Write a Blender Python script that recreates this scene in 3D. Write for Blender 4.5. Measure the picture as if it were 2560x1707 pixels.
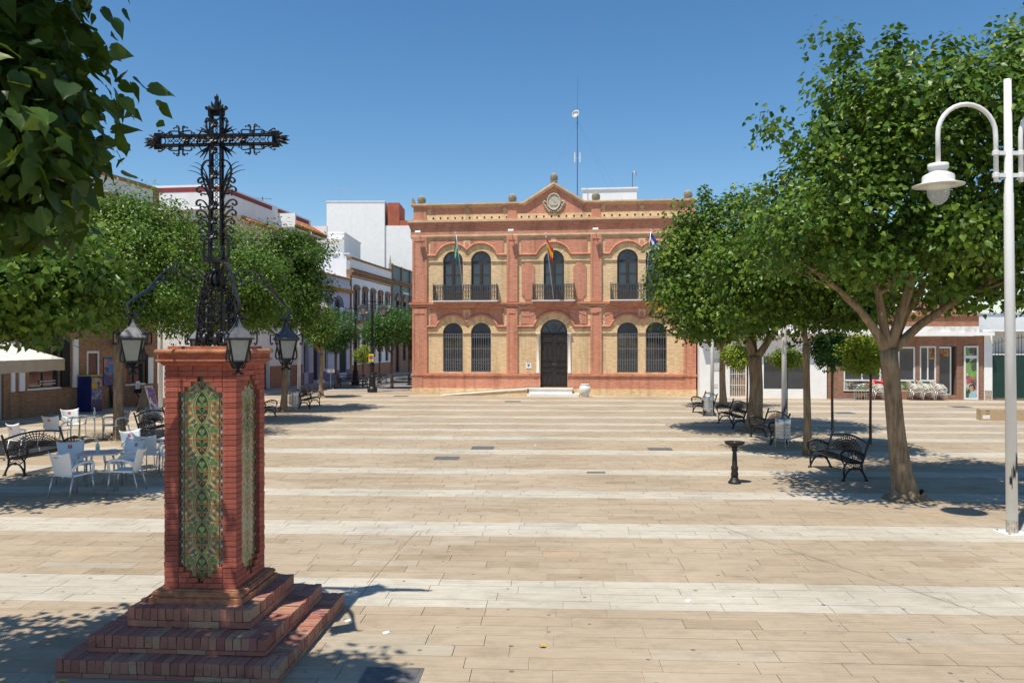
import bpy, math, random
import numpy as np
from mathutils import Vector, Matrix
R = math.radians
PI = math.pi
rnd = random.Random(7)
sc = bpy.context.scene
for o in list(bpy.data.objects):
    bpy.data.objects.remove(o)
COL = sc.collection

# ---------------------------------------------------------------- camera
CAM_H, FPX, CX, CY = 2.9, 1991.0, 1280.0, 860.0       # eye height, focal length and principal point of the 2560 px photograph
cam_d = bpy.data.cameras.new('camera')
cam = bpy.data.objects.new('camera', cam_d)
COL.objects.link(cam)
cam.location = (0, 0, CAM_H)
cam.rotation_euler = (R(90), 0, 0)
cam_d.sensor_width = 36
cam_d.lens = 28.0
cam_d.shift_y = (CY - 853.5) / 2560
cam_d.clip_start = 0.05
cam_d.clip_end = 3000
sc.camera = cam

# ---------------------------------------------------------------- world, sun, exposure
SUN = Vector((-0.235, -0.295, 0.925)).normalized()      # towards the sun
world = bpy.data.worlds.new('World')
sc.world = world
world.use_nodes = True
wn = world.node_tree.nodes
bgn = wn['Background']
sky = wn.new('ShaderNodeTexSky')
sky.sky_type = 'NISHITA'
sky.sun_disc = False
sky.sun_elevation = math.asin(SUN.z)
sky.sun_rotation = math.atan2(SUN.x, SUN.y)
sky.altitude = 100
sky.air_density = 1.0
sky.dust_density = 0.25
sky.ozone_density = 1.3
hs = wn.new('ShaderNodeHueSaturation')
hs.inputs['Saturation'].default_value = 1.28
hs.inputs['Hue'].default_value = 0.498
world.node_tree.links.new(sky.outputs[0], hs.inputs['Color'])
world.node_tree.links.new(hs.outputs[0], bgn.inputs[0])
bgn.inputs[1].default_value = 0.125
sun_d = bpy.data.lights.new('sun', 'SUN')
sun_d.energy = 5.0
sun_d.angle = R(0.53)
sun_d.color = (1.0, 0.94, 0.84)
sun_o = bpy.data.objects.new('sun', sun_d)
COL.objects.link(sun_o)
sun_o.rotation_euler = SUN.to_track_quat('Z', 'Y').to_euler()
vs = sc.view_settings
vs.view_transform = 'Standard'
vs.look = 'None'
vs.exposure = 0.12
vs.gamma = 1.0
vs.use_curve_mapping = False
sc.render.engine = 'CYCLES'

# ---------------------------------------------------------------- helpers
def gp(px, py, z=0.0):
    """world point at height z seen at photo pixel px, py"""
    Y = (CAM_H - z) * FPX / (py - CY)
    return Vector(((px - CX) * Y / FPX, Y, z))

class MB:
    """collects shapes into one mesh"""
    def __init__(s):
        s.v = []; s.f = []; s.m = []; s.t = []
    def add(s, vs, fs, m=0, t=None):
        b = len(s.v)
        s.v.extend([tuple(p) for p in vs])
        s.f.extend([tuple(i + b for i in f) for f in fs])
        s.m.extend([m] * len(fs))
        s.t.extend([rnd.random() if t is None else t] * len(fs))
        return s
    def box(s, x0, x1, y0, y1, z0, z1, m=0, t=None):
        v = [(x0,y0,z0),(x1,y0,z0),(x1,y1,z0),(x0,y1,z0),(x0,y0,z1),(x1,y0,z1),(x1,y1,z1),(x0,y1,z1)]
        return s.add(v, [(0,3,2,1),(4,5,6,7),(0,1,5,4),(1,2,6,5),(2,3,7,6),(3,0,4,7)], m, t)
    def obox(s, c, ax, ay, az, m=0, t=None):
        """box from centre and three half-axis vectors"""
        c = Vector(c); ax = Vector(ax); ay = Vector(ay); az = Vector(az)
        v = [c+sx*ax+sy*ay+sz*az for sz in (-1,1) for sx, sy in ((-1,-1),(1,-1),(1,1),(-1,1))]
        return s.add(v, [(0,3,2,1),(4,5,6,7),(0,1,5,4),(1,2,6,5),(2,3,7,6),(3,0,4,7)], m, t)
    def bar(s, a, b, w, d=None, up=(0,0,1), m=0, t=None):
        a = Vector(a); b = Vector(b); d = w if d is None else d
        z = (b-a); L = z.length
        if L < 1e-6: return s
        z /= L
        u = Vector(up)
        if abs(z.dot(u)) > .98: u = Vector((1,0,0))
        x = z.cross(u).normalized(); y = z.cross(x)
        return s.obox((a+b)/2, x*w/2, y*d/2, z*L/2, m, t)
    def tube(s, pts, r, n=6, m=0, closed=False, caps=True, t=None, flat=None):
        P = [Vector(p) for p in pts]; k = len(P)
        if k < 2: return s
        rr = r if isinstance(r, (list, tuple)) else [r]*k
        vs = []; x = None
        for i in range(k):
            if closed: d = P[(i+1)%k]-P[i-1]
            else: d = P[min(i+1,k-1)]-P[max(i-1,0)]
            if d.length < 1e-9: d = Vector((0,0,1))
            d.normalize()
            if flat is not None:
                y = Vector(flat).normalized(); x = d.cross(y)
                if x.length < 1e-4: x = Vector((1,0,0))
                x.normalize()
            else:
                if x is None:
                    u = Vector((0,0,1)) if abs(d.z) < .9 else Vector((1,0,0))
                    x = d.cross(u).normalized()
                else:
                    x = (x - d*x.dot(d))
                    if x.length < 1e-6: x = d.orthogonal()
                    x.normalize()
                y = d.cross(x)
            for j in range(n):
                a = 2*PI*j/n + (PI/4 if n == 4 else 0)
                vs.append(P[i] + (x*math.cos(a)+y*math.sin(a)*(2.2 if flat is not None else 1))*rr[i])
        fs = []
        for i in range(k if closed else k-1):
            i2 = (i+1) % k
            for j in range(n):
                j2 = (j+1) % n
                fs.append((i*n+j, i*n+j2, i2*n+j2, i2*n+j))
        if caps and not closed:
            fs.append(tuple(range(n-1,-1,-1))); fs.append(tuple((k-1)*n+j for j in range(n)))
        return s.add(vs, fs, m, t)
    def lathe(s, prof, n=16, c=(0,0,0), m=0, t=None, caps=True):
        c = Vector(c); vs = []
        for r, z in prof:
            for j in range(n):
                a = 2*PI*j/n
                vs.append(c+Vector((r*math.cos(a), r*math.sin(a), z)))
        k = len(prof); fs = []
        for i in range(k-1):
            for j in range(n):
                j2 = (j+1) % n
                fs.append((i*n+j, i*n+j2, (i+1)*n+j2, (i+1)*n+j))
        if caps:
            if prof[0][0] > 1e-4: fs.append(tuple(range(n-1,-1,-1)))
            if prof[-1][0] > 1e-4: fs.append(tuple((k-1)*n+j for j in range(n)))
        return s.add(vs, fs, m, t)
    def prism(s, poly, y0, y1, m=0, t=None):
        """polygon in x,z extruded along y (polygon counter-clockwise seen from -y)"""
        k = len(poly)
        vs = [(x,y0,z) for x,z in poly]+[(x,y1,z) for x,z in poly]
        fs = [tuple(range(k)), tuple(range(2*k-1,k-1,-1))]
        for i in range(k):
            j = (i+1) % k
            fs.append((i, i+k, j+k, j))
        return s.add(vs, fs, m, t)
    def flatpoly(s, pts, m=0, t=None):
        return s.add(pts, [tuple(range(len(pts)))], m, t)
    def mesh(s, name, mats, smooth=False):
        me = bpy.data.meshes.new(name)
        me.from_pydata(s.v, [], s.f)
        for mm in (mats if isinstance(mats, (list, tuple)) else [mats]):
            me.materials.append(mm)
        me.polygons.foreach_set('material_index', s.m)
        if smooth: me.polygons.foreach_set('use_smooth', [True]*len(s.f))
        a = me.attributes.new('tone', 'FLOAT', 'FACE')
        a.data.foreach_set('value', s.t)
        me.update()
        return me
    def build(s, name, mats, parent=None, smooth=False, loc=None, kind=None):
        o = bpy.data.objects.new(name, s.mesh(name, mats, smooth))
        COL.objects.link(o)
        if parent is not None: o.parent = parent
        if loc is not None: o.location = loc
        if kind: o['kind'] = kind
        return o

def link(name, me, parent=None, loc=None, kind=None):
    o = bpy.data.objects.new(name, me); COL.objects.link(o)
    if parent is not None: o.parent = parent
    if loc is not None: o.location = loc
    if kind: o['kind'] = kind
    return o
def thing(name, label, cat, loc=(0,0,0), rz=0, group=None):
    o = bpy.data.objects.new(name, None); COL.objects.link(o)
    o.location = loc; o.rotation_euler = (0,0,rz); o.empty_display_size = .2
    tag(o, label, cat, group)
    return o
def tag(o, label, cat, group=None):
    o['label'] = label; o['category'] = cat
    if group: o['group'] = group
    return o
def copy_tree(o, parent=None):
    c = o.copy(); COL.objects.link(c); c.parent = parent
    for ch in [q for q in o.children]: copy_tree(ch, c)
    return c
def dup(o, label, loc, rz, group=None):
    c = copy_tree(o); c.location = loc; c.rotation_euler = (0,0,rz); c['label'] = label
    if group: c['group'] = group
    return c
def arc(cx, cz, r, a0, a1, n=12):
    return [(cx+r*math.cos(R(a0+(a1-a0)*i/n)), cz+r*math.sin(R(a0+(a1-a0)*i/n))) for i in range(n+1)]
def scroll(p0, p1, turn=2.6, kind='C', p=2.6, n=30, flip=1):
    turn *= 1.25
    """2-D wrought-iron scroll with curled ends from p0 to p1 (list of x,z)"""
    th = 0; x = z = 0; pts = [(0.,0.)]
    norm = (p+1)
    for i in range(n):
        q = (i+.5)/n; e = 2*q-1
        k = turn*PI*norm*abs(e)**p
        if kind == 'S': k *= (1 if e > 0 else -1)
        if kind == 'J': k = turn*PI*norm*(q**p)
        th += flip*k/n
        x += math.cos(th)/n; z += math.sin(th)/n
        pts.append((x, z))
    ax, az = pts[-1]; L = math.hypot(ax, az) or 1e-6
    bx, bz = p1[0]-p0[0], p1[1]-p0[1]; s_ = math.hypot(bx, bz)/L
    a = math.atan2(bz, bx)-math.atan2(az, ax); ca, sa = math.cos(a)*s_, math.sin(a)*s_
    return [(p0[0]+ca*q-sa*w, p0[1]+sa*q+ca*w) for q, w in pts]

# ---------------------------------------------------------------- materials
def nt(name):
    m = bpy.data.materials.new(name); m.use_nodes = True
    n = m.node_tree.nodes; l = m.node_tree.links
    return m, n, l, n['Principled BSDF']
def N(n, t, **kw):
    q = n.new(t)
    for k, v in kw.items():
        if hasattr(q, k): setattr(q, k, v)
    return q
def mixc(n, l, a, b, fac, mode='MIX'):
    q = n.new('ShaderNodeMix'); q.data_type = 'RGBA'; q.blend_type = mode
    for sock, val in ((0, fac), (6, a), (7, b)):
        if isinstance(val, bpy.types.NodeSocket): l.new(val, q.inputs[sock])
        elif isinstance(val, (tuple, list)): q.inputs[sock].default_value = (*val[:3], 1)
        else: q.inputs[sock].default_value = val
    return q.outputs[2]
def ramp(n, l, src, stops):
    q = n.new('ShaderNodeValToRGB'); e = q.color_ramp.elements
    while len(e) < len(stops): e.new(.5)
    for i, (p, c) in enumerate(stops):
        e[i].position = p; e[i].color = (*c, 1) if len(c) == 3 else c
    l.new(src, q.inputs[0]); return q.outputs[0]
def noise(n, l, vec, scale, detail=4, rough=.6):
    q = n.new('ShaderNodeTexNoise'); q.inputs['Scale'].default_value = scale
    q.inputs['Detail'].default_value = detail; q.inputs['Roughness'].default_value = rough
    if vec is not None: l.new(vec, q.inputs['Vector'])
    return q.outputs[0]
def scaled(n, l, vec, s):
    q = n.new('ShaderNodeMapping'); q.inputs['Scale'].default_value = s
    l.new(vec, q.inputs[0]); return q.outputs[0]
def coord(n, which='Object'):
    return n.new('ShaderNodeTexCoord').outputs[which]
def attr(n, name='tone'):
    q = n.new('ShaderNodeAttribute'); q.attribute_name = name; return q
def bump(n, l, b, h, strength=.3, dist=.01):
    q = n.new('ShaderNodeBump'); q.inputs['Strength'].default_value = strength; q.inputs['Distance'].default_value = dist
    l.new(h, q.inputs['Height']); l.new(q.outputs[0], b.inputs['Normal'])
_mc = {}
def simple(name, col, rough=.6, metal=0, var=.18, scale=6, bmp=0, spec=.5, tone=.0, stain=None):
    """plain paint or metal with uneven colour"""
    if name in _mc: return _mc[name]
    m, n, l, b = nt(name)
    v = coord(n)
    f1 = noise(n, l, v, scale, 5)
    dark = tuple(c*(1-var) for c in col); lite = tuple(min(1, c*(1+var)) for c in col)
    c = ramp(n, l, f1, [(.3, dark), (.7, lite)])
    if tone:
        a = attr(n)
        k = N(n, 'ShaderNodeMapRange'); l.new(a.outputs['Fac'], k.inputs[0]); k.inputs[3].default_value = 1-tone; k.inputs[4].default_value = 1+tone
        vm = N(n, 'ShaderNodeVectorMath', operation='SCALE'); l.new(c, vm.inputs[0]); l.new(k.outputs[0], vm.inputs['Scale']); c = vm.outputs[0]
    if stain:
        f2 = noise(n, l, scaled(n, l, v, (1.3, 1.3, .35)), .9, 7, .65)
        k = ramp(n, l, f2, [(.50, (0,0,0)), (.72, (1,1,1))])
        km = N(n, 'ShaderNodeMath', operation='MULTIPLY'); l.new(k, km.inputs[0]); km.inputs[1].default_value = .55
        c = mixc(n, l, c, stain, km.outputs[0])
    l.new(c, b.inputs['Base Color'])
    b.inputs['Roughness'].default_value = rough; b.inputs['Metallic'].default_value = metal
    b.inputs['Specular IOR Level'].default_value = spec
    if bmp: bump(n, l, b, noise(n, l, v, scale*6, 3), bmp)
    _mc[name] = m
    return m
def brick(name, c1, c2, mortar, bw=.25, rh=.066, ms=.012, wear=(.3,.2,.15), bmp=.5, wamt=.35):
    m, n, l, b = nt(name)
    v = coord(n)
    sp = N(n, 'ShaderNodeSeparateXYZ'); l.new(v, sp.inputs[0])
    ad = N(n, 'ShaderNodeMath', operation='ADD'); l.new(sp.outputs[0], ad.inputs[0]); l.new(sp.outputs[1], ad.inputs[1])
    cb = N(n, 'ShaderNodeCombineXYZ'); l.new(ad.outputs[0], cb.inputs[0]); l.new(sp.outputs[2], cb.inputs[1])
    t = N(n, 'ShaderNodeTexBrick'); l.new(cb.outputs[0], t.inputs['Vector'])
    t.inputs['Scale'].default_value = 1; t.inputs['Brick Width'].default_value = bw; t.inputs['Row Height'].default_value = rh
    t.inputs['Mortar Size'].default_value = ms; t.inputs['Mortar Smooth'].default_value = .2; t.inputs['Bias'].default_value = -.1
    t.inputs['Color1'].default_value = (*c1,1); t.inputs['Color2'].default_value = (*c2,1); t.inputs['Mortar'].default_value = (*mortar,1)
    big = noise(n, l, v, .7, 6, .65)
    fine = noise(n, l, scaled(n, l, cb.outputs[0], (3.5, 14, 1)), 1.0, 3)
    c = mixc(n, l, t.outputs[0], wear, ramp(n, l, big, [(.48, (0,0,0)), (.8, (wamt,)*3)]))
    k = ramp(n, l, fine, [(.25, (.72,.72,.72)), (.75, (1.2,1.18,1.15))])
    c = mixc(n, l, c, k, 1.0, 'MULTIPLY')
    st_ = noise(n, l, scaled(n, l, cb.outputs[0], (2.2, .16, 1)), 1.0, 5, .65)
    c = mixc(n, l, c, ramp(n, l, st_, [(.33, (.74,.72,.70)), (.5, (1,1,1)), (.75, (1.05,1.05,1.05))]), 1.0, 'MULTIPLY')
    l.new(c, b.inputs['Base Color']); b.inputs['Roughness'].default_value = .88
    b.inputs['Specular IOR Level'].default_value = .25
    inv = N(n, 'ShaderNodeMath', operation='SUBTRACT'); inv.inputs[0].default_value = 1; l.new(t.outputs['Fac'], inv.inputs[1])
    bump(n, l, b, inv.outputs[0], bmp, .008)
    return m
def leafmat(name, stops, trans=(.16,.30,.03), fac=.28, rough=.42):
    m, n, l, b = nt(name)
    a = attr(n)
    v = coord(n)
    c = ramp(n, l, a.outputs['Fac'], stops)
    k = ramp(n, l, noise(n, l, v, 9, 3), [(.3, (.8,.8,.8)), (.7, (1.15,1.15,1.1))])
    c = mixc(n, l, c, k, 1.0, 'MULTIPLY')
    l.new(c, b.inputs['Base Color']); b.inputs['Roughness'].default_value = rough
    b.inputs['Specular IOR Level'].default_value = .22
    tr = N(n, 'ShaderNodeBsdfTranslucent'); l.new(mixc(n, l, c, trans, .55), tr.inputs[0])
    mx = N(n, 'ShaderNodeMixShader'); mx.inputs[0].default_value = fac
    l.new(b.outputs[0], mx.inputs[1]); l.new(tr.outputs[0], mx.inputs[2])
    l.new(mx.outputs[0], n['Material Output'].inputs[0])
    return m
def glassmat(name, col, rough=.06, spec=.6, metal=0):
    return simple(name, col, rough, metal, .25, 2.0, 0, spec)
def stucco(name, col, stain=(.45,.42,.36)):
    return simple(name, col, .85, 0, .05, 2.5, .08, .2, 0, stain)

M = {}
M['yellow'] = brick('yellow_brick', (.84,.59,.31), (.74,.49,.24), (.76,.61,.42), wear=(.60,.42,.24), wamt=.3)
M['red'] = brick('red_brick', (.67,.245,.145), (.58,.19,.105), (.65,.41,.29), wear=(.36,.13,.09), wamt=.4)
M['darkred'] = brick('dark_red_brick', (.26,.09,.06), (.18,.07,.05), (.22,.13,.10), wear=(.12,.06,.05))
M['cream'] = simple('cream_stone', (.70,.49,.31), .85, 0, .2, 3, .2, .2, .1, (.50,.31,.20))
M['stone'] = simple('weathered_stone', (.38,.33,.24), .9, 0, .35, 6, .3, .2, 0, (.12,.11,.09))
M['iron'] = simple('black_iron', (.018,.019,.022), .42, .2, .4, 9, .1, .5)
M['ironw'] = simple('worn_black_iron', (.022,.024,.027), .36, .45, .5, 14, .25, .6)
M['irong'] = simple('grey_painted_iron', (.075,.08,.085), .5, .3, .3, 9)
M['wood'] = simple('dark_brown_door_wood', (.026,.019,.017), .55, 0, .4, 5, .15)
M['glass'] = glassmat('window_glass', (.026,.033,.042), .05, 1.0)
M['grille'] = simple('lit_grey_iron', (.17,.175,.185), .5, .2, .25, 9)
M['tymp'] = glassmat('frosted_grey_glass', (.075,.095,.12), .25)
M['marble'] = simple('white_marble', (.80,.78,.73), .45, 0, .08, 2, 0, .4, 0, (.62,.58,.5))
M['white'] = stucco('white_stucco', (.88,.87,.84), (.78,.76,.72))
M['whitepaint'] = simple('white_paint', (.78,.77,.74), .35, 0, .05, 3, 0, .5, 0, (.60,.56,.48))
M['plastic'] = simple('white_plastic', (.80,.80,.79), .38, 0, .05, 3)
M['alu'] = simple('aluminium', (.62,.62,.62), .32, .9, .1, 9)
M['steel'] = simple('galvanised_steel', (.55,.56,.57), .38, .75, .2, 7)
M['redlogo'] = simple('red_print', (.62,.03,.07), .4)
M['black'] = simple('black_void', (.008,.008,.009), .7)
# ---------------------------------------------------------------- ground and paving
def sheet(name, pts, z, mat, label=None):
    mb = MB(); mb.flatpoly([(x, y, z) for x, y in pts])
    o = mb.build(name, mat); o['kind'] = 'structure'
    return o
g_mat = simple('dusty_ground', (.34,.29,.22), .9, 0, .25, .6, .1, .2)
sheet('ground', [(-900,-300),(900,-300),(900,1500),(-900,1500)], -.03, g_mat)

def paving_mat():
    m, n, l, b = nt('sandstone_paving')
    a = attr(n); bnd = attr(n, 'band')
    g = N(n, 'ShaderNodeNewGeometry').outputs['Position']
    tan = ramp(n, l, a.outputs['Fac'], [(0, (.365,.285,.19)), (.25, (.415,.325,.225)), (.5, (.43,.345,.243)), (.78, (.445,.36,.257)), (.95, (.43,.375,.285)), (1, (.475,.345,.22))])
    wht = ramp(n, l, a.outputs['Fac'], [(0, (.44,.40,.32)), (.3, (.515,.467,.375)), (.7, (.535,.49,.40)), (1, (.485,.45,.385))])
    c = mixc(n, l, tan, wht, bnd.outputs['Fac'])
    # sandstone veins running along each slab
    vein = noise(n, l, scaled(n, l, g, (1.2, 16, 1)), 1.6, 5, .65)
    c = mixc(n, l, c, ramp(n, l, vein, [(.3, (.84,.82,.79)), (.55, (1,1,1)), (.75, (1.09,1.05,1.0))]), 1.0, 'MULTIPLY')
    # dirt in broad patches
    d1 = noise(n, l, g, .33, 7, .68)
    c = mixc(n, l, c, (.66,.63,.59), ramp(n, l, d1, [(.42, (0,0,0)), (.75, (.75,.75,.75))]), 'MULTIPLY')
    d2 = noise(n, l, g, 2.6, 6, .7)
    c = mixc(n, l, c, ramp(n, l, d2, [(.28, (.80,.79,.77)), (.5, (1,1,1)), (.8, (1.06,1.06,1.06))]), 1.0, 'MULTIPLY')
    # old chewing gum
    vo = N(n, 'ShaderNodeTexVoronoi', voronoi_dimensions='2D'); vo.inputs['Scale'].default_value = 2.3; vo.inputs['Randomness'].default_value = 1
    l.new(g, vo.inputs['Vector'])
    sep = N(n, 'ShaderNodeSeparateColor'); l.new(vo.outputs['Color'], sep.inputs[0])
    thr = N(n, 'ShaderNodeMapRange'); l.new(sep.outputs[0], thr.inputs[0]); thr.inputs[1].default_value = .45; thr.inputs[2].default_value = 1
    thr.inputs[3].default_value = .0; thr.inputs[4].default_value = .06
    lt = N(n, 'ShaderNodeMath', operation='LESS_THAN'); l.new(vo.outputs['Distance'], lt.inputs[0]); l.new(thr.outputs[0], lt.inputs[1])
    km = N(n, 'ShaderNodeMath', operation='MULTIPLY'); l.new(lt.outputs[0], km.inputs[0]); km.inputs[1].default_value = .7
    c = mixc(n, l, c, (.085,.075,.07), km.outputs[0])
    l.new(c, b.inputs['Base Color'])
    b.inputs['Roughness'].default_value = .8; b.inputs['Specular IOR Level'].default_value = .3
    bump(n, l, b, noise(n, l, g, 55, 4), .12, .004)
    return m
PAV = paving_mat()
PAV_ANG = R(-2.7)
bed_mat = simple('paving_joint_mortar', (.41,.345,.26), .95, 0, .5, 3)
plaza = sheet('plaza_paving', [(-26,3.2),(32,3.2),(32,49.6),(-26,49.6)], -.012, bed_mat)
WHITE = [(5.75,6.55),(8.75,9.79),(12.0,12.96),(15.08,15.80),(17.77,18.5),(20.95,21.87),(24.16,25.0),(26.5,27.2),(28.6,29.4),(31.2,32.1),(34.4,35.3),(37.4,38.3),(40.6,41.6),(44.2,45.2)]
def build_paving():
    pr = random.Random(11)
    ca, sa = math.cos(PAV_ANG), math.sin(PAV_ANG)
    rows = []
    y = 4.0
    edges = []
    prev = 3.6
    for a, b_ in WHITE: edges += [(prev, a, 0), (a, b_, 1)]; prev = b_
    edges.append((prev, 51, 0))
    for a, b_, w in edges:
        k = max(1, round((b_-a)/.268)); h = (b_-a)/k
        for i in range(k): rows.append((a+i*h, a+(i+1)*h, w))
    slabs = []
    for y0, y1, w in rows:
        x = -28+pr.random(); far = y0 > 30
        while x < 34:
            L = pr.choice([.55,.7,.85,.95,1.1,1.25])*pr.uniform(.9,1.1)*(1.4 if far else 1)
            t = pr.random()
            if pr.random() < .6: t = .35+.35*t
            slabs.append((x, x+L, y0, y1, w, t)); x += L
    vis = []; rest = []
    for s in slabs:
        cx_, cy_ = (s[0]+s[1])/2, (s[2]+s[3])/2
        X = cx_*ca-cy_*sa; Y = cx_*sa+cy_*ca
        if Y < 3.5 or Y > 49.3 or X < -25.7 or X > 31.7: continue
        px = CX+X/Y*FPX; py = CY+CAM_H/Y*FPX
        if -150 < px < 2710 and py < 1730 and not (abs(X+2.92) < .95 and abs(Y-7.87) < .95): vis.append((-py, s))
        elif abs(px-CX) < 2600 or Y > 9: rest.append(s)
    vis.sort(); near = [s for _, s in vis[:300]]; rest += [s for _, s in vis[300:]]
    def slab_geo(s, cxy=(0,0)):
        x0, x1, y0, y1, w, t = s; g = .0034 if y0 < 22 else .005
        z = pr.uniform(-.0012,.0012); zt = [z+pr.uniform(-.0008,.0008) for _ in range(4)]
        x0 += g; x1 -= g; y0 += g*.8; y1 -= g*.8
        P = [(x0,y0),(x1,y0),(x1,y1),(x0,y1)]
        v = [(px-cxy[0], py-cxy[1], -.012) for px, py in P]+[(px-cxy[0], py-cxy[1], zt[i]) for i, (px, py) in enumerate(P)]
        return v, [(4,5,6,7),(0,1,5,4),(1,2,6,5),(2,3,7,6),(3,0,4,7)]
    for s in near:
        c = ((s[0]+s[1])/2, (s[2]+s[3])/2)
        mb = MB(); v, f = slab_geo(s, c); mb.add(v, f, 0, s[5])
        me = mb.mesh('paving_slab', PAV)
        at = me.attributes.new('band', 'FLOAT', 'FACE'); at.data.foreach_set('value', [float(s[4])]*len(f))
        o = link('paving_slab', me, plaza)
        o.location = (c[0]*ca-c[1]*sa, c[0]*sa+c[1]*ca, 0); o.rotation_euler = (0,0,PAV_ANG)
    mb = MB(); bands = []
    for s in rest:
        v, f = slab_geo(s); mb.add(v, f, 0, s[5]); bands += [float(s[4])]*len(f)
    me = mb.mesh('paving_slabs', PAV)
    at = me.attributes.new('band', 'FLOAT', 'FACE'); at.data.foreach_set('value', bands)
    o = link('paving_slabs', me, plaza, kind='stuff'); o.rotation_euler = (0,0,PAV_ANG)
build_paving()

# street on the left of the town hall, its kerbs and pavements
asph = simple('worn_asphalt', (.165,.165,.165), .9, 0, .2, 1.2, .3, .2)
walk = simple('grey_pavement', (.40,.37,.33), .9, 0, .15, 1.5, .15, .2)
pinkw = simple('pink_pavement', (.42,.31,.27), .9, 0, .15, 1.5, .15, .2)
paint = simple('road_paint', (.72,.72,.70), .8, 0, .15, 3)
D13 = Vector((.13,1,0)).normalized()
def rowp(Y, off): return (-14.2+.13*(Y-57.7)+off, Y)
st = sheet('street', [rowp(49.6,2.2), rowp(49.6,9.0), rowp(160,9.0), rowp(160,2.2)], -.02, asph)
mb = MB()
def kerb_slab(mb, pts, z0, z1):
    k = len(pts); vs = [(x,y,z0) for x,y in pts]+[(x,y,z1) for x,y in pts]
    mb.add(vs, [tuple(range(k,2*k))]+[(i,(i+1)%k,(i+1)%k+k,i+k) for i in range(k)])
kerb_slab(mb, [rowp(40,-.4), rowp(40,2.0), rowp(160,2.0), rowp(160,-.4)], -.03, .1)
o = mb.build('pavement', walk); o['kind'] = 'structure'
mb = MB(); kerb_slab(mb, [rowp(49.65,8.6), (-4.2,49.65), (2,160), rowp(160,9.0)], -.03, .05)
o = mb.build('pavement', pinkw); o['kind'] = 'structure'
mb = MB()
for a, b_ in ((50.3,50.75),(52.1,52.4),(55.0,55.25)):
    mb.flatpoly([(*rowp(a,2.4),-.015),(*rowp(a+.9,8.6),-.015),(*rowp(b_+.9,8.6),-.015),(*rowp(b_,2.4),-.015)])
o = mb.build('road_markings', paint); o['kind'] = 'structure'

# drain and manhole covers let into the plaza
cov_m = simple('dark_cast_cover', (.16,.155,.15), .7, .3, .3, 12)
def cover(px, py, sx, sy, label, ribs=9):
    p = gp(px, py)
    t = thing('manhole_cover', label, 'manhole cover', p, PAV_ANG, 'covers in the plaza paving')
    mb = MB(); mb.box(-sx/2,sx/2,-sy/2,-sy/2+.03,.0025,.007); mb.box(-sx/2,sx/2,sy/2-.03,sy/2,.0025,.007)
    mb.box(-sx/2,-sx/2+.03,-sy/2+.031,sy/2-.031,.0025,.007); mb.box(sx/2-.03,sx/2,-sy/2+.031,sy/2-.031,.0025,.007)
    mb.build('frame', cov_m, t)
    mb = MB(); mb.box(-sx/2+.032,sx/2-.032,-sy/2+.032,sy/2-.032,.002,.004)
    mb.build('plate', cov_m, t)
    mb = MB()
    for i in range(ribs):
        x = -sx/2+.05+(sx-.1)*i/(ribs-1)
        mb.box(x-.007,x+.007,-sy/2+.05,sy/2-.05,.0042,.008)
    mb.build('ribs', cov_m, t)
cover(978,1692,.52,.40,'ribbed iron cover in the paving right of the monument steps, nearest of all',22)
cover(1207,1119.5,.62,.62,'dark square cover in mid plaza, the upper one of the close pair')
cover(1117,1145,.62,.55,'dark square cover in mid plaza, the lower one of the close pair')
cover(1650,1122.5,.66,.5,'grey square cover on the plaza toward the cast-iron fountain')
cover(1490,1181,.42,.2,'small cover outline in a white stone band in mid plaza')
cover(1282,1003.5,.8,.8,'far cover in the paving before the town hall door')
cover(898,1012,1.6,.5,'long far cover near the black lamp post')
for px, py, d in ((1002,990,'beside the left corner of the town hall'),(2110,1032,'far right before the brick snack bar'),(2400,1017,'far right before the green gate')):
    cover(px, py, .8, .8, 'flat dark cover '+d)
cut_m = simple('sawn_joint', (.20,.165,.125), .95, 0, .4, 3)
for P in ([(1753,1300),(1900,1349),(2180,1442),(2493,1545)], [(1045,1326),(1000,1372),(930,1452),(865,1532)]):
    mb = MB(); Q = [gp(x,y) for x,y in P]
    for a, b in zip(Q, Q[1:]):
        d = (b-a).normalized(); nrm_ = Vector((-d.y,d.x,0))*.0045
        mb.flatpoly([(p.x,p.y,.0026) for p in (a-nrm_,b-nrm_,b+nrm_,a+nrm_)])
    o = mb.build('expansion_joint', cut_m); o['kind'] = 'structure'
# fallen leaf and scraps of litter
lm = simple('yellow_fallen_leaf', (.55,.36,.02), .7)
def fallen(px, py, s, mat, name, label):
    p = gp(px, py, .01); mb = MB()
    mb.add([(0,-s,.002),(s*.5,-s*.2,.02),(s*.25,s*.9,.004),(-s*.3,s*.7,.022),(-s*.6,-s*.1,.006),(0,0,.012)], [(0,1,5),(1,2,5),(2,3,5),(3,4,5),(4,0,5)])
    o = mb.build(name, mat, None, loc=p); tag(o, label, 'leaf'); o.rotation_euler = (0,0,rnd.random()*6)
fallen(1357,1615,.045,lm,'fallen_leaf','yellow fallen leaf lying alone on the front paving')
fallen(150,1704,.05,lm,'fallen_leaf','yellow fallen leaf at the foot of the lowest brick step')
for i, (px, py) in enumerate(((1720,1500),(870,1550),(1338,1112),(965,1580))):
    p = gp(px, py, .006); mb = MB(); mb.obox((0,0,0),(.03,.01,.004),(-.008,.02,.003),(0,0,.0015))
    o = mb.build('paper_scrap', M['whitepaint'], None, loc=p); tag(o, ['scrap of white paper on the paving right of centre front','scrap of white paper beside the right side of the steps','scrap of white paper in mid plaza above the covers','scrap of white paper near the ribbed iron cover'][i], 'litter', 'litter')
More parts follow.
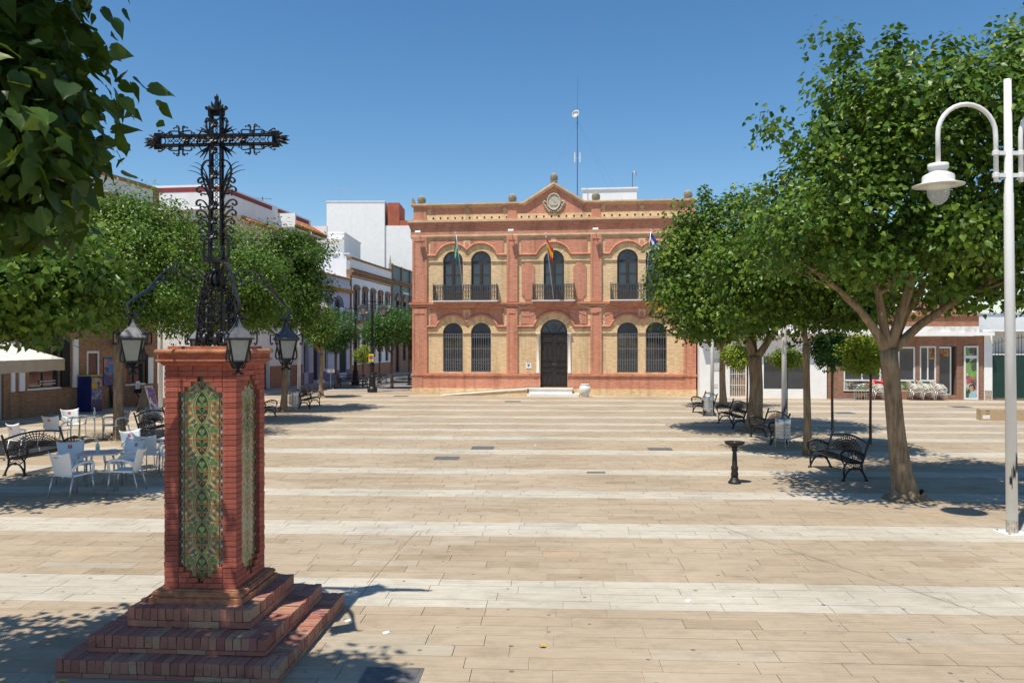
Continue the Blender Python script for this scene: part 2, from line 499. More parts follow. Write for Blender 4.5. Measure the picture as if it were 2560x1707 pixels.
# ---------------------------------------------------------------- town hall
def arched_wall(mb, u0, u1, v0, v1, ops, depth=.28, y=0.0, m=0, seg=14):
    """front skin of a wall with arched or square openings (uc, w, sill, spring, rise) and their reveals"""
    ops = sorted(ops); x = u0
    def q(a, b, c, d): mb.add([(a[0],y,a[1]),(b[0],y,b[1]),(c[0],y,c[1]),(d[0],y,d[1])], [(0,1,2,3)], m)
    def rev(p, r): mb.add([(p[0],y,p[1]),(r[0],y,r[1]),(r[0],y+depth,r[1]),(p[0],y+depth,p[1])], [(0,1,2,3)], m)
    for uc, w, sill, spring, rise in ops:
        a, b = uc-w/2, uc+w/2
        if a > x: q((x,v0),(a,v0),(a,v1),(x,v1))
        if sill > v0: q((a,v0),(b,v0),(b,sill),(a,sill))
        if rise > 0:
            P = [(uc-w/2*math.cos(PI*i/seg), spring+rise*math.sin(PI*i/seg)) for i in range(seg+1)]
        else: P = [(a,spring),(b,spring)]
        for i in range(len(P)-1):
            q(P[i], P[i+1], (P[i+1][0],v1), (P[i][0],v1)); rev(P[i+1], P[i])
        rev((a,spring),(a,sill)); rev((b,sill),(b,spring)); rev((a,sill),(b,sill))
        x = b
    if u1 > x: q((x,v0),(u1,v0),(u1,v1),(x,v1))

TH = thing('town_hall', 'two-storey red and yellow brick town hall with arched windows and triangular pediment', 'building', (-5.73,46.0,0), R(-6.5))
TW, TD = 16.03, 13.0
PIL = [(0,.86),(5.47,6.10),(10.21,10.84),(15.37,16.03)]
BAY = [(.86,5.47),(6.10,10.21),(10.84,15.37)]
LOW = [(2.355,1.15,1.31,3.54,.575),(3.985,1.15,1.31,3.54,.575),(8.155,1.53,.45,3.53,.765),(12.28,1.15,1.31,3.54,.575),(13.865,1.15,1.31,3.54,.575)]
UP = [(2.355,1.15,5.36,7.64,.575),(3.985,1.15,5.36,7.64,.575),(8.15,1.15,5.36,7.64,.575),(12.28,1.15,5.36,7.64,.575),(13.865,1.15,5.36,7.64,.575)]
# main yellow wall
mb = MB()
for i, (a, b) in enumerate(BAY):
    lo = [o for o in LOW if a < o[0] < b]; up = [o for o in UP if a < o[0] < b]
    arched_wall(mb, a, b, 1.15, 5.12, lo); arched_wall(mb, a, b, 5.12, 9.2, up)
mb.build('wall', M['yellow'], TH)
mb = MB(); mb.box(.02, TW-.02, .45, TD, 0, 10.0); mb.build('side_wall', M['red'], TH)
# back sheets that darken the rooms
# plinth
segs = [(0,7.39),(8.92,TW)]
for a, b in segs:
    a1 = a-.02 if a == 0 else a; b1 = b+.02 if b == TW else b
    mb = MB(); mb.box(a, b, -.10, .45, .38, 1.11); mb.build('plinth', M['red'], TH)
    mb = MB(); mb.box(a1, b1, -.13, .45, -.03, .38); mb.build('base_course', M['yellow'], TH)
    mb = MB(); mb.box(a-.05 if a == 0 else a, b+.05 if b == TW else b, -.17, .45, 1.11, 1.18); mb.box(a-.03 if a == 0 else a, b+.03 if b == TW else b, -.14, .45, 1.182, 1.24); mb.build('plinth_moulding', M['red'], TH)
# pilasters, each with a raised border
for a, b in PIL:
    for v0, v1 in ((1.24,4.95),(5.30,9.12)):
        mb = MB(); mb.box(a, b, -.10, .3, v0, v1)
        w = .13
        mb.box(a, a+w, -.135, -.1005, v0, v1); mb.box(b-w, b, -.135, -.1005, v0, v1)
        mb.box(a+w+.001, b-w-.001, -.135, -.1005, v0, v0+.14); mb.box(a+w+.001, b-w-.001, -.135, -.1005, v1-.3, v1)
        mb.build('pilaster', M['red'], TH)
for a, b in ((0,.6),(15.43,TW)):
    mb = MB(); mb.box(a, b, -.125, -.1005, .38, 1.108); mb.build('pilaster_base', M['red'], TH)
# string course and cornices
def band(name, v0, v1, out, mat, steps=1, u0=0, u1=TW):
    mb = MB()
    for i in range(steps):
        a = v0+(v1-v0)*i/steps; b = v0+(v1-v0)*(i+1)/steps; e = out[0]+(out[1]-out[0])*(i/(max(1,steps-1)))
        mb.box(u0-e*.8, u1+e*.8, -e, .45, a+.001, b-.001)
    return mb.build(name, mat, TH)
band('string_course', 4.99, 5.27, (.13,.22), M['red'], 3)
band('architrave', 8.96, 9.15, (.10,.14), M['cream'], 2)
band('frieze', 9.15, 9.50, (.12,.12), M['red'], 1)
band('cornice', 9.50, 9.86, (.16,.27), M['red'], 4); band('cornice_top', 9.86, 9.98, (.31,.31), M['cream'], 1)
# parapet with its pierced brick row
mb = MB(); mb.box(.08, TW-.08, -.06, .3, 9.98, 10.05); mb.box(.08, TW-.08, -.04, .3, 10.18, 10.30)
k = int((TW-.3)/.42)
for i in range(k+1):
    x = .15+(TW-.3)*i/k; mb.box(x-.165, x+.165, -.05, .3, 10.05, 10.18)
mb.build('pierced_row', M['yellow'], TH)
mb = MB(); mb.box(.1, TW-.1, .06, .3, 10.06, 10.17); mb.build('row_backing', M['darkred'], TH)
mb = MB(); mb.box(.1, TW-.1, -.0, .3, 10.30, 10.80); mb.build('parapet', M['yellow'], TH)
for a, b in ((.95,5.40),(10.9,15.3)):
    mid = (a+b)/2
    for c, d in ((a+.15,mid-.2),(mid+.2,b-.15)):
        mb = MB(); mb.box(c, d, -.03, -.001, 10.36, 10.70); mb.build('parapet_panel', M['red'], TH)
    for uc in (a+.05, mid, b-.05):
        mb = MB(); pts = [(x,-.035,z) for x,z in arc(uc,10.53,.17,0,342,19)]; mb.tube(pts, .03, 5, closed=True); mb.lathe([(0,0),(.14,0)],14,(0,0,0)) if False else None
        mb.build('round_boss', M['red'], TH)
for a, b in PIL:
    mb = MB(); mb.box(a+.06, b-.06, -.09, .4, 9.985, 10.80); mb.box(a+.0, b, -.13, .4, 9.984, 10.12)
    mb.build('parapet_pier', M['red'], TH)
for a, b in ((-.05,6.45),(9.86,TW+.05)):
    mb = MB(); mb.box(a, b, -.16, .45, 10.80, 10.86); mb.box(a-.04 if a < 1 else a, b+.04 if b > 12 else b, -.22, .48, 10.862, 10.94); mb.build('coping', M['cream'], TH)
# pediment
mb = MB(); mb.prism([(6.10,10.301),(10.21,10.301),(10.21,10.82),(9.86,10.85),(8.155,11.92),(6.45,10.85),(6.10,10.82)], -.025, .3)
mb.build('pediment', M['red'], TH)
mb = MB()
for s in (-1,1):
    a = Vector((8.155+s*1.80,-.02,10.92)); b = Vector((8.155,-.02,12.04))
    d = (b-a).normalized(); nrm = Vector((-d.z*s*1, 0, d.x*s)); nrm = nrm if nrm.z > 0 else -nrm
    for w0, w1, e in ((-.20,-.10,.12),(-.10,0.0,.2)):
        poly = [a+nrm*w0, b+Vector((0,0,w0*1.18)), b+Vector((0,0,w1*1.18)), a+nrm*w1]
        vs_ = [(p.x,-e-.03,p.z) for p in poly]+[(p.x,.4,p.z) for p in poly]
        mb.add(vs_, [(0,1,2,3),(7,6,5,4),(0,4,5,1),(1,5,6,2),(2,6,7,3),(3,7,4,0)])
mb.build('raking_cornice', M['cream'], TH)
# stone emblem: oval shield with a tower, garland round it
em = MB()
oval = [(8.155+.36*math.cos(2*PI*i/28), 10.93+.45*math.sin(2*PI*i/28)) for i in range(28)]
em.prism(oval, -.10, -.026)
em.tube([(x,-.11,z) for x,z in oval], .045, 6, closed=True)
E_o = em.build('emblem', simple('pale_stone', (.52,.47,.36), .9, 0, .2, 8, .2), TH)
mb = MB(); mb.prism([(8.13,10.86),(8.18,10.86),(8.17,11.2),(8.14,11.2)], -.125, -.1005); mb.prism([(7.93,10.80),(8.0,10.72),(8.31,10.72),(8.38,10.80),(8.31,10.86),(8.0,10.86)], -.13, -.1005)
mb.prism([(8.19,10.90),(8.33,10.90),(8.19,11.12)], -.12, -.1005)
mb.build('relief', _mc['pale_stone'], E_o)
mb = MB()
for s in (-1,1):
    for k in range(7):
        a = R(200+k*14) if s < 0 else R(340-k*14)
        c = Vector((8.155+.50*math.cos(a), -.07, 10.88+.52*math.sin(a)))
        mb.lathe([(0,-.06),(.05,-.05),(.085,0),(.05,.05),(0,.06)], 6, c)
    mb.tube([(8.155+s*x,-.08,z) for x,z in ((.42,10.72),(.55,10.78),(.60,10.92),(.52,10.98),(.46,10.90))], .05, 5)
mb.build('garland', _mc['pale_stone'], E_o, True)
# finials
fin = MB(); fin.box(-.22,.22,-.2,.2,0,.05); fin.lathe([(.16,.05),(.19,.12),(.215,.22),(.20,.36),(.14,.47),(.05,.53),(0,.54)], 14)
for k in range(14):
    a = 2*PI*k/14
    for z, r in ((.14,.2),(.22,.22),(.30,.215),(.38,.19)):
        fin.obox((r*math.cos(a+z*9),r*math.sin(a+z*9),z),(.025,0,0),(0,.025,0),(0,0,.025))
fme = fin.mesh('finial', M['stone'])
for u, v in ((.5,10.94),(5.78,10.94),(10.52,10.94),(15.62,10.94)): link('finial', fme, TH, (u,.1,v))
o = link('finial', fme, TH, (8.155,.05,12.06)); o.scale = (.9,.9,1.0)
mb = MB(); mb.prism([(-.1,10.94),(.16,10.94),(.1,11.1),(-.02,11.36),(-.08,11.3)], .1, .3); mb.build('corner_block', M['stone'], TH)
# arches: yellow voussoirs, red hood moulding, red panels
def voussoirs(uc, spring, r0, r1, n, name='arch'):
    mb = MB(); root = None
    for i in range(n):
        a0 = PI*i/n+.012; a1 = PI*(i+1)/n-.012
        P = [(uc+r*math.cos(a), spring+r*math.sin(a)) for r, a in ((r0,a1),(r0,a0),(r1,a0),(r1,a1))]
        P = P[::-1]
        mb.prism(P[::-1], -.03, .0, 0, rnd.random())
    return mb.build(name, vs_mat, TH)
vs_mat = simple('yellow_voussoir_brick', (.80,.57,.31), .88, 0, .12, 4, .2, .25, .16)
def hood_v(u, ws, spring, r, base):
    v = base
    for uc in ws:
        d = abs(u-uc)
        if d < r: v = max(v, spring+math.sqrt(r*r-d*d))
    return v
def bay_head(a, b, ws, spring, r, base, top, n=60):
    """red brick panel above the hood line, and the hood moulding"""
    a2, b2 = a+.17, b-.17
    us = [a2+(b2-a2)*i/n for i in range(n+1)]
    mb = MB()
    for i in range(n):
        h0 = hood_v(us[i],ws,spring,r,base)+.05; h1 = hood_v(us[i+1],ws,spring,r,base)+.05
        mb.prism([(us[i],h0),(us[i+1],h1),(us[i+1],top),(us[i],top)], -.045, -.0)
    mb.build('spandrel_panel', M['red'], TH)
    path = [(a+.001,-.075,base)]+[(u,-.075,hood_v(u,ws,spring,r,base)) for u in [a+.02+(b-a-.04)*i/90 for i in range(91)]]+[(b-.001,-.075,base)]
    mb = MB(); mb.tube(path, .078, 6); mb.build('hood_moulding', M['red'], TH)
for i, (a, b) in enumerate(BAY):
    cen = i == 1
    up = [o for o in UP if a < o[0] < b]; lo = [o for o in LOW if a < o[0] < b]
    bay_head(a, b, [o[0] for o in up], 7.64, 1.02, 7.98, 8.86)
    bay_head(a, b, [o[0] for o in lo], 3.53, 1.20 if cen else 1.03, 3.90, 4.90)
    for o in up: voussoirs(o[0], 7.64, .578, .97, 25)
    for o in lo: voussoirs(o[0], 3.54, o[1]/2+.003, o[1]/2+(.40 if not cen else .38), 25)
    for v0, v1, ops in ((7.60,7.88,up),(3.52,3.80,lo)):
        xs = [a]+[q for o in ops for q in (o[0]-o[1]/2-.0, o[0]+o[1]/2)]+[b]
        for k in range(0, len(xs), 2): mb = MB(); mb.box(xs[k]+.001, xs[k+1]-.001, -.07, .2, v0, v0+.05); mb.box(xs[k]+.001, xs[k+1]-.001, -.045, .2, v0+.05, v1); mb.build('impost_band', M['yellow'], TH)
    if not cen:
        for v in (8.52, 4.55):
            mid = (ops[0][0]+ops[1][0])/2
            mb = MB(); mb.prism([(mid-.2,v-.28),(mid+.2,v-.28),(mid+.2,v+.3),(mid-.2,v+.3)], -.055, -.04)
            mb.build('medallion', M['yellow'], TH)
            mb = MB(); mb.prism([(mid+.12*math.cos(2*PI*k/16), v+.2*math.sin(2*PI*k/16)) for k in range(16)], -.075, -.0555); mb.build('medallion_boss', M['red'], TH)
    else:
        mb = MB(); mb.box(8.0,8.3,-.06,-.04,8.66,8.95); mb.build('medallion', M['yellow'], TH)
        for s in (-1,1):
            c = 8.155+s*1.46
            P = [(c-.2,5.42),(c+.2,5.42),(c+.2,5.55),(c+.37,5.68),(c+.37,7.28),(c+.2,7.42),(c+.2,7.52),(c-.2,7.52),(c-.2,7.42),(c-.37,7.28),(c-.37,5.68),(c-.2,5.55)]
            mb = MB(); mb.prism(P, -.045, 0); mb.build('raised_panel', M['red'], TH)
        for s in (-1,1):
            c = 8.155+s*1.62
            mb = MB(); mb.box(c-.22,c+.22,-.07,-.046,4.05,4.8); mb.build('raised_panel', M['red'], TH)
# windows
frame_m = simple('brown_window_frame', (.05,.032,.026), .5, 0, .3, 6)
def arch_pts(w, spring, rise, n=16, ins=0):
    return [(-(w/2-ins)*math.cos(PI*i/n), spring+(rise-ins)*math.sin(PI*i/n)) for i in range(n+1)]
def upper_window(uc):
    W = thing('window', '', '', (0,0,0)); del W['label']; del W['category']
    W.parent = TH; W.location = (uc,.16,0)
    w = 1.15; s0, sp = 5.36, 7.56
    mb = MB()
    A = arch_pts(w, 7.64, .575); B = arch_pts(w, 7.64, .575, ins=.06)
    for i in range(len(A)-1):
        P = [A[i],A[i+1],B[i+1],B[i]]; mb.prism(P[::-1], 0, .06)
    mb.box(-w/2,-w/2+.06,0,.06,s0,7.64); mb.box(w/2-.06,w/2,0,.06,s0,7.64)
    mb.box(-w/2+.06,w/2-.06,0,.06,s0,s0+.12); mb.box(-w/2+.06,w/2-.06,0,.06,7.5,7.64)
    mb.box(-.055,.055,-.02,.05,s0+.12,7.5)
    for s in (-1,1):
        c = s*.285
        mb.box(c-.23,c-.19,-.005,.05,s0+.12,7.5); mb.box(c+.19,c+.23,-.005,.05,s0+.12,7.5)
        for z in (s0+.5, 6.2, 6.85): mb.box(c-.19,c+.19,0,.045,z,z+.05)
        mb.box(c-.19,c+.19,.0,.045,s0+.12,s0+.5)
    mb.build('frame', frame_m, W)
    for s in (-1,1):
        for z0, z1 in ((s0+.55,6.2),(6.25,6.85),(6.9,7.5)):
            mb = MB(); mb.flatpoly([(s*.285-.19,.035,z0),(s*.285+.19,.035,z0),(s*.285+.19,.035,z1),(s*.285-.19,.035,z1)]); mb.build('pane', M['glass'], W)
    mb = MB(); P = arch_pts(w, 7.64, .575, ins=.05); mb.flatpoly([(x,.03,z) for x,z in P][::-1]); mb.build('fanlight', M['tymp'], W)
    mb = MB(); mb.tube([(.13*math.cos(a),.02,7.88+.15*math.sin(a)) for a in [2*PI*i/14 for i in range(14)]], .014, 4, closed=True); mb.build('fanlight_emblem', M['irong'], W)
    mb = MB(); mb.flatpoly([(-w/2,.2,s0),(w/2,.2,s0),(w/2,.2,8.25),(-w/2,.2,8.25)]); mb.build('dark_backing', M['black'], W)  # flat black sheet behind the panes, paints in the darkness of the room
def ring(mb, cx, cz, rx, rz, y, r, n=10): mb.tube([(cx+rx*math.cos(2*PI*i/n), y, cz+rz*math.sin(2*PI*i/n)) for i in range(n)], r, 4, closed=True)
def lower_window(uc):
    W = thing('window', '', '', (0,0,0)); del W['label']; del W['category']
    W.parent = TH; W.location = (uc,.14,0)
    w = 1.15; s0 = 1.31
    mb = MB(); A = arch_pts(w, 3.54, .575); B = arch_pts(w, 3.54, .575, ins=.06)
    for i in range(len(A)-1): mb.prism([A[i],A[i+1],B[i+1],B[i]][::-1], 0, .06)
    mb.box(-w/2,-w/2+.06,0,.06,s0,3.54); mb.box(w/2-.06,w/2,0,.06,s0,3.54); mb.box(-w/2+.06,w/2-.06,0,.06,s0,s0+.1); mb.box(-w/2+.06,w/2-.06,0,.06,3.46,3.56); mb.box(-.05,.05,0,.05,s0+.1,3.46)
    for z in (2.0,2.75): mb.box(-w/2+.06,w/2-.06,.01,.045,z,z+.05)
    mb.build('frame', frame_m, W)
    mb = MB(); mb.flatpoly([(-w/2+.05,.03,s0),(w/2-.05,.03,s0),(w/2-.05,.03,3.5),(-w/2+.05,.03,3.5)]); mb.build('pane', M['glass'], W)
    mb = MB(); mb.flatpoly([(x,.03,z) for x,z in arch_pts(w, 3.54, .575, ins=.05)][::-1])
    mb.build('fanlight', M['tymp'], W)
    mb = MB(); ring(mb, 0, 3.76, .14, .15, .015, .014, 14)
    for k in range(7): x = -.45+.15*k; mb.bar((x,.0,3.56),(x,.0,3.54+math.sqrt(max(.01,.53**2-x*x))), .014)
    mb.build('fanlight_bars', M['irong'], W)
    g = MB(); y = -.09
    for z in (1.34,2.0,2.62,3.28,3.48): g.box(-w/2+.01,w/2-.01,y-.012,y+.012,z,z+.03)
    n = 9
    for k in range(n):
        x = -w/2+.04+(w-.08)*k/(n-1); g.bar((x,y,1.34),(x,y,3.5), .022)
        g.box(x-.025,x+.025,y-.02,y+.02,2.66,2.71); g.box(x-.025,x+.025,y-.02,y+.02,3.2,3.25); g.box(x-.025,x+.025,y-.02,y+.02,2.04,2.09)
        if k < n-1:
            xm = x+(w-.08)/(n-1)/2
            for z in (1.50,1.70,1.88): ring(g, xm, z, .055, .09, y, .010, 8)
            ring(g, xm, 3.39, .05, .075, y, .010, 8)
    g.build('grille', M['grille'], W)
for o in UP: upper_window(o[0])
for o in LOW:
    if o[1] < 1.3: lower_window(o[0])
# doorway
DR = thing('door', '', '', (0,0,0)); del DR['label']; del DR['category']; DR.parent = TH; DR.location = (8.155,.17,0)
for s in (-1,1):
    mb = MB(); a, b = (-.765,-.006) if s < 0 else (.006,.765)
    mb.box(a, b, 0, .07, .452, 3.50)
    L = mb.build('leaf', M['wood'], DR)
    c = (a+b)/2
    for z0, z1, cols in ((3.0,3.38,1),(1.95,2.9,2),(1.62,1.86,2),(1.3,1.54,1),(.62,1.2,2)):
        for k in range(cols):
            w = .6/cols-.04; xc = c+(k-(cols-1)/2)*(.6/cols)
            mb = MB()
            mb.box(xc-w/2,xc+w/2,-.03,0,z0,z0+.045); mb.box(xc-w/2,xc+w/2,-.03,0,z1-.045,z1); mb.box(xc-w/2,xc-w/2+.045,-.03,0,z0+.046,z1-.046); mb.box(xc+w/2-.045,xc+w/2,-.03,0,z0+.046,z1-.046)
            mb.box(xc-w/2+.06,xc+w/2-.06,-.018,0,z0+.06,z1-.06)
            mb.build('panel', M['wood'], L)
    mb = MB(); mb.lathe([(0,-.03),(.025,-.02),(.025,.02),(0,.03)], 8, (s*.06,-.04,1.75)); mb.build('door_knob', M['alu'], L)
mb = MB(); mb.box(-.765,.765,-.02,.08,3.502,3.56)
A = arch_pts(1.53, 3.53, .765, 18); B = arch_pts(1.53, 3.53, .765, 18, .05)
for i in range(len(A)-1): mb.prism([A[i],A[i+1],B[i+1],B[i]][::-1], -.01, .06)
for s in (-1,1): mb.tube([(s*(.26+.28*t*t), .0, 3.56+.42*t) for t in [i/8 for i in range(9)]], .02, 5)
mb.build('transom_frame', M['wood'], DR)
mb = MB(); mb.flatpoly([(x,.04,z) for x,z in arch_pts(1.53,3.54,.745,18,.03)][::-1]); mb.build('fanlight', M['tymp'], DR)
mb = MB(); ring(mb, 0, 3.86, .15, .18, .02, .014, 16); ring(mb, 0, 3.86, .07, .09, .02, .012, 10)
for k in range(9): a = R(200+k*17.5); mb.bar((.15*math.cos(a),.02,3.86+.18*math.sin(a)),(.2*math.cos(a),.02,3.86+.23*math.sin(a)),.014)
mb.build('fanlight_emblem', M['irong'], DR)
for s in (-1,1):
    mb = MB(); c = (8.155+s*.89, -.04, 0)
    mb.lathe([(.12,1.245),(.12,1.30),(.10,1.34),(.115,1.40),(.082,1.45),(.078,2.4),(.068,3.28),(.085,3.30),(.07,3.33),(.09,3.42),(.125,3.47)], 14, c)
    mb.box(c[0]-.13,c[0]+.13,c[1]-.13,c[1]+.13,3.47,3.52)
    mb.build('column', M['marble'], TH, True)
# balconies
for (a, b) in ((1.30,4.95),(7.0,9.30),(11.34,14.95)):
    B_ = thing('balcony', '', '', (0,0,0)); del B_['label']; del B_['category']; B_.parent = TH
    mb = MB(); mb.box(a-.06, b+.06, -.50, 0, 5.31, 5.37); mb.build('slab_edge', M['marble'], B_)
    mb = MB(); mb.box(a, b, -.44, 0, 5.18, 5.305); mb.box(a+.1, b-.1, -.34, 0, 5.06, 5.178); mb.box(a+.2, b-.2, -.26, 0, 4.97, 5.058); mb.build('slab', M['red'], B_)
    g = MB(); y = -.46
    def rail(p, q):
        p = Vector(p); q = Vector(q); d = q-p; L = d.length; d /= L
        for z in (.03,.47,.82,.88): g.bar(p+Vector((0,0,z)), q+Vector((0,0,z)), .032)
        n = max(2, int(L/.135))
        for k in range(n+1):
            o = p+d*L*k/n; g.bar(o+Vector((0,0,.0)), o+Vector((0,0,.9)), .024)
            if k < n:
                m_ = p+d*L*(k+.5)/n
                for zc, rz in ((.16,.09),(.33,.09),(.62,.11),(.76,.05)):
                    g.tube([m_+d*(.055*math.cos(t))+Vector((0,0,zc+rz*math.sin(t))) for t in [2*PI*i/8 for i in range(8)]], .014, 4, closed=True)
    rail((a,y,5.37),(b,y,5.37)); rail((a,-.02,5.37),(a,y+.03,5.37)); rail((b,y+.03,5.37),(b,-.02,5.37))
    for x in (a,b): g.bar((x,y,5.37),(x,y,6.32),.04)
    g.build('railing', M['irong'], B_)
# roof parts
mb = MB(); mb.box(.3,TW-.3,.31,TD-.3,9.9,10.02); mb.build('roof', walk, TH)
mb = MB(); mb.box(9.65,13.0,5.0,9.0,10.0,12.55); mb.build('stair_block', M['white'], TH)
mb = MB(); mb.box(9.57,13.08,4.92,9.08,12.55,12.64); mb.build('stair_block_coping', M['white'], TH)
# --- things on and beside the town hall
TMW = Matrix.Translation((-5.73,46.0,0)) @ Matrix.Rotation(R(-6.5),4,'Z')
def THP(u, v, y=0): return TMW @ Vector((u,y,v))
def flag(u0, v0, y0, u1, v1, y1, colours, label, seed, hang, spread):
    """pole from foot to tip; limp cloth hanging from its upper end in stripes"""
    t = thing('flag', label, 'flag', THP(u0,v0,y0), R(-6.5), 'flags on the balconies')
    a = Vector((0,0,0)); b = Vector((u1-u0,y1-y0,v1-v0))
    mb = MB(); mb.tube([a,b], .022, 8); mb.lathe([(0,-.06),(.035,-.02),(.035,.02),(0,.06)],8,b); mb.build('pole', M['steel'], t, True)
    fr = random.Random(seed); n, k = 14, 12
    top = b+(a-b).normalized()*.12; low = b+(a-b).normalized()*hang*.62
    vs_ = []
    for i in range(n+1):
        s = i/n
        for j in range(k+1):
            q = j/k; base = top.lerp(low, s)
            out = spread*q*(1-.35*s); fold = .09*math.sin(q*11+s*2+seed)*(.4+s)
            vs_.append((base.x+out, base.y-.05-abs(fold)*.8-.02*q, base.z-hang*.55*q**.8-.04*math.sin(q*9+seed)))
    fs = []; mi = []
    for i in range(n):
        for j in range(k):
            fs.append((i*(k+1)+j, i*(k+1)+j+1, (i+1)*(k+1)+j+1, (i+1)*(k+1)+j))
            s = (i+.5)/n; acc = 0
            for ci, (fr_, _) in enumerate(colours):
                acc += fr_
                if s <= acc+1e-6: mi.append(ci); break
    m_ = MB(); m_.v = vs_; m_.f = fs; m_.m = mi; m_.t = [.5]*len(fs)
    m_.build('cloth', [c for _, c in colours], t, True)
fg = simple('green_cloth', (.02,.30,.10), .8, 0, .15, 5); fw = simple('white_cloth', (.75,.75,.74), .8, 0, .06, 5)
fr_ = simple('red_cloth', (.55,.02,.03), .8, 0, .15, 5); fy = simple('yellow_cloth', (.75,.45,.02), .8, 0, .1, 5); fb = simple('blue_cloth', (.025,.035,.28), .8, 0, .15, 5)
flag(3.1,5.4,-.5,2.78,9.05,-1.35,[(.34,fg),(.33,fw),(.33,fg)],'limp green and white flag above the left balcony',1,1.5,-.12)
flag(8.17,5.4,-.5,7.78,8.95,-1.35,[(.27,fr_),(.46,fy),(.27,fr_)],'limp red and yellow flag above the middle balcony',2,1.4,.42)
flag(13.15,5.4,-.5,13.5,9.05,-1.35,[(.34,fb),(.32,fw),(.34,fb)],'limp blue and white flag above the right balcony',3,1.3,.62)
for u, d in ((.44,'first'),(5.77,'second'),(10.5,'third'),(15.65,'fourth')):
    t = thing('floodlight', 'small white floodlight under the cornice, %s from the left'%d, 'lamp', THP(u,9.2,-.16), R(-6.5), 'floodlights under the cornice')
    mb = MB(); mb.obox((0,-.36,.06),(.15,0,0),(0,.13,-.04),(0,.02,.045)); mb.build('housing', M['whitepaint'], t)
    mb = MB(); mb.bar((0,0,0),(0,-.32,.06),.04); mb.build('bracket', M['whitepaint'], t)
t = thing('wall_plaque', 'white square plaque with a small blue crest left of the town hall door', 'sign', THP(6.72,1.68,-.012), R(-6.5))
mb = MB(); mb.box(-.16,.16,-.015,.005,-.16,.16); mb.build('plate', M['whitepaint'], t)
mb = MB(); mb.prism([(-.06,.06),(-.07,-.0),(0,-.08),(.07,0),(.06,.06)][::-1], -.0185, -.0155); mb.box(-.08,.08,-.0185,-.0155,.075,.095); mb.build('crest', simple('blue_grey_print', (.12,.17,.28), .5), t)
# steps, ramp and urn before the door
t = thing('entrance_steps', 'white marble steps before the town hall door', 'steps', THP(8.16,0,0), R(-6.5))
mb = MB(); mb.box(-1.35,1.05,-.85,-.175,.16,.40); mb.box(-1.40,1.1,-.9,-.174,.40,.445); mb.build('upper_step', M['marble'], t)
mb = MB(); mb.box(-1.42,1.45,-1.25,-.174,-.03,.155); mb.build('lower_step', M['marble'], t)
t = thing('access_ramp', 'long white marble ramp rising to the town hall steps from the left', 'ramp', THP(1.9,0,-.9), R(-6.5))
mb = MB(); mb.prism([(0,-.02),(4.83,-.02),(4.83,.36),(0,-.01)], -.05, .72); mb.build('ramp_body', M['yellow'], t)
mb = MB(); mb.prism([(-.1,-.005),(4.83,.362),(4.83,.43),(-.1,.02)], -.10, .72); mb.build('ramp_slab', M['marble'], t)
t = thing('urn', 'big white rounded urn beside the marble steps', 'urn', THP(9.93,0,-.98), 0)
mb = MB(); mb.lathe([(.17,0),(.19,.03),(.27,.22),(.33,.40),(.31,.53),(.235,.61),(.225,.64),(.25,.67),(.25,.70),(.21,.705),(.19,.64),(.0,.6)], 24); mb.build('pot', M['whitepaint'], t, True)
# radio mast
t = thing('radio_mast', 'tall thin radio mast with a small dish rising behind the pediment', 'antenna', THP(9.35,10.0,4.0), 0)
mb = MB(); mb.tube([(0,0,0),(0,0,7.2)], [.034,.024], 8); mb.tube([(0,0,7.2),(.04,0,9.3)], [.012,.008], 5); mb.build('pole', simple('rusty_mast', (.16,.09,.11), .7, .2, .3, 4), t)
mb = MB(); mb.lathe([(0,0),(.14,.02),(.25,.09)], 16); mb.lathe([(.25,.09),(.24,.10),(.12,.04),(0,.03)], 16)
o = mb.build('dish', M['whitepaint'], t, True, (-.08,-.12,6.95)); o.rotation_euler = (R(75),0,R(-35))
for s in (-1,1):
    mb = MB(); mb.box(s*.16-.03,s*.16+.03,-.04,.04,4.05,4.65); mb.bar((0,0,4.3),(s*.16,0,4.3),.02); mb.build('panel_antenna', M['whitepaint'], t)
mb = MB()
for e in ((3.6,3,.1),(-3.2,3.2,.1),(3.1,-2.4,.1)): mb.tube([(0,0,6.6),e], .0025, 3)
mb.build('guy_wires', M['irong'], t)
t = thing('small_dish_mast', 'short pole with a tiny white dish on the white rooftop block', 'antenna', THP(12.75,12.64,5.4), 0)
mb = MB(); mb.tube([(0,0,0),(0,0,1.0)], .02, 6); mb.build('pole', M['irong'], t)
mb = MB(); mb.lathe([(0,0),(.12,.03),(.17,.1),(.11,.04),(0,.02)], 12); o = mb.build('dish', M['whitepaint'], t, True, (.1,-.05,.95)); o.rotation_euler = (R(80),0,R(60))
# cable strung along the string course
t = MB(); pts = []
for a, b in ((5.9,7.0),(9.3,11.3)):
    pts = [(a+(b-a)*i/10, -.24, 5.2-.28*math.sin(PI*i/10)) for i in range(11)]
    t.tube(pts, .011, 4)
t.build('cable', simple('grey_cable', (.45,.38,.30), .7), TH)
mb = MB(); mb.tube([(TW+.1,-.02,0),(TW+.1,-.02,3.9)], .05, 8); mb.build('drainpipe', M['irong'], TH)
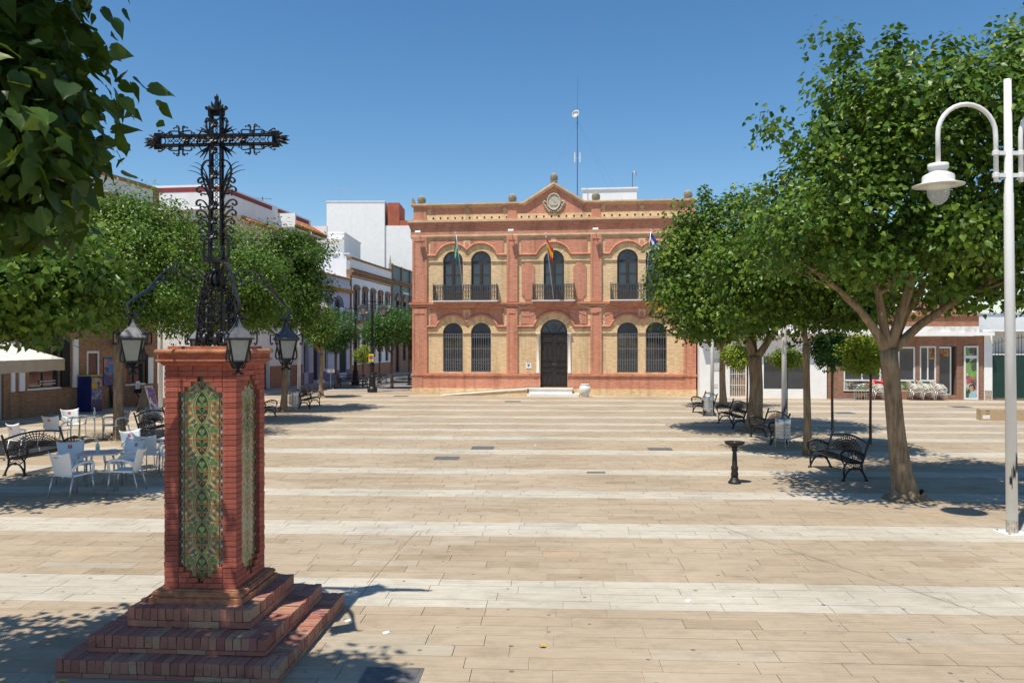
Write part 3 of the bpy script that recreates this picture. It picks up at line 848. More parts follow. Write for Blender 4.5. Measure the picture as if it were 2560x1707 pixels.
# ---------------------------------------------------------------- brick monument with tiled pedestal
MON = thing('monument_pedestal', 'red brick pedestal with green glazed tile panels on three brick steps', 'monument', (-2.92,7.87,0), R(-4))
ped_m = simple('red_painted_brick', (.40,.105,.068), .75, 0, .28, 14, .4, .3, .22, (.13,.05,.045))
stp_m = None
def step_mat():
    m, n, l, b = nt('worn_step_brick')
    a = attr(n); v = coord(n)
    c = ramp(n, l, a.outputs['Fac'], [(0,(.30,.115,.08)),(.3,(.36,.145,.10)),(.6,(.385,.165,.11)),(.88,(.40,.20,.13)),(1,(.43,.27,.165))])
    g = N(n, 'ShaderNodeNewGeometry').outputs['Position']
    k = noise(n, l, g, 7, 6, .7)
    c = mixc(n, l, c, (.10,.05,.045), ramp(n, l, k, [(.53,(0,0,0)),(.72,(.7,.7,.7))]))
    w = noise(n, l, g, 1.6, 4, .6)
    c = mixc(n, l, c, (.28,.09,.13), ramp(n, l, w, [(.63,(0,0,0)),(.70,(.4,.4,.4))]))
    l.new(c, b.inputs['Base Color']); b.inputs['Roughness'].default_value = .85
    bump(n, l, b, noise(n, l, g, 60, 4), .5, .006)
    return m
stp_m = step_mat()
ped_j = simple('red_washed_mortar', (.20,.06,.045), .95, 0, .3, 12)
mor_m = simple('dark_mortar', (.16,.085,.07), .95, 0, .3, 12)
def wonky(mb, x0, x1, y0, y1, z0, z1, j, t=None):
    b = len(mb.v); mb.box(x0,x1,y0,y1,z0,z1,0,t)
    for i in range(b, b+8):
        p = mb.v[i]; mb.v[i] = tuple(c+rnd.uniform(-j,j) for c in p)
STEPS = [(1.0,0.0,.153),(.81,.153,.305),(.58,.305,.477)]
for hs, z0, z1 in STEPS:
    S = thing('step', '', ''); del S['label']; del S['category']; S.parent = MON
    mb = MB(); mb.box(-hs+.012,hs-.012,-hs+.012,hs-.012,z0 if z0 else -.03,z1-.012); mb.build('step_core', mor_m, S)
    rest = MB(); zc = z1-.105
    # lower stretcher course
    for sx, sy in ((0,-1),(1,0),(0,1),(-1,0)):
        n = int(2*hs/.25); 
        for i in range(n):
            a = -hs+2*hs*i/n+.003; b = -hs+2*hs*(i+1)/n-.003
            if sy: wonky(rest, a, b, sy*hs-.012 if sy > 0 else -hs-.003, sy*hs+.003 if sy > 0 else -hs+.02, z0+.004, zc-.006, .0015)
            else: wonky(rest, sx*hs-.012 if sx > 0 else -hs-.003, sx*hs+.003 if sx > 0 else -hs+.02, a, b, z0+.004, zc-.006, .0015)
    # rowlock bricks along each edge; front and right edges brick by brick
    dep = .235
    for side in range(4):
        L0 = -hs+(0 if side in (0,2) else dep); L1 = hs-(0 if side in (0,2) else dep)
        n = round((L1-L0)/.0735); w = (L1-L0)/n
        for i in range(n):
            a = L0+w*i+.003; b = L0+w*(i+1)-.003; e = rnd.uniform(-.004,.004); zz = z1+rnd.uniform(-.004,.003)
            bx = {0:(a,b,-hs-.002+e,-hs+dep), 1:(hs-dep,hs+.002+e,a,b), 2:(a,b,hs-dep,hs+.002+e), 3:(-hs-.002+e,-hs+dep,a,b)}[side]
            if side in (0,1):
                mb = MB(); c = ((bx[0]+bx[1])/2,(bx[2]+bx[3])/2,(zc+zz)/2)
                wonky(mb, bx[0]-c[0],bx[1]-c[0],bx[2]-c[1],bx[3]-c[1],zc-c[2],zz-c[2],.0035, rnd.random())
                mb.build('brick', stp_m, S, loc=c)
            else: wonky(rest, *bx, zc, zz, .003)
    # bricks laid inside the border on the tread
    q = hs-dep
    if q > .36:
        pass
    rest.build('brickwork', stp_m, S, kind='stuff')
# base mouldings
mb = MB(); mb.box(-.45,.45,-.45,.45,.472,.53)
mb.build('base_plinth', simple('ochre_red_brick', (.38,.17,.09), .8, 0, .35, 12, .4, .3), MON)
mb = MB()
for h0, z0, z1 in ((.425,.53,.548),(.435,.548,.568),(.425,.568,.582),(.395,.582,.595)): mb.box(-h0,h0,-h0,h0,z0,z1)
mb.build('base_moulding', _mc['ochre_red_brick'], MON)
# shaft
Z0, Z1, NC = .595, 2.695, 42
CH = (Z1-Z0)/NC
HW, SW = .35, .133
mb = MB(); mb.box(-.302,.302,-.302,.302,Z0,Z1); mb.build('core', mor_m, MON)
for sx in (-1,1):
    for sy in (-1,1):
        mb = MB(); mb.box(sx*.28-.062,sx*.28+.062,sy*.28-.062,sy*.28+.062,Z0+.001,Z1-.001); mb.build('mortar', ped_j, MON)
rest = MB()
OPEN = {}
for c in range(NC):
    o = .217
    if c in (0,): o = 0
    elif c == 1: o = .028
    elif c == 2: o = .105
    elif c == 3: o = .165
    elif c >= NC-2: o = 0
    elif c == NC-3: o = .028
    elif c == NC-4: o = .09
    elif c == NC-5: o = .155
    OPEN[c] = o
def put(x0,x1,y0,y1,z0,z1,single):
    if single:
        mb = MB(); c = ((x0+x1)/2,(y0+y1)/2,(z0+z1)/2)
        wonky(mb, x0-c[0],x1-c[0],y0-c[1],y1-c[1],z0-c[2],z1-c[2],.0011,rnd.random()); mb.build('brick', ped_m, MON, loc=c)
    else: wonky(rest, x0,x1,y0,y1,z0,z1,.0015)
for c in range(NC):
    z0 = Z0+CH*c+.003; z1 = Z0+CH*(c+1)-.002; e = rnd.uniform(-.002,.002)
    for sx in (-1,1):
        for sy in (-1,1):
            xa, xb = (HW-SW, HW+e) if sx > 0 else (-HW-e, -HW+SW); ya, yb = (HW-SW, HW+e) if sy > 0 else (-HW-e, -HW+SW)
            put(xa, xb, ya, yb, z0, z1, not (sx < 0 and sy > 0))
    o = OPEN[c]
    if o < .21:
        cuts = [-.214,-.075,.075,.214] if o == 0 else ([-.214,-.13,-o] if c % 2 and o < .06 else [-.214,-o])
        spans = [(cuts[i]+.002,cuts[i+1]-.002) for i in range(len(cuts)-1)]
        if o: spans += [(-b,-a) for a, b in spans]
        for a, b in spans:
            put(a,b,-HW-e,-.28,z0,z1,True); put(.28,HW+e,a,b,z0,z1,True)
            put(a,b,.28,HW+e,z0,z1,False); put(-HW-e,-.28,a,b,z0,z1,False)
rest.build('brickwork', ped_m, MON, kind='stuff')
# cap mouldings
capm = simple('weathered_cap_brick', (.40,.17,.095), .85, 0, .4, 9, .6, .25, 0, (.10,.06,.05))
mb = MB()
for h0, z0, z1 in ((.362,2.695,2.71),(.375,2.71,2.725),(.392,2.725,2.738)): mb.box(-h0,h0,-h0,h0,z0,z1)
mb.build('cap_cove', ped_m, MON)
mb = MB(); mb.box(-.408,.408,-.408,.408,2.739,2.757); mb.build('cap_ledge', capm, MON)
mb = MB(); mb.box(-.392,.392,-.392,.392,2.757,2.803); mb.build('cap_fascia', ped_m, MON)
mb = MB()
n = 12
for k in range(5):
    a0 = PI*(k/5)-PI/2; a1 = PI*((k+1)/5)-PI/2
    h0, h1 = .392+.028*math.cos(a0), .392+.028*math.cos(a1); za, zb = 2.828+.024*math.sin(a0), 2.828+.024*math.sin(a1)
    P0 = [(-h0,-h0,za),(h0,-h0,za),(h0,h0,za),(-h0,h0,za)]; P1 = [(-h1,-h1,zb),(h1,-h1,zb),(h1,h1,zb),(-h1,h1,zb)]
    mb.add(P0+P1, [(i,(i+1)%4,(i+1)%4+4,i+4) for i in range(4)])
mb.box(-.392,.392,-.392,.392,2.8045,2.8515)
mb.build('cap_torus', capm, MON)
mb = MB(); mb.box(-.33,.33,-.33,.33,2.851,2.88); mb.build('cap_slab', capm, MON)
# glazed tile panels: relief ornament drawn as colour per face on each tile
def ornament(x, z):
    """colour of the glazed pattern at panel coordinates; x from the centre line, z height"""
    ax = abs(x); P = .308; w = (z % P)/P*2-1            # -1..1 inside one motif
    wob = .012*math.sin(z*210+ax*150)
    ochre = (.31,.16,.045); green = (.03,.16,.045); lgreen = (.11,.24,.06); dark = (.012,.018,.015); white = (.40,.38,.30); brown = (.22,.085,.03); teal = (.022,.075,.035); lilac = (.15,.11,.17); cream = (.33,.26,.12)
    if ax > .170:                                       # border strip
        q = (z % .154)/.154; fx = (ax-.194)
        if (q-.5)**2*.0237+fx*fx < .00016: return white
        if abs(fx-.014*math.sin(q*2*PI)) < .006: return lilac
        if abs(fx+.014*math.sin(q*2*PI)) < .006: return lgreen if q > .5 else ochre
        return teal if abs(fx) > .014 else dark
    if ax > .163: return ochre
    # lens-shaped centre field
    lens = .066*(1-abs(w)**2.6)
    strap = .022
    if ax < lens-.004:
        r = math.hypot(ax/.05, (w-.33)/.36)
        if r < .95 and math.cos(math.atan2(w-.2, ax*9)*5) > -.1: return lgreen
        r = math.hypot(ax/.05, (w+.38)/.38)
        if r < .9 and math.cos(math.atan2(w+.45, ax*9)*6) > .1: return ochre if w < -.4 else green
        if abs(w) < .16 and ax > .012: return brown
        return dark
    if ax < lens+.004: return cream
    if ax < lens+strap: return green if w > .45 else ((.20,.19,.03) if abs(ax-lens-strap/2) < .006 else (.11,.15,.03))
    if ax < lens+strap+.006: return white if w < .3 else cream
    # knot at the crossing
    if abs(w) > .86 and ax < .05: return ochre if math.hypot(ax/.035,(1-abs(w))/.14) < .8 else lgreen
    # big green side leaves
    a_ = math.atan2((w-.62)/.25, (ax-.112)/.046)
    r = math.hypot((ax-.112)/.046, (w-.62)/.25)/(.82+.26*math.cos(a_*3+1.0))
    if r < 1:
        return green if r > .6 or math.sin(ax*420+w*14) > .2 else (.16,.20,.04)
    if r < 1.14: return white
    # white curls over ochre ground
    s = math.sin((ax-.09)*95+math.sin(w*8)*1.6)+math.sin(w*15+ax*60)
    if s > 1.15+wob: return white
    if s < -1.25: return teal
    if s < -.75: return (.09,.20,.05)
    return ochre if math.sin(ax*300+w*25) > -.7 else brown
def tile_mat(name, dull):
    m, n, l, b = nt(name)
    a = attr(n, 'glaze'); v = coord(n)
    c = a.outputs['Color']
    c = mixc(n, l, c, (.80,.80,.78), ramp(n, l, noise(n, l, v, 18, 4), [(.35,(0,0,0)),(.7,(.5,.5,.5))]), 'MULTIPLY')
    l.new(c, b.inputs['Base Color']); b.inputs['Roughness'].default_value = .22 if not dull else .35
    b.inputs['Coat Weight'].default_value = .3
    bump(n, l, b, noise(n, l, v, 40, 3), .2, .003)
    return m
TM = tile_mat('glazed_relief_tile', False)
def tile_mesh(x0, x1, z0, z1, fine=.0065):
    nx = max(2, round((x1-x0)/fine)); nz = max(2, round((z1-z0)/fine)); g = .0012
    xs = np.linspace(x0+g, x1-g, nx+1); zs = np.linspace(z0+g, z1-g, nz+1)
    cx_, cz_ = (x0+x1)/2, (z0+z1)/2
    vs_ = [(x-cx_, 0, z-cz_) for z in zs for x in xs]
    fs = [(j*(nx+1)+i, j*(nx+1)+i+1, (j+1)*(nx+1)+i+1, (j+1)*(nx+1)+i) for j in range(nz) for i in range(nx)]
    cols = [ornament((xs[i]+xs[i+1])/2, (zs[j]+zs[j+1])/2) for j in range(nz) for i in range(nx)]
    k = len(vs_)
    hx, hz = (x1-x0)/2-g, (z1-z0)/2-g
    vs_ += [(-hx,.012,-hz),(hx,.012,-hz),(hx,.012,hz),(-hx,.012,hz)]
    c0, c1, c2, c3 = 0, nx, (nx+1)*(nz+1)-1, (nx+1)*nz
    fs += [(c0,k,k+1,c1),(c1,k+1,k+2,c2),(c2,k+2,k+3,c3),(c3,k+3,k,c0)]; cols += [(.1,.08,.06)]*4
    me = bpy.data.meshes.new('tile'); me.from_pydata(vs_, [], fs); me.materials.append(TM)
    at = me.attributes.new('glaze', 'FLOAT_COLOR', 'FACE')
    at.data.foreach_set('color', np.array([(*c,1) for c in cols], dtype=np.float32).ravel())
    return me
TR = .154
colx = [(-.217,-.166),(-.166,0),(0,.166),(.166,.217)]
tm = {}
for ci, (a, b) in enumerate(colx):
    for ph in (0,1): tm[ci,ph] = tile_mesh(a, b, ph*TR, (ph+1)*TR)
z = Z0+.01; row = 0
while z < 2.64:
    for ci, (a, b) in enumerate(colx):
        c = (a+b)/2
        link('tile', tm[ci,row%2], MON, (c,-.3145,z+TR/2))
        o = link('tile', tm[ci,row%2], MON, (.3145,c,z+TR/2)); o.rotation_euler = (0,0,R(90))
        o = link('tile', tm[ci,row%2], MON, (-c,.3145,z+TR/2)); o.rotation_euler = (0,0,R(180))
        o = link('tile', tm[ci,row%2], MON, (-.3145,-c,z+TR/2)); o.rotation_euler = (0,0,R(270))
    z += TR; row += 1

# ---------------------------------------------------------------- wrought-iron cross with four lanterns
CR = thing('iron_cross', 'black wrought-iron cross of scrolls and flowers carrying four lanterns on the pedestal', 'cross', (-2.92,7.87,2.88), R(-4))
IR = M['ironw']
def T3(pts, y=0): return [(x, y, z) for x, z in pts]
ZB = 2.88     # heights below are given above the ground, minus ZB
def zz(z): return z-ZB
# openwork shaft under the cross
mb = MB()
for sx in (-1,1):
    for sy in (-1,1):
        mb.tube([(sx*.145,sy*.145,0),(sx*.125,sy*.125,zz(3.1)),(sx*.10,sy*.10,zz(3.44))], .011, 5)
for z, h0 in ((zz(2.905),.14),(zz(3.17),.118),(zz(3.44),.105)):
    for a, b in (((-h0,-h0),(h0,-h0)),((h0,-h0),(h0,h0)),((h0,h0),(-h0,h0)),((-h0,h0),(-h0,-h0))): mb.bar((*a,z),(*b,z),.016)
mb.build('shaft_frame', IR, CR)
for side in range(4):
    mb = MB()
    for k in range(7):
        z = .035+k*.078; w = .115-.035*k/7
        for s in (-1,1):
            mb.tube(T3(scroll((s*.012,z),(s*.012,z+.07),2.3,'C',flip=-s)), .0062, 4)
            mb.tube(T3(scroll((s*w,z+.005),(s*(w-.035),z+.068),2.4,'S',flip=s)), .0058, 4)
        mb.lathe([(0,-.01),(.018,-.006),(.024,0),(.012,.008),(0,.01)], 7, (0,-.008,z+.035))
    for s in (-1,1):
        for k in range(3): mb.tube(T3(scroll((s*.03,.24+k*.1),(s*.085,.29+k*.1),2.0,'C',flip=s),-.01), .008, 4)
    d = .136
    o = mb.build('scroll_panel', IR, CR)
    o.rotation_euler = (0,0,side*PI/2); o.location = Matrix.Rotation(side*PI/2,3,'Z') @ Vector((0,-d+.01,0))
    # acanthus leaves at the foot
    mb = MB()
    for s in (-1,1):
        mb.tube([(s*.05,-.13,.12),(s*.06,-.15,.06),(s*.055,-.155,.02),(s*.05,-.16,0.0)], [.03,.035,.02,.004], 6)
    o = mb.build('foot_leaf', IR, CR, True); o.rotation_euler = (0,0,side*PI/2)
    # big S bracket at each corner
    mb = MB(); p = scroll((.11,.40),(.24,.03),1.9,'S',flip=1); mb.tube(T3(p), .009, 4, flat=(0,1,0))
    o = mb.build('corner_bracket', IR, CR); o.rotation_euler = (0,0,side*PI/2+PI/4)
for k in range(44):
    g_ = random.Random(900+k); a = g_.random()*2*PI; z = .02+.54*g_.random()**1.3; rr_ = (.15 if z < .3 else .12)+.02*g_.random()
    s_ = g_.uniform(.025,.05); P = scroll((-s_,0),(s_,g_.uniform(-.02,.03)),2.0,g_.choice('CSJ'),flip=g_.choice((-1,1)))
    mb = MB(); mb.tube([Matrix.Rotation(a,3,'Z') @ Vector((rr_+.012*math.sin(i*.4), x, z+q)) for i, (x, q) in enumerate(P)], .0055, 4); mb.build('curl', IR, CR)
# bulb of leaves above the shaft
mb = MB(); mb.lathe([(.03,zz(3.44)),(.05,zz(3.46)),(.075,zz(3.50)),(.07,zz(3.55)),(.035,zz(3.60)),(.028,zz(3.68)),(.05,zz(3.70))], 10)
for k in range(10):
    a = 2*PI*k/10; mb.tube([(r*math.cos(a),r*math.sin(a),zz(z)) for r, z in ((.05,3.45),(.088,3.50),(.08,3.56),(.045,3.60),(.07,3.63))], [.012,.018,.014,.01,.004], 5)
mb.build('leaf_bulb', IR, CR, True)
for k in range(8):
    a = 2*PI*k/8+.2; mb = MB()
    p = scroll((.10,zz(3.44)),(.10,zz(3.60)),2.0,'C',flip=-1); mb.tube(T3(p), .0075, 4)
    o = mb.build('scroll', IR, CR); o.rotation_euler = (0,0,a)
mb = MB(); mb.box(-.11,.11,-.08,.08,zz(3.70),zz(3.722)); mb.box(-.075,.075,-.06,.06,zz(3.722),zz(3.735)); mb.build('base_plate', IR, CR)
for k in range(4):
    a = PI/2*k+PI/4; mb = MB(); mb.tube([(.09*math.cos(a),.09*math.sin(a),zz(3.44)),(.06*math.cos(a),.06*math.sin(a),zz(3.56)),(.07*math.cos(a),.06*math.sin(a),zz(3.70))], .008, 5); mb.build('strut', IR, CR)
# stem and crossbar: two bars each, front and back, with scroll lattice between
BZ0, BZ1, TZ = zz(4.862), zz(4.963), zz(5.19)
SWD = .053
mb = MB()
for s in (-1,1):
    for y in (-.028,.028):
        mb.bar((s*.066,y,zz(3.735)),(s*SWD,y,zz(4.4)),.021,.016); mb.bar((s*SWD,y,zz(4.4)),(s*SWD,y,TZ),.021,.016)
mb.build('stem', IR, CR)
mb = MB()
for z in (BZ0+.006, BZ1-.006):
    for y in (-.028,.028): mb.bar((-.60,y,z),(.60,y,z),.016,.019)
for x in (-.60,.60): mb.bar((x,0,BZ0-.03),(x,0,BZ1+.03),.022,.07)
mb.bar((-.085,0,TZ),(.085,0,TZ),.014,.08)
mb.build('crossbar', IR, CR)
mb = MB()
def lattice(mb, a, b, horiz, step=.058, w=.036):
    n = int(abs(b-a)/step); d = (b-a)/n
    def put(C, r=.0055, closed=False):
        mb.tube([(x,0,z) for x,z in C] if horiz else [(z,0,x) for x,z in C], r, 4, closed=closed)
    for k in range(n):
        t = a+d*(k+.5)
        put([(t+d*.16*math.cos(q), w*.32*math.sin(q)) for q in [2*PI*i/10 for i in range(10)]], .0038, True)
        for s in (-1,1):
            for e in (-1,1):
                C = [(t+e*d*(.22+.22*math.cos(q))*1.0, s*w*(.55+.42*math.sin(q))) for q in [R(-150+i*36) for i in range(9)]]
                put(C, .0042)
lat = MB(); lattice(lat, zz(3.86), zz(4.84), False)
lat.build('stem_lattice', IR, CR)
for s in (-1,1):
    lat = MB(); lattice(lat, .07, .50, True)
    lat.tube([(.55+.032*math.cos(a),0,.032*math.sin(a)) for a in [2*PI*i/14 for i in range(14)]], .006, 4, closed=True)
    o = lat.build('arm_lattice', IR, CR, loc=(0,0,(BZ0+BZ1)/2)); o.scale = (s,1,1)
lat = MB(); lattice(lat, BZ1+.01, TZ-.07, False); lat.tube([(.034*math.cos(a),0,TZ-.04+.034*math.sin(a)) for a in [2*PI*i/14 for i in range(14)]], .006, 4, closed=True)
lat.build('head_lattice', IR, CR)
mb = MB(); mb.tube([(.042*math.cos(a),-.03,zz(3.79)+.042*math.sin(a)) for a in [2*PI*i/16 for i in range(16)]], .007, 5, closed=True); mb.build('ring', IR, CR)
# flowers
def flower(x, z, r, nm='flower'):
    mb = MB()
    for ringk, (n, rr, tilt) in enumerate(((7,r,.5),(6,r*.6,1.0))):
        for k in range(n):
            a = 2*PI*k/n+ringk*.4; ca, sa = math.cos(a), math.sin(a)
            P = [(0,0),(rr*.55,-rr*.34),(rr*.95,-rr*.22),(rr,0),(rr*.95,rr*.22),(rr*.55,rr*.34)]
            mb.add([(u*ca-v*sa, -tilt*.4*u-.012*ringk-abs(v)*.5, u*sa+v*ca) for u, v in P], [(0,1,2,3),(0,3,4,5)])
            mb.add([(u*ca-v*sa, -tilt*.4*u-.012*ringk-abs(v)*.5+.004, u*sa+v*ca) for u, v in P], [(3,2,1,0),(5,4,3,0)])
    mb.lathe([(0,-.008),(r*.16,0),(0,.012)], 6, (0,-.02,0))
    mb.build(nm, IR, CR, loc=(x,-.045,z))
for z, r in ((3.97,.055),(4.11,.04),(4.26,.052),(4.56,.052),(4.42,.03),(5.06,.045),(4.80,.04)): flower(0, zz(z), r)
flower(0, (BZ0+BZ1)/2, .07)
for s in (-1,1):
    for x, r in ((.10,.04),(.165,.042),(.285,.055)): flower(s*x, (BZ0+BZ1)/2+rnd.uniform(-.008,.008), r)
# outer scrolls, mirrored
def sc2(p0, p1, turn, kind, r=.0065, flip=1, y=0, p=2.6):
    for s in (-1,1):
        P = scroll((s*p0[0],zz(p0[1])),(s*p1[0],zz(p1[1])),turn,kind,p,26,flip*s)
        mb = MB(); mb.tube(T3(P,y), r, 4, flat=(0,1,0)); mb.build('scroll', IR, CR)
sc2((.062,4.34),(.085,4.665),1.55,'J',.009,1,p=3.2)
for z, k in ((4.52,.15),(4.43,.16),(4.30,.165),(4.20,.16),(4.11,.145),(4.02,.14),(3.94,.125)):
    sc2((.062,z-.11),(k,z-.01),1.5,'J',.0085,-1,p=2.2); sc2((.075,z-.08),(k-.012,z-.06),2.0,'C',.0065,-1); sc2((.08,z-.02),(k-.04,z-.045),2.2,'C',.0055,1)
sc2((.07,3.93),(.075,3.745),1.6,'C',.009,-1); sc2((.068,3.76),(.12,3.80),2.2,'C',.011,1)
sc2((.08,5.12),(.075,5.03),2.1,'C',.0075,-1); sc2((.075,5.16),(.11,5.10),2.2,'C',.006,1); sc2((.06,5.20),(.10,5.235),1.8,'J',.008,1)
for sgn, zc in ((1,4.963),(-1,4.862)):
    def up(z): return zc+sgn*z
    sc2((.20,up(.012)),(.13,up(.05)),2.0,'S',.0055,sgn); sc2((.15,up(.01)),(.22,up(.02)),2.2,'C',.005,sgn)
    sc2((.26,up(.02)),(.36,up(.012)),2.0,'C',.006,-sgn); sc2((.36,up(.01)),(.325,up(.085)),1.8,'S',.006,sgn); sc2((.36,up(.01)),(.405,up(.088)),1.8,'S',.006,-sgn)
    sc2((.34,up(.06)),(.30,up(.075)),2.2,'C',.0045,sgn); sc2((.385,up(.06)),(.43,up(.07)),2.2,'C',.0045,-sgn)
    sc2((.37,up(.012)),(.47,up(.02)),2.0,'C',.006,-sgn); sc2((.46,up(.012)),(.545,up(.03)),2.0,'S',.0055,sgn); sc2((.54,up(.012)),(.585,up(.045)),2.2,'C',.0055,-sgn)
# diagonal leaves in the corners of the cross
def blade(P, w, nm='leaf'):
    mb = MB(); n = len(P); vs_ = []
    for i, (x, y, z) in enumerate(P):
        a = P[max(0,i-1)]; b = P[min(n-1,i+1)]; d = Vector((b[0]-a[0],0,b[2]-a[2])); d.normalize(); q = Vector((-d.z,0,d.x))
        ww = w*math.sin(PI*(.12+.86*i/(n-1)))
        c = Vector((x,y,z)); vs_ += [c-q*ww+Vector((0,.006,0)), c+Vector((0,-.006,0)), c+q*ww+Vector((0,.006,0))]
    fs = []
    for i in range(n-1):
        for j in range(2):
            fs.append((i*3+j,i*3+j+1,i*3+j+4,i*3+j+3))
    mb.add(vs_, fs); mb.add([v+Vector((0,.004,0)) for v in vs_], [f[::-1] for f in fs])
    mb.build(nm, IR, CR)
cz = (BZ0+BZ1)/2
for sx in (-1,1):
    for sz in (-1,1):
        for k, (ang, L) in enumerate(((45,.15),(28,.17),(62,.15))):
            a = R(ang); x0, z0 = .06, .055
            P = [(sx*(x0+L*t*math.cos(a)), -.01, cz+sz*(z0+L*t*math.sin(a)*.9)-.02*t*t) for t in (0,.25,.5,.75,1)]
            blade(P, .012 if k == 0 else .007)
    # leaf tufts at the arm ends
    for k, (dz, L) in enumerate(((0,.14),(.05,.13),(-.05,.13),(.025,.12),(-.03,.11),(.085,.075),(-.085,.075))):
        P = [(sx*(.605+L*t), -.005*k, cz+dz*t*(1.5-.7*t)-.012*t*t) for t in (0,.25,.5,.75,1)]
        blade(P, .014)
    # reeds
    for k, (dx, dz) in enumerate(((.16,.20),(.20,.165),(.22,.12))):
        P = [(sx*(.072+dx*t**1.5), 0, zz(4.45)+.05*t+dz*math.sin(t*PI*.55)) for t in [i/7 for i in range(8)]]
        mb = MB(); mb.tube(P, [.009,.009,.008,.007,.006,.005,.004,.002], 4); mb.build('reed', IR, CR)
for k, (dx, L) in enumerate(((0,.17),(.05,.12),(-.06,.10),(.09,.07),(-.09,.06),(.015,.15))):
    P = [(dx*t*(1.6-.8*t), -.006*k, TZ+.01+L*t-.03*abs(dx)*10*t**3*.3) for t in (0,.25,.5,.75,1)]
    blade(P, .022 if k == 0 else .015)
mb = MB(); mb.lathe([(0,0),(.028,.02),(.03,.05),(.016,.11),(.024,.135),(.02,.16),(0,.175)], 8, (0,0,TZ)); mb.build('bud', IR, CR, True)
# lamp arms and lanterns
pane_m = simple('dusty_lantern_glass', (.50,.50,.45), .35, 0, .12, 12, .05, .5)
pane_m.node_tree.nodes['Principled BSDF'].inputs['Transmission Weight'].default_value = .35
roofm = simple('grey_lantern_metal', (.085,.09,.10), .55, .3, .3, 18, .15, .5)
def arm_path(r, z0, zt, ze):
    P = []
    for i in range(15):
        t = i/14
        P.append((.10+(r-.10)*t, z0*(1-t)**2+2*zt*t*(1-t)*1.0+ze*t*t))
    return P
LANT = [(-.44,-.74,'front left'),(.50,-.66,'front right'),(.46,.68,'back right'),(-.50,.70,'back left')]
for lx, ly, nm in LANT:
    r = math.hypot(lx, ly); a = math.atan2(ly, lx)
    A = thing('lamp_arm', '', ''); del A['label']; del A['category']; A.parent = CR; A.rotation_euler = (0,0,a)
    mb = MB()
    up_ = [(.09,zz(3.50)),(.17,zz(3.58)),(.27,zz(3.645)),(.40,zz(3.655)),(.52,zz(3.60)),(.62,zz(3.51)),(.72,zz(3.40)),(r-.01,zz(3.31)),(r+.045,zz(3.25)),(r+.03,zz(3.195)),(r,zz(3.175))]
    lo_ = [(.09,zz(3.44)),(.20,zz(3.455)),(.30,zz(3.51)),(.42,zz(3.545)),(.52,zz(3.52)),(.62,zz(3.46)),(.72,zz(3.375)),(r-.01,zz(3.295))]
    def smooth_path(P, n=4):
        Q = []
        for i in range(len(P)-1):
            p0 = P[max(0,i-1)]; p1 = P[i]; p2 = P[i+1]; p3 = P[min(len(P)-1,i+2)]
            for k in range(n):
                t = k/n
                Q.append(tuple(.5*((2*p1[j])+(-p0[j]+p2[j])*t+(2*p0[j]-5*p1[j]+4*p2[j]-p3[j])*t*t+(-p0[j]+3*p1[j]-3*p2[j]+p3[j])*t**3) for j in (0,1)))
        return Q+[P[-1]]
    mb.tube(T3(smooth_path(up_)), .0085, 4, flat=(0,1,0)); mb.tube(T3(smooth_path(lo_)), .0075, 4, flat=(0,1,0))
    mb.build('arm_bar', IR, A)
    mb = MB()
    for k, x in enumerate((.20,.27,.34,.41,.48,.55)):
        zt = [3.60,3.635,3.65,3.645,3.615,3.565][k]; zl = [3.465,3.50,3.53,3.545,3.53,3.505][k]
        mb.tube(T3(scroll((x-.025,zz((zt+zl)/2-.012)),(x+.025,zz((zt+zl)/2+.02)),2.3,'C',flip=1 if k%2 else -1)), .0075, 4)
    mb.tube(T3(scroll((r-.09,zz(3.30)),(r-.02,zz(3.21)),2.0,'C',flip=1)), .006, 4)
    mb.build('arm_scrolls', IR, A, kind='stuff')
    Lr = thing('lantern', '', ''); del Lr['label']; del Lr['category']; Lr.parent = CR
    Lr.location = (lx,ly,zz(2.96)); Lr.rotation_euler = (0,0,R(22) if lx < 0 else R(32))
    Lr['label'] = 'iron lantern with milky panes, ' + nm
    # local zero at the eaves
    def sq(h0, z): return [(-h0,-h0,z),(h0,-h0,z),(h0,h0,z),(-h0,h0,z)]
    mb = MB(); prof = [(.118,.0),(.075,.05),(.045,.09),(.022,.135),(.014,.17)]
    for (h0,z0),(h1,z1) in zip(prof, prof[1:]): mb.add(sq(h0,z0)+sq(h1,z1), [(i,(i+1)%4,(i+1)%4+4,i+4) for i in range(4)])
    mb.add(sq(.118,0)+sq(.118,-.012), [(4,5,6,7),(0,4,5,1),(1,5,6,2),(2,6,7,3),(3,7,4,0)])
    mb.build('lantern_roof', roofm, Lr)
    for k in range(4):
        mb = MB(); h0, h1 = .092, .055
        mb.add([(-h0+.006,-h0,-.013),(h0-.006,-h0,-.013),(h1-.005,-h1,-.215),(-h1+.005,-h1,-.215)], [(0,3,2,1)])
        o = mb.build('pane', pane_m, Lr); o.rotation_euler = (0,0,k*PI/2)
    mb = MB()
    for k in range(4):
        a2 = PI/4+k*PI/2; q0, q1 = .092*1.414, .055*1.414
        mb.bar((q0*math.cos(a2),q0*math.sin(a2),-.012),(q1*math.cos(a2),q1*math.sin(a2),-.217),.014)
    for h0, z in ((.094,-.018),(.057,-.217)):
        S4 = sq(h0,z)
        for i in range(4): mb.bar(S4[i],S4[(i+1)%4],.013)
    mb.add(sq(.057,-.215)+sq(.02,-.26), [(i,i+4,(i+1)%4+4,(i+1)%4) for i in range(4)]+[(4,7,6,5)])
    mb.build('lantern_frame', IR, Lr)
    mb = MB()
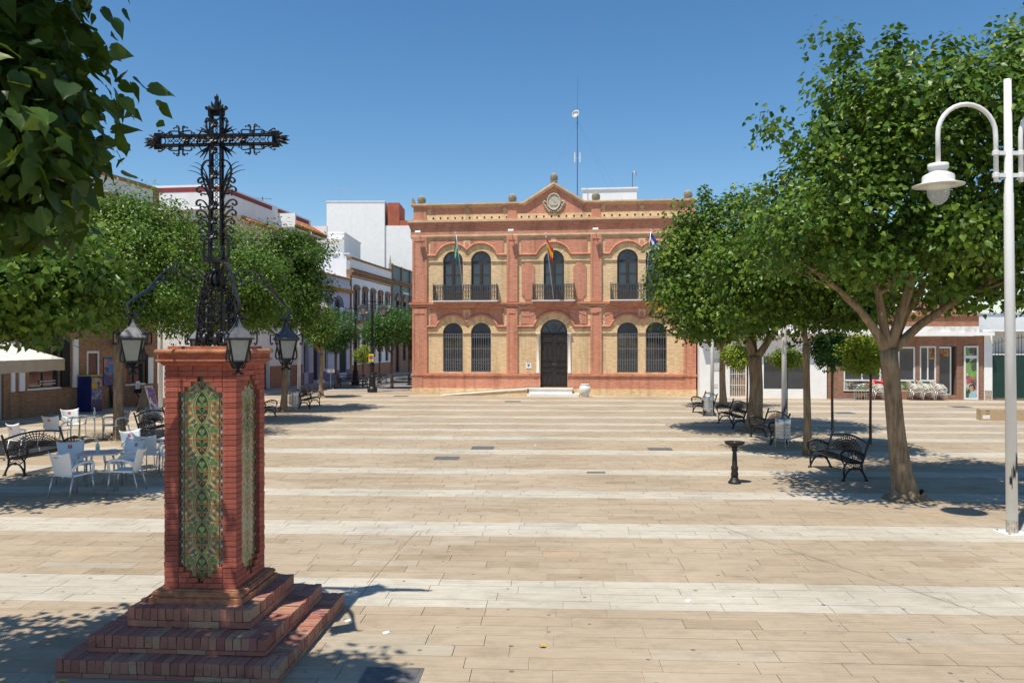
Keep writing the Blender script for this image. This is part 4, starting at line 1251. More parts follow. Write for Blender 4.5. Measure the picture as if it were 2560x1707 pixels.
    for k in range(4):
        Rm = Matrix.Rotation(PI/4+k*PI/2,3,'Z')
        def put3(P, rr):
            mb.tube([Rm @ Vector((x,0,z)) for x,z in P], rr, 4)
        put3(scroll((.15,-.02),(.09,-.20),1.9,'S',flip=-1), .008)
        put3(scroll((.17,.035),(.175,-.05),2.2,'C',flip=-1), .0075)
        put3([(.02,.165),(.04,.115),(.075,.07),(.12,.03),(.165,.035)], .0075)
        put3(scroll((.015,.18),(.075,.19),2.0,'J',flip=-1), .008)
        put3(scroll((.07,-.21),(.05,-.265),2.2,'C',flip=-1), .0075)
        put3(scroll((.015,-.265),(.05,-.32),2.0,'C',flip=1), .0075)
    mb.lathe([(0,.165),(.016,.172),(.02,.185),(.012,.2),(.006,.215)], 8); mb.lathe([(.018,-.26),(.024,-.28),(.012,-.3),(.016,-.31),(0,-.325)], 8)
    mb.build('lantern_scrolls', IR, Lr)
# white spotlight on the cap
t = thing('spotlight', 'small white cylindrical spotlight standing on the pedestal cap beside the cross', 'lamp', Matrix.Translation((-2.92,7.87,2.881)) @ Matrix.Rotation(R(-4),4,'Z') @ Vector((.20,-.12,0)), R(-4))
mb = MB(); mb.tube([(-.06,0,.05),(.07,0,.055)], .032, 12); mb.tube([(-.066,0,.05),(-.06,0,.05)], .035, 12); mb.build('lamp_body', M['whitepaint'], t)
mb = MB(); mb.bar((0,0,0),(0,0,.03),.03,.02); mb.build('foot', M['irong'], t)
# ---------------------------------------------------------------- trees
bark_m = None
def bark_mat(name, c0, c1):
    m, n, l, b = nt(name)
    v = coord(n)
    f = noise(n, l, scaled(n, l, v, (9, 9, 1.6)), 1.6, 7, .7)
    f2 = noise(n, l, v, 1.1, 4)
    c = ramp(n, l, f, [(.3, c0), (.62, c1)])
    c = mixc(n, l, c, (.75,.78,.72), ramp(n, l, f2, [(.4,(0,0,0)),(.7,(.7,.7,.7))]), 'MULTIPLY')
    l.new(c, b.inputs['Base Color']); b.inputs['Roughness'].default_value = .95; b.inputs['Specular IOR Level'].default_value = .15
    bump(n, l, b, f, .9, .03)
    return m
bark = bark_mat('ridged_brown_bark', (.14,.093,.058), (.39,.285,.18))
bark2 = bark_mat('dark_thin_bark', (.06,.042,.032), (.20,.145,.105))
LF_BROAD = ([(0,0,0),(-.34,.10,.05),(-.42,.36,.075),(-.20,.74,.02),(0,1.06,-.10),(.20,.74,.02),(.42,.36,.075),(.34,.10,.05),(0,.40,-.02)],
            [(0,8,2,1),(8,4,3,2),(0,7,6,8),(8,6,5,4)])
def grid_leaf():
    ts = (0,.08,.22,.42,.64,.84,1.0); ws = (.06,.30,.42,.36,.22,.09,.0); cs = (-1,-.5,0,.5,1); v = []
    for t, w in zip(ts, ws):
        for c in cs: v.append((c*w, t*1.06-.10*abs(c)*(t < .1), .16*abs(c)*w*(1-.4*abs(c))-.20*t*t+.03*math.sin(t*9)*abs(c)))
    f = [(i*5+j, i*5+j+1, (i+1)*5+j+1, (i+1)*5+j) for i in range(6) for j in range(4)]
    return v, f
LF_NEAR = grid_leaf()
LF_OVAL = ([(0,0,0),(-.25,.45,.06),(0,1,-.06),(.25,.45,.06)], [(0,2,1),(0,3,2)])
green_big = leafmat('bean_tree_leaf', [(0,(.030,.068,.010)),(.3,(.062,.125,.016)),(.65,(.115,.195,.023)),(.93,(.19,.265,.033)),(.985,(.28,.30,.04)),(1,(.55,.33,.03))], (.22,.40,.04), .17, .36)
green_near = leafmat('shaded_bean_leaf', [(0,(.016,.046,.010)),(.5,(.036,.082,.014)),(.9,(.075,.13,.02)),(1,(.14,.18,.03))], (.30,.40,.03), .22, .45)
green_lite = leafmat('pale_oval_leaf', [(0,(.05,.105,.016)),(.4,(.10,.185,.026)),(.8,(.18,.275,.04)),(1,(.27,.34,.05))], (.24,.42,.06), .18, .36)
green_dark = leafmat('glossy_dark_leaf', [(0,(.028,.066,.010)),(.4,(.062,.125,.016)),(.8,(.125,.20,.026)),(.97,(.21,.27,.036)),(1,(.30,.29,.04))], (.2,.38,.03), .17, .34)
green_orange = leafmat('orange_tree_leaf', [(0,(.025,.075,.018)),(.5,(.055,.14,.03)),(.9,(.10,.21,.045)),(1,(.2,.29,.06))], (.16,.32,.03), .2, .35)
green_yel = leafmat('yellowish_leaf', [(0,(.13,.22,.025)),(.5,(.25,.34,.035)),(1,(.45,.47,.05))], (.4,.5,.05))

def leaf_frames(lobes, n_cl, per, sigma, size, seed, shoots=(), shell=.5, droop=.25, out=.55, rough=.16, zmin=None):
    """positions and axes of the leaves of a crown made of clusters spread through ellipsoid lobes"""
    g = np.random.default_rng(seed)
    lb = np.array(lobes, float)
    area = lb[:,3]*lb[:,4]+lb[:,4]*lb[:,5]+lb[:,3]*lb[:,5]
    pick = g.choice(len(lb), n_cl, p=area/area.sum())
    d = g.normal(size=(n_cl,3)); d /= np.linalg.norm(d, axis=1)[:,None]
    lump = 1+rough*np.sin(d[:,0]*5+lb[pick,0]*3)*np.cos(d[:,2]*6+d[:,1]*4+lb[pick,1])
    t = (1-shell*g.random(n_cl)**1.6)*lump*(1+rough*.5*g.normal(size=n_cl))
    c = lb[pick,:3]+d*lb[pick,3:]*t[:,None]
    # drop clusters deep inside another lobe
    keep = np.ones(n_cl, bool)
    for L in lb:
        q = ((c-L[:3])/L[3:]); r = np.linalg.norm(q, axis=1); keep &= ~(r < .42)
    if zmin is not None: keep &= c[:,2] > zmin
    c = c[keep]; dd = d[keep]
    ext = []
    for (x, y, z, h) in shoots:
        for k in range(int(h/.16)): ext.append((x+g.normal()*.05, y+g.normal()*.05, z+k*.16))
    sig = np.full(len(c), sigma)
    if ext:
        c = np.vstack([c, np.array(ext)]); dd = np.vstack([dd, np.tile((0,0,1.), (len(ext),1))]); sig = np.concatenate([sig, np.full(len(ext), .11)])
    m = len(c)
    idx = np.repeat(np.arange(m), per)
    idx = idx[g.random(len(idx)) < np.where(sig[idx] < .12, .5, 1)]
    k = len(idx)
    pos = c[idx]+np.clip(g.normal(size=(k,3)),-1.5,1.5)*sig[idx][:,None]*np.array([1,1,.75])
    nrm = dd[idx]*out+np.array([0,0,.55])+g.normal(size=(k,3))*.55
    nrm /= np.linalg.norm(nrm, axis=1)[:,None]
    rad = pos-c[idx]; rad /= np.linalg.norm(rad, axis=1)[:,None]+1e-6
    nrm = nrm+rad*.35; nrm /= np.linalg.norm(nrm, axis=1)[:,None]
    ax = g.normal(size=(k,3))*.55+rad*1.3+dd[idx]*.4-np.array([0,0,droop])*1.6
    ax -= nrm*np.sum(ax*nrm, axis=1)[:,None]; ax /= np.linalg.norm(ax, axis=1)[:,None]
    bx = np.cross(ax, nrm)
    s = size*g.uniform(.55,1.35,k)
    tone = np.clip(g.random(m)[idx]*.53+g.random(k)*.52-.04, 0, 1)
    return pos, bx, ax, nrm, s, tone
def leaves_mesh(name, fr, tmpl, mat):
    pos, bx, ax, nrm, s, tone = fr
    tv = np.array(tmpl[0]); k = len(pos); nv = len(tv)
    V = pos[:,None,:]+(tv[None,:,0,None]*bx[:,None,:]+tv[None,:,1,None]*ax[:,None,:]+tv[None,:,2,None]*nrm[:,None,:])*s[:,None,None]
    V = V.reshape(-1,3)
    fl = [len(f) for f in tmpl[1]]; flat = np.concatenate([np.array(f) for f in tmpl[1]])
    loops = (flat[None,:]+(np.arange(k)*nv)[:,None]).ravel().astype(np.int32)
    tot = np.tile(np.array(fl, np.int32), k); start = np.concatenate([[0], np.cumsum(tot)[:-1]]).astype(np.int32)
    me = bpy.data.meshes.new(name)
    me.vertices.add(len(V)); me.vertices.foreach_set('co', V.astype(np.float32).ravel())
    me.loops.add(len(loops)); me.loops.foreach_set('vertex_index', loops)
    me.polygons.add(len(tot)); me.polygons.foreach_set('loop_start', start); me.polygons.foreach_set('loop_total', tot)
    me.materials.append(mat)
    at = me.attributes.new('tone', 'FLOAT', 'FACE'); at.data.foreach_set('value', np.repeat(tone, len(fl)).astype(np.float32))
    if len(fl) > 10: me.polygons.foreach_set('use_smooth', [True]*len(tot))
    me.update(); me.validate()
    return me
def leaf_proto(tmpl, mat, tones=(.1,.3,.45,.6,.8)):
    out = []
    for t in tones:
        mb = MB(); mb.add(tmpl[0], tmpl[1], 0, t); out.append(mb.mesh('leaf', mat, len(tmpl[1]) > 10))
    return out
def single_leaves(parent, off, fr, sel, protos):
    pos, bx, ax, nrm, s, tone = fr
    for i in sel:
        o = link('leaf', protos[min(len(protos)-1, int(tone[i]*len(protos)))], parent)
        mw = Matrix((( *(bx[i]*s[i]), 0), (*(ax[i]*s[i]), 0), (*(nrm[i]*s[i]), 0), (0,0,0,1))).transposed()
        mw.translation = Vector(pos[i])-Vector(off)
        o.matrix_basis = mw
def limb(mb, a, b, r0, r1, seed, bend=.12, n=7, sides=9):
    g = random.Random(seed); a = Vector(a); b = Vector(b); L = (b-a).length
    off = Vector((g.uniform(-1,1), g.uniform(-1,1), g.uniform(-.3,.6)))*bend*L
    P = []; rr = []
    for i in range(n+1):
        t = i/n; P.append(a.lerp(b,t)+off*math.sin(t*PI)+Vector((g.uniform(-1,1),g.uniform(-1,1),0))*r0*.12); rr.append(r0+(r1-r0)*t**.8)
    mb.tube(P, rr, sides)
    return P
def make_tree(name, label, base, fork_z, r, lobes, n_cl, per, sigma, size, tmpl, mat, seed, branches=6, singles=0, group=None, bk=None, lean=(0,0), flare=1.5, cat='tree', forks=(), **kw):
    T = thing(name, label, cat, base, 0, group)
    bx_, by_ = base[0], base[1]; g = random.Random(seed)
    mb = MB()
    top = Vector((lean[0], lean[1], fork_z))
    P = []; rr = []
    for i in range(11):
        t = i/10; P.append(Vector((lean[0]*t+.05*math.sin(t*5+seed)*r*3, lean[1]*t, fork_z*t-.03*(i==0)))); rr.append(r*(1+(flare-1)*(1-t)**6)*(1-.18*t)*(1+.16*(t**6)))
    mb.tube(P, rr, 14)
    mb.build('trunk', bk or bark, T, True)
    if r > .1:
        mb = MB(); n_ = 22; prof = [(1.55,.16),(1.75,.07),(2.1,.025),(2.7,-.004)]; vs_ = []
        for q, z in prof:
            for j in range(n_):
                a = 2*PI*j/n_; w = 1+.10*math.sin(a*3+seed)+.07*math.sin(a*7+seed*2)
                vs_.append((r*q*w*math.cos(a), r*q*w*math.sin(a), z*(1+.3*math.sin(a*5+seed))))
        mb.add(vs_, [(i*n_+j, (i+1)*n_+j, (i+1)*n_+(j+1)%n_, i*n_+(j+1)%n_) for i in range(3) for j in range(n_)])
        mb.build('root_collar', bk or bark, T, True)
    mb = MB()
    ends = list(forks)
    if not ends:
        for k in range(branches):
            L = lobes[k % len(lobes)]; a = 2*PI*k/branches+g.random()
            ends.append((L[0]-bx_+.5*L[3]*math.cos(a), L[1]-by_+.5*L[4]*math.sin(a), L[2]+.25*L[5]*g.uniform(-.3,1)))
    nb = MB()
    for k, e in enumerate(ends):
        br = MB()
        Q = limb(br, P[-1]-Vector((0,0,r*.5)), e, r*.62, r*.16, seed*31+k, .10)
        for j in range(3):
            q = Q[3+j]; a = g.random()*6.28; L2 = (Vector(e)-P[-1]).length*.45
            limb(br, q, q+Vector((math.cos(a)*L2, math.sin(a)*L2, L2*g.uniform(.1,.8))), r*.26, r*.05, seed*7+k*5+j, .15, 5, 6)
        br.build('branch', bk or bark, T, True)
    fr = leaf_frames(lobes, n_cl, per, sigma, size, seed, **kw)
    off = Vector(base)
    if singles:
        pos = fr[0]; Y = np.maximum(pos[:,1], .3); px = CX+pos[:,0]/Y*FPX; py = CY-(pos[:,2]-CAM_H)/Y*FPX
        vis = (px > -30) & (px < 2590) & (py > -30) & (py < 1707)
        score = np.where(vis, fr[4]/np.linalg.norm(pos-np.array([0,0,CAM_H]), axis=1), -1)
        # nearest to the eye first
        order = np.argsort(-score)[:singles]
        single_leaves(T, off, fr, order, leaf_proto(tmpl, mat))
        msk = np.ones(len(pos), bool); msk[order] = False
        fr = tuple(q[msk] for q in fr)
    fr = (fr[0]-np.array(base),)+fr[1:]
    link('crown', leaves_mesh('crown', fr, tmpl, mat), T, kind='stuff')
    return T

G1 = 'trees in the row right of the plaza'; G2 = 'trees in the row left of the plaza'
make_tree('bean_tree', 'largest broad-leaved tree with thick forked trunk behind the white lamp post', (7.40,14.96,0), 2.8, .172,
    [(8.4,15.2,6.0,3.2,2.8,2.3),(6.7,14.8,5.5,2.0,2.2,1.7),(9.9,15.4,4.9,2.5,2.5,1.7),(7.2,14.6,7.0,2.0,2.0,1.35),(9.4,14.8,7.2,2.1,2.1,1.25),(5.9,14.9,4.9,1.5,1.6,.9),(10.6,14.2,4.6,2.1,2.1,1.2)],
    640, 98, .27, .108, LF_BROAD, green_big, 3, singles=300, group=G1, shell=.5, flare=1.6, zmin=3.75, rough=.22,
    lean=(-.36,0), forks=[(-2.15,-.35,4.45),(-.8,.6,5.4),(.35,-.3,6.2),(1.6,.5,5.2),(2.6,-.2,4.6),(.6,1.6,5.4)],
    shoots=[(6.1,14.6,7.9,.95),(6.75,14.2,7.9,.65),(9.3,14.4,8.0,.95),(8.0,14.6,8.1,.5),(10.2,14.4,8.0,.5),(4.75,14.5,6.8,.3),(4.4,14.4,5.7,.25)])
make_tree('bean_tree', 'broad-leaved tree in front of the right end of the town hall, trunk splitting in three', (8.12,26.6,0), 2.5, .24,
    [(8.0,26.6,5.4,2.9,2.6,2.1),(6.4,26.2,5.2,1.7,1.9,1.6),(7.0,26.4,6.7,1.7,1.6,1.2),(9.6,26.8,5.0,2.0,2.0,1.6),(6.9,26.0,4.1,1.9,1.9,1.1)],
    540, 88, .27, .114, LF_BROAD, green_big, 5, group=G1, shell=.5, zmin=3.1, rough=.2,
    forks=[(-1.0,-.2,4.6),(.15,.4,5.4),(1.3,.1,4.7)], shoots=[(6.4,26.3,7.7,.5),(7.4,26.3,7.7,.3)])
make_tree('bean_tree', 'farthest broad-leaved tree of the right row, beside the town hall corner', (9.66,36.5,0), 2.6, .15,
    [(9.4,36.5,4.6,2.0,2.0,1.6),(8.6,36.3,4.2,1.4,1.5,1.1)], 170, 66, .28, .135, LF_BROAD, green_big, 8, group=G1, shell=.6, zmin=2.9)
make_tree('bean_tree', 'slender pale-barked tree with a knotted fork beside the near right bench', (7.70,20.8,0), 2.9, .10,
    [(7.7,20.8,4.7,2.4,2.1,1.5),(6.6,20.6,4.6,1.4,1.5,1.2),(8.8,20.9,4.6,1.5,1.6,1.2)], 320, 74, .25, .12, LF_BROAD, green_big, 13, group=G1, shell=.6, flare=1.25, zmin=3.35,
    forks=[(-.25,.05,4.2),(.3,.1,4.4),(.1,-.5,4.6)])
OR = 'clipped orange trees'
make_tree('orange_tree', 'round dark orange tree on a thin stem left of the thick trunk', (10.70,26.6,0), 2.1, .045, [(10.7,26.6,2.75,.75,.7,.58)], 260, 24, .13, .12, LF_OVAL, green_orange, 21, 4, group=OR, bk=bark2, flare=1.1, shell=.7)
make_tree('orange_tree', 'yellowish orange tree on a thin stem just left of the thick trunk', (10.40,23.1,0), 2.0, .04, [(10.25,23.1,2.62,.58,.55,.54)], 180, 24, .13, .115, LF_OVAL, green_yel, 22, 4, group=OR, bk=bark2, flare=1.1, shell=.7)
make_tree('orange_tree', 'small yellow-green orange tree before the barred white door', (9.90,33.5,0), 2.0, .04, [(9.5,33.5,2.4,.6,.55,.45)], 170, 24, .13, .115, LF_OVAL, green_yel, 23, 4, group=OR, bk=bark2, flare=1.1, shell=.7)
make_tree('orange_tree', 'small yellow orange tree behind the white post and before the dark window', (10.42,30.2,0), 2.0, .035, [(10.42,30.2,2.38,.5,.5,.34)], 120, 22, .12, .115, LF_OVAL, green_yel, 24, 4, group=OR, bk=bark2, flare=1.1, shell=.7)
# left side
make_tree('bean_tree', 'dark large-leaved tree overhanging the upper left corner', (-5.9,4.9,0), 2.6, .2,
    [(-3.30,4.6,4.50,.85,.75,.80),(-3.15,4.6,5.6,.80,.8,.95),(-5.2,5.0,5.6,1.5,1.5,1.4),(-4.75,5.6,4.4,.34,.34,.28),(-3.95,5.45,4.35,.28,.28,.22),(-3.5,5.95,4.5,.28,.26,.22),(-3.95,6.25,4.5,.30,.22,.20),(-5.7,6.3,4.7,1.2,1.0,.45),(-3.5,4.6,6.4,.80,.8,.9),(-3.6,3.9,4.2,.85,.7,.75),(-3.7,4.2,5.0,.9,.8,.9),(-2.82,4.3,4.12,.5,.55,.5),(-2.95,4.55,4.9,.52,.5,.55),(-3.0,4.4,3.95,.55,.6,.4)],
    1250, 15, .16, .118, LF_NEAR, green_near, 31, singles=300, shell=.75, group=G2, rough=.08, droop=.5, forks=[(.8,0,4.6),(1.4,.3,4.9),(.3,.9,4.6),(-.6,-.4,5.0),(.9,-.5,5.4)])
make_tree('bean_tree', 'bright broad-leaved tree hanging over the café tables at the left edge', (-10.7,15.2,0), 2.7, .17,
    [(-9.9,14.9,4.45,2.2,2.1,1.35),(-9.0,15.0,4.0,1.35,1.5,.95),(-10.8,14.4,4.2,1.8,1.8,1.1)], 300, 60, .28, .14, LF_BROAD, green_big, 33, singles=200, group=G2, shell=.6, zmin=2.95)
make_tree('round_tree', 'pale-leaved tree rising behind the café tables left of the pedestal', (-11.9,24.2,0), 2.9, .15,
    [(-11.6,24.2,5.4,2.3,2.2,1.9),(-12.6,24.0,4.6,1.6,1.6,1.3),(-10.6,24.3,4.7,1.6,1.6,1.4),(-11.2,24.2,6.3,1.4,1.4,1.05)], 620, 84, .24, .118, LF_OVAL, green_lite, 41, group=G2, shell=.5, zmin=3.0, lean=(-.12,0))
make_tree('round_tree', 'pale-leaved tree seen behind the iron cross', (-10.5,29.0,0), 2.9, .15,
    [(-10.6,29.0,5.5,2.1,2.0,1.9),(-9.7,29.0,4.8,1.5,1.5,1.4),(-11.6,28.9,4.8,1.4,1.5,1.4)], 540, 82, .24, .122, LF_OVAL, green_lite, 43, group=G2, shell=.5, zmin=3.0)
make_tree('round_tree', 'dark glossy tree with a slim leaning trunk right of the pedestal', (-9.84,34.2,0), 2.9, .13,
    [(-10.1,34.2,5.8,2.0,2.1,2.0),(-9.2,34.1,4.9,1.25,1.4,1.35),(-11.0,34.0,5.0,1.5,1.5,1.5),(-9.3,34.2,6.8,1.3,1.3,1.0)], 560, 76, .25, .135, LF_OVAL, green_dark, 45, group=G2, shell=.5, zmin=3.3, lean=(.22,0))
make_tree('olive_tree', 'greyish light tree just beyond the left white post', (-10.3,43.0,0), 2.4, .11,
    [(-10.7,43.0,4.3,1.0,1.0,1.1),(-10.4,42.9,3.6,.8,.8,.8)], 300, 44, .2, .13, LF_OVAL, green_lite, 47, group=G2, shell=.6, zmin=2.7)
SO = 'orange trees in the side street'
make_tree('orange_tree', 'round dark orange tree by the lavender house in the side street', (-11.5,52.0,0), 2.2, .09, [(-11.4,52.0,3.9,1.35,1.3,1.25),(-11.6,52,3.0,.8,.8,.6)], 330, 26, .22, .13, LF_OVAL, green_orange, 51, 5, group=SO, bk=bark2)
make_tree('orange_tree', 'large dark orange tree right of the black lamp post', (-7.85,52.0,0), 2.3, .09, [(-8.0,52.0,4.1,1.5,1.4,1.25),(-8.9,51.9,3.6,.8,.9,.8)], 360, 26, .22, .13, LF_OVAL, green_orange, 52, 5, group=SO, bk=bark2)
make_tree('orange_tree', 'dark orange tree partly hidden by the town hall corner', (-7.3,56.5,0), 2.2, .09, [(-7.2,56.5,4.1,1.3,1.3,1.2)], 260, 26, .22, .13, LF_OVAL, green_orange, 53, 5, group=SO, bk=bark2)
make_tree('orange_tree', 'orange tree behind the black lamp post with the yellow sign', (-9.9,59.5,0), 2.3, .08, [(-9.9,59.5,3.9,1.0,1.0,1.1)], 220, 26, .22, .13, LF_OVAL, green_orange, 54, 5, group=SO, bk=bark2)
make_tree('orange_tree', 'little yellow-green bush tree low beside the black lamp post', (-10.2,54.5,0), 1.7, .05, [(-10.1,54.5,2.2,.6,.6,.55)], 100, 22, .15, .12, LF_OVAL, green_yel, 55, 4, group=SO, bk=bark2)
# ---------------------------------------------------------------- left row of buildings
def window_unit(parent, uc, w, z0, z1, y, frame, glass, name='window', fr=.07, bars=1, sill=None):
    W = bpy.data.objects.new(name, None); COL.objects.link(W); W.parent = parent; W.location = (uc,y,0)
    mb = MB(); mb.box(-w/2,-w/2+fr,-.02,.06,z0,z1); mb.box(w/2-fr,w/2,-.02,.06,z0,z1); mb.box(-w/2+fr,w/2-fr,-.02,.06,z1-fr,z1); mb.box(-w/2+fr,w/2-fr,-.02,.06,z0,z0+fr)
    for k in range(bars): x = -w/2+w*(k+1)/(bars+1); mb.box(x-fr*.4,x+fr*.4,-.015,.055,z0+fr,z1-fr)
    mb.build('frame', frame, W)
    n = bars+1
    for k in range(n):
        a = -w/2+w*k/n+fr*.4; b = -w/2+w*(k+1)/n-fr*.4
        mb = MB(); mb.flatpoly([(a,.03,z0+.02),(b,.03,z0+.02),(b,.03,z1-.02),(a,.03,z1-.02)]); mb.build('pane', glass, W)
    if sill is not None:
        mb = MB(); mb.box(-w/2-.1,w/2+.1,-.12,.06,z0-.08,z0-.001); mb.build('sill', sill, W)
    return W
def wall_shell(name, parent, W, D, H, ops, mat, depth=.25, z0=-.03, side=True):
    mb = MB(); arched_wall(mb, 0, W, z0, H, ops, depth)
    if side:
        mb.add([(0,0,z0),(0,0,H),(0,D,H),(0,D,z0)], [(0,1,2,3)]); mb.add([(W,0,z0),(W,D,z0),(W,D,H),(W,0,H)], [(0,1,2,3)])
        mb.add([(0,0,H),(W,0,H),(W,D,H),(0,D,H)], [(0,1,2,3)]); mb.add([(0,D,z0),(0,D,H),(W,D,H),(W,D,z0)], [(0,1,2,3)])
    o = mb.build(name, mat, parent)
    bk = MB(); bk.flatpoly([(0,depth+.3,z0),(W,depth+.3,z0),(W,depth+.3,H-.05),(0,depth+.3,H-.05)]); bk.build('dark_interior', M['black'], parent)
    return o
brown = simple('brown_stone_trim', (.30,.17,.09), .85, 0, .25, 4, .2, .2, 0, (.14,.09,.06))
ochre = simple('ochre_trim', (.46,.23,.045), .85, 0, .15, 3)
lavw = stucco('lavender_plaster', (.56,.57,.68), (.45,.45,.52))
lavd = simple('purple_dado', (.17,.15,.26), .8, 0, .15, 2)
bluef = simple('blue_frame', (.03,.06,.30), .5)
cafe_b = brick('cafe_brick', (.40,.20,.10), (.30,.14,.075), (.36,.26,.17), wear=(.24,.13,.08))
cafe_t = simple('brick_trim', (.40,.22,.12), .85, 0, .25, 6, .3, .2)
redst = simple('dark_red_stripe', (.26,.035,.035), .7, 0, .1, 3)
orangeb = simple('brick_red_blind', (.42,.13,.055), .7, 0, .12, 8)
shut = simple('white_shutter', (.70,.70,.68), .6)
dadob = brick('dado_brick', (.46,.22,.13), (.40,.18,.10), (.42,.28,.2), wear=(.35,.2,.14))
# --- café
CF = thing('cafe_building', 'brick café with white pilaster strips and tall white parapet at the left', 'building', (-21.88,18.0,0), PI/2-math.atan(.2))
cops = [(14.67,1.6,1.13,2.62,0),(17.43,.78,.15,2.62,0),(20.28,1.3,1.03,2.5,0),(11.9,1.5,.02,2.6,0),(9.0,1.8,1.1,2.6,0),(5.5,1.8,1.1,2.6,0),(16.85,.3,.0,.01,0)]
cops = cops[:-1]
up_ops = [(u,1.2,4.6,6.6,0) for u in (6.0,9.5,13.0,16.5,20.0)]
mb = MB(); arched_wall(mb, 0, 21.93, -.03, 3.3, cops, .3); arched_wall(mb, 0, 21.93, 3.3, 8.6, up_ops, .25)
mb.add([(21.93,0,-.03),(21.93,12,-.03),(21.93,12,9.4),(21.93,0,9.4)], [(0,1,2,3)]); mb.add([(0,0,-.03),(0,0,9.4),(0,12,9.4),(0,12,-.03)], [(0,1,2,3)])
mb.build('wall', cafe_b, CF)
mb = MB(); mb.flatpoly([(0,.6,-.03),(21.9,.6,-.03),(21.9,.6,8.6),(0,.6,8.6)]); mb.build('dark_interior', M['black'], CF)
mb = MB(); mb.box(0,21.93,.0,12,9.35,9.42); mb.build('roof', walk, CF)
for z0, z1, e in ((8.6,8.75,.08),(8.75,8.95,.2),(8.95,9.15,.34),(9.15,9.34,.46)):
    mb = MB(); mb.box(-.05,21.93+e,-e,.4,z0,z1-.002); mb.build('cornice', cafe_t, CF)
mb = MB()
for k in range(64): x = .2+k*.34; mb.box(x-.09,x+.09,-.12,.1,9.42,9.62)
mb.box(0,21.93,-.02,.25,9.425,9.615); mb.box(0,21.95,-.15,.3,9.62,9.72); mb.build('pierced_row', cafe_t, CF)
mb = MB(); mb.box(0,21.9,-.04,.3,9.72,10.45); mb.build('parapet', M['white'], CF)
mb = MB(); mb.box(-.1,22.02,-.14,.4,10.45,10.60); mb.build('parapet_coping', cafe_t, CF)
for u in (21.72,16.9,12.0,7.0): mb = MB(); mb.box(u-.2,u+.2,-.10,.35,9.722,10.449); mb.build('parapet_pier', cafe_t, CF)
mb = MB(); mb.box(12.9,16.9,-.05,-.001,0,1.02); mb.box(17.9,21.9,-.05,-.001,0,.95); mb.build('dado', cafe_b, CF)
for u, w, z0, z1 in ((13.05,.16,1.05,3.0),(13.48,.26,1.06,3.0),(16.34,.3,1.05,3.1),(21.33,.4,.98,2.25)):
    mb = MB(); mb.box(u-w/2,u+w/2,-.06,-.001,z0,z1); mb.build('pilaster_strip', M['white'], CF)
window_unit(CF, 14.67, 1.6, 1.13, 2.62, .1, M['irong'], M['glass'], 'shop_window', .05, 1, M['marble'])
window_unit(CF, 20.28, 1.3, 1.03, 2.5, .1, M['irong'], M['glass'], 'shop_window', .05, 1, M['marble'])
for u in (9.0,5.5): window_unit(CF, u, 1.8, 1.1, 2.6, .1, M['irong'], M['glass'], 'shop_window', .05, 1, M['marble'])
for u in (6.0,9.5,13.0,16.5,20.0): window_unit(CF, u, 1.2, 4.6, 6.6, .1, M['whitepaint'], M['glass'], 'window', .07, 1, cafe_t)
mb = MB(); mb.box(11.2,12.6,.06,.12,.02,2.6); mb.build('grey_metal_door', simple('grey_door', (.42,.43,.43), .5, .2, .1, 3), CF)
DD = bpy.data.objects.new('door', None); COL.objects.link(DD); DD.parent = CF; DD.location = (17.43,.02,0)
mb = MB()
for a, b, c, d in ((-.38,-.30,.15,2.6),(.30,.38,.15,2.6),(-.30,.30,2.5,2.6),(-.30,.30,.15,.25),(-.30,.30,.86,.94)): mb.box(a,b,-.03,.04,c,d)
mb.box(-.30,.30,-.01,.02,.25,.86); mb.build('frame', M['whitepaint'], DD)
mb = MB(); mb.flatpoly([(-.3,.01,.94),(.3,.01,.94),(.3,.01,2.5),(-.3,.01,2.5)]); mb.build('pane', M['glass'], DD)
mb = MB(); mb.box(-.2,.2,-.02,-.011,.33,.80); mb.build('sticker', simple('pink_blue_print', (.42,.20,.26), .5, 0, .8, 9), DD)
mb = MB(); mb.box(15.5,15.95,-.10,-.001,1.1,3.05); mb.build('dark_shutter', M['black'], CF)
mb = MB(); mb.box(20.95,21.1,-.08,-.001,1.0,2.4); mb.build('dark_shutter', M['black'], CF)
mb = MB(); mb.box(13.7,15.48,-.06,-.001,2.62,3.2); pb = mb.build('sign_panel', simple('black_sign', (.02,.02,.022), .4), CF)
def text3d(body, size, loc, parent, mat, name='lettering', rz=0, extr=.006):
    cu = bpy.data.curves.new('txt', 'FONT'); cu.body = body; cu.size = size; cu.align_x = 'CENTER'; cu.align_y = 'CENTER'; cu.extrude = extr; cu.resolution_u = 2
    ob = bpy.data.objects.new('txt', cu); COL.objects.link(ob)
    dg = bpy.context.evaluated_depsgraph_get(); me = bpy.data.meshes.new_from_object(ob.evaluated_get(dg))
    bpy.data.objects.remove(ob); me.materials.clear(); me.materials.append(mat); me.name = name
    o = link(name, me, parent, loc); o.rotation_euler = (PI/2,0,rz); return o
text3d('FOREIGN', .22, (14.75,-.07,2.85), CF, simple('grey_lettering', (.35,.36,.37), .5))
mb = MB(); mb.box(14.3,15.2,-.018,-.012,0,.3)
for z in (1.25,1.36): 
    mb2 = MB(); mb2.box(14.5,15.35,.085,.09,z,z+.05); mb2.build('window_print', simple('white_print', (.5,.5,.5), .5), CF)
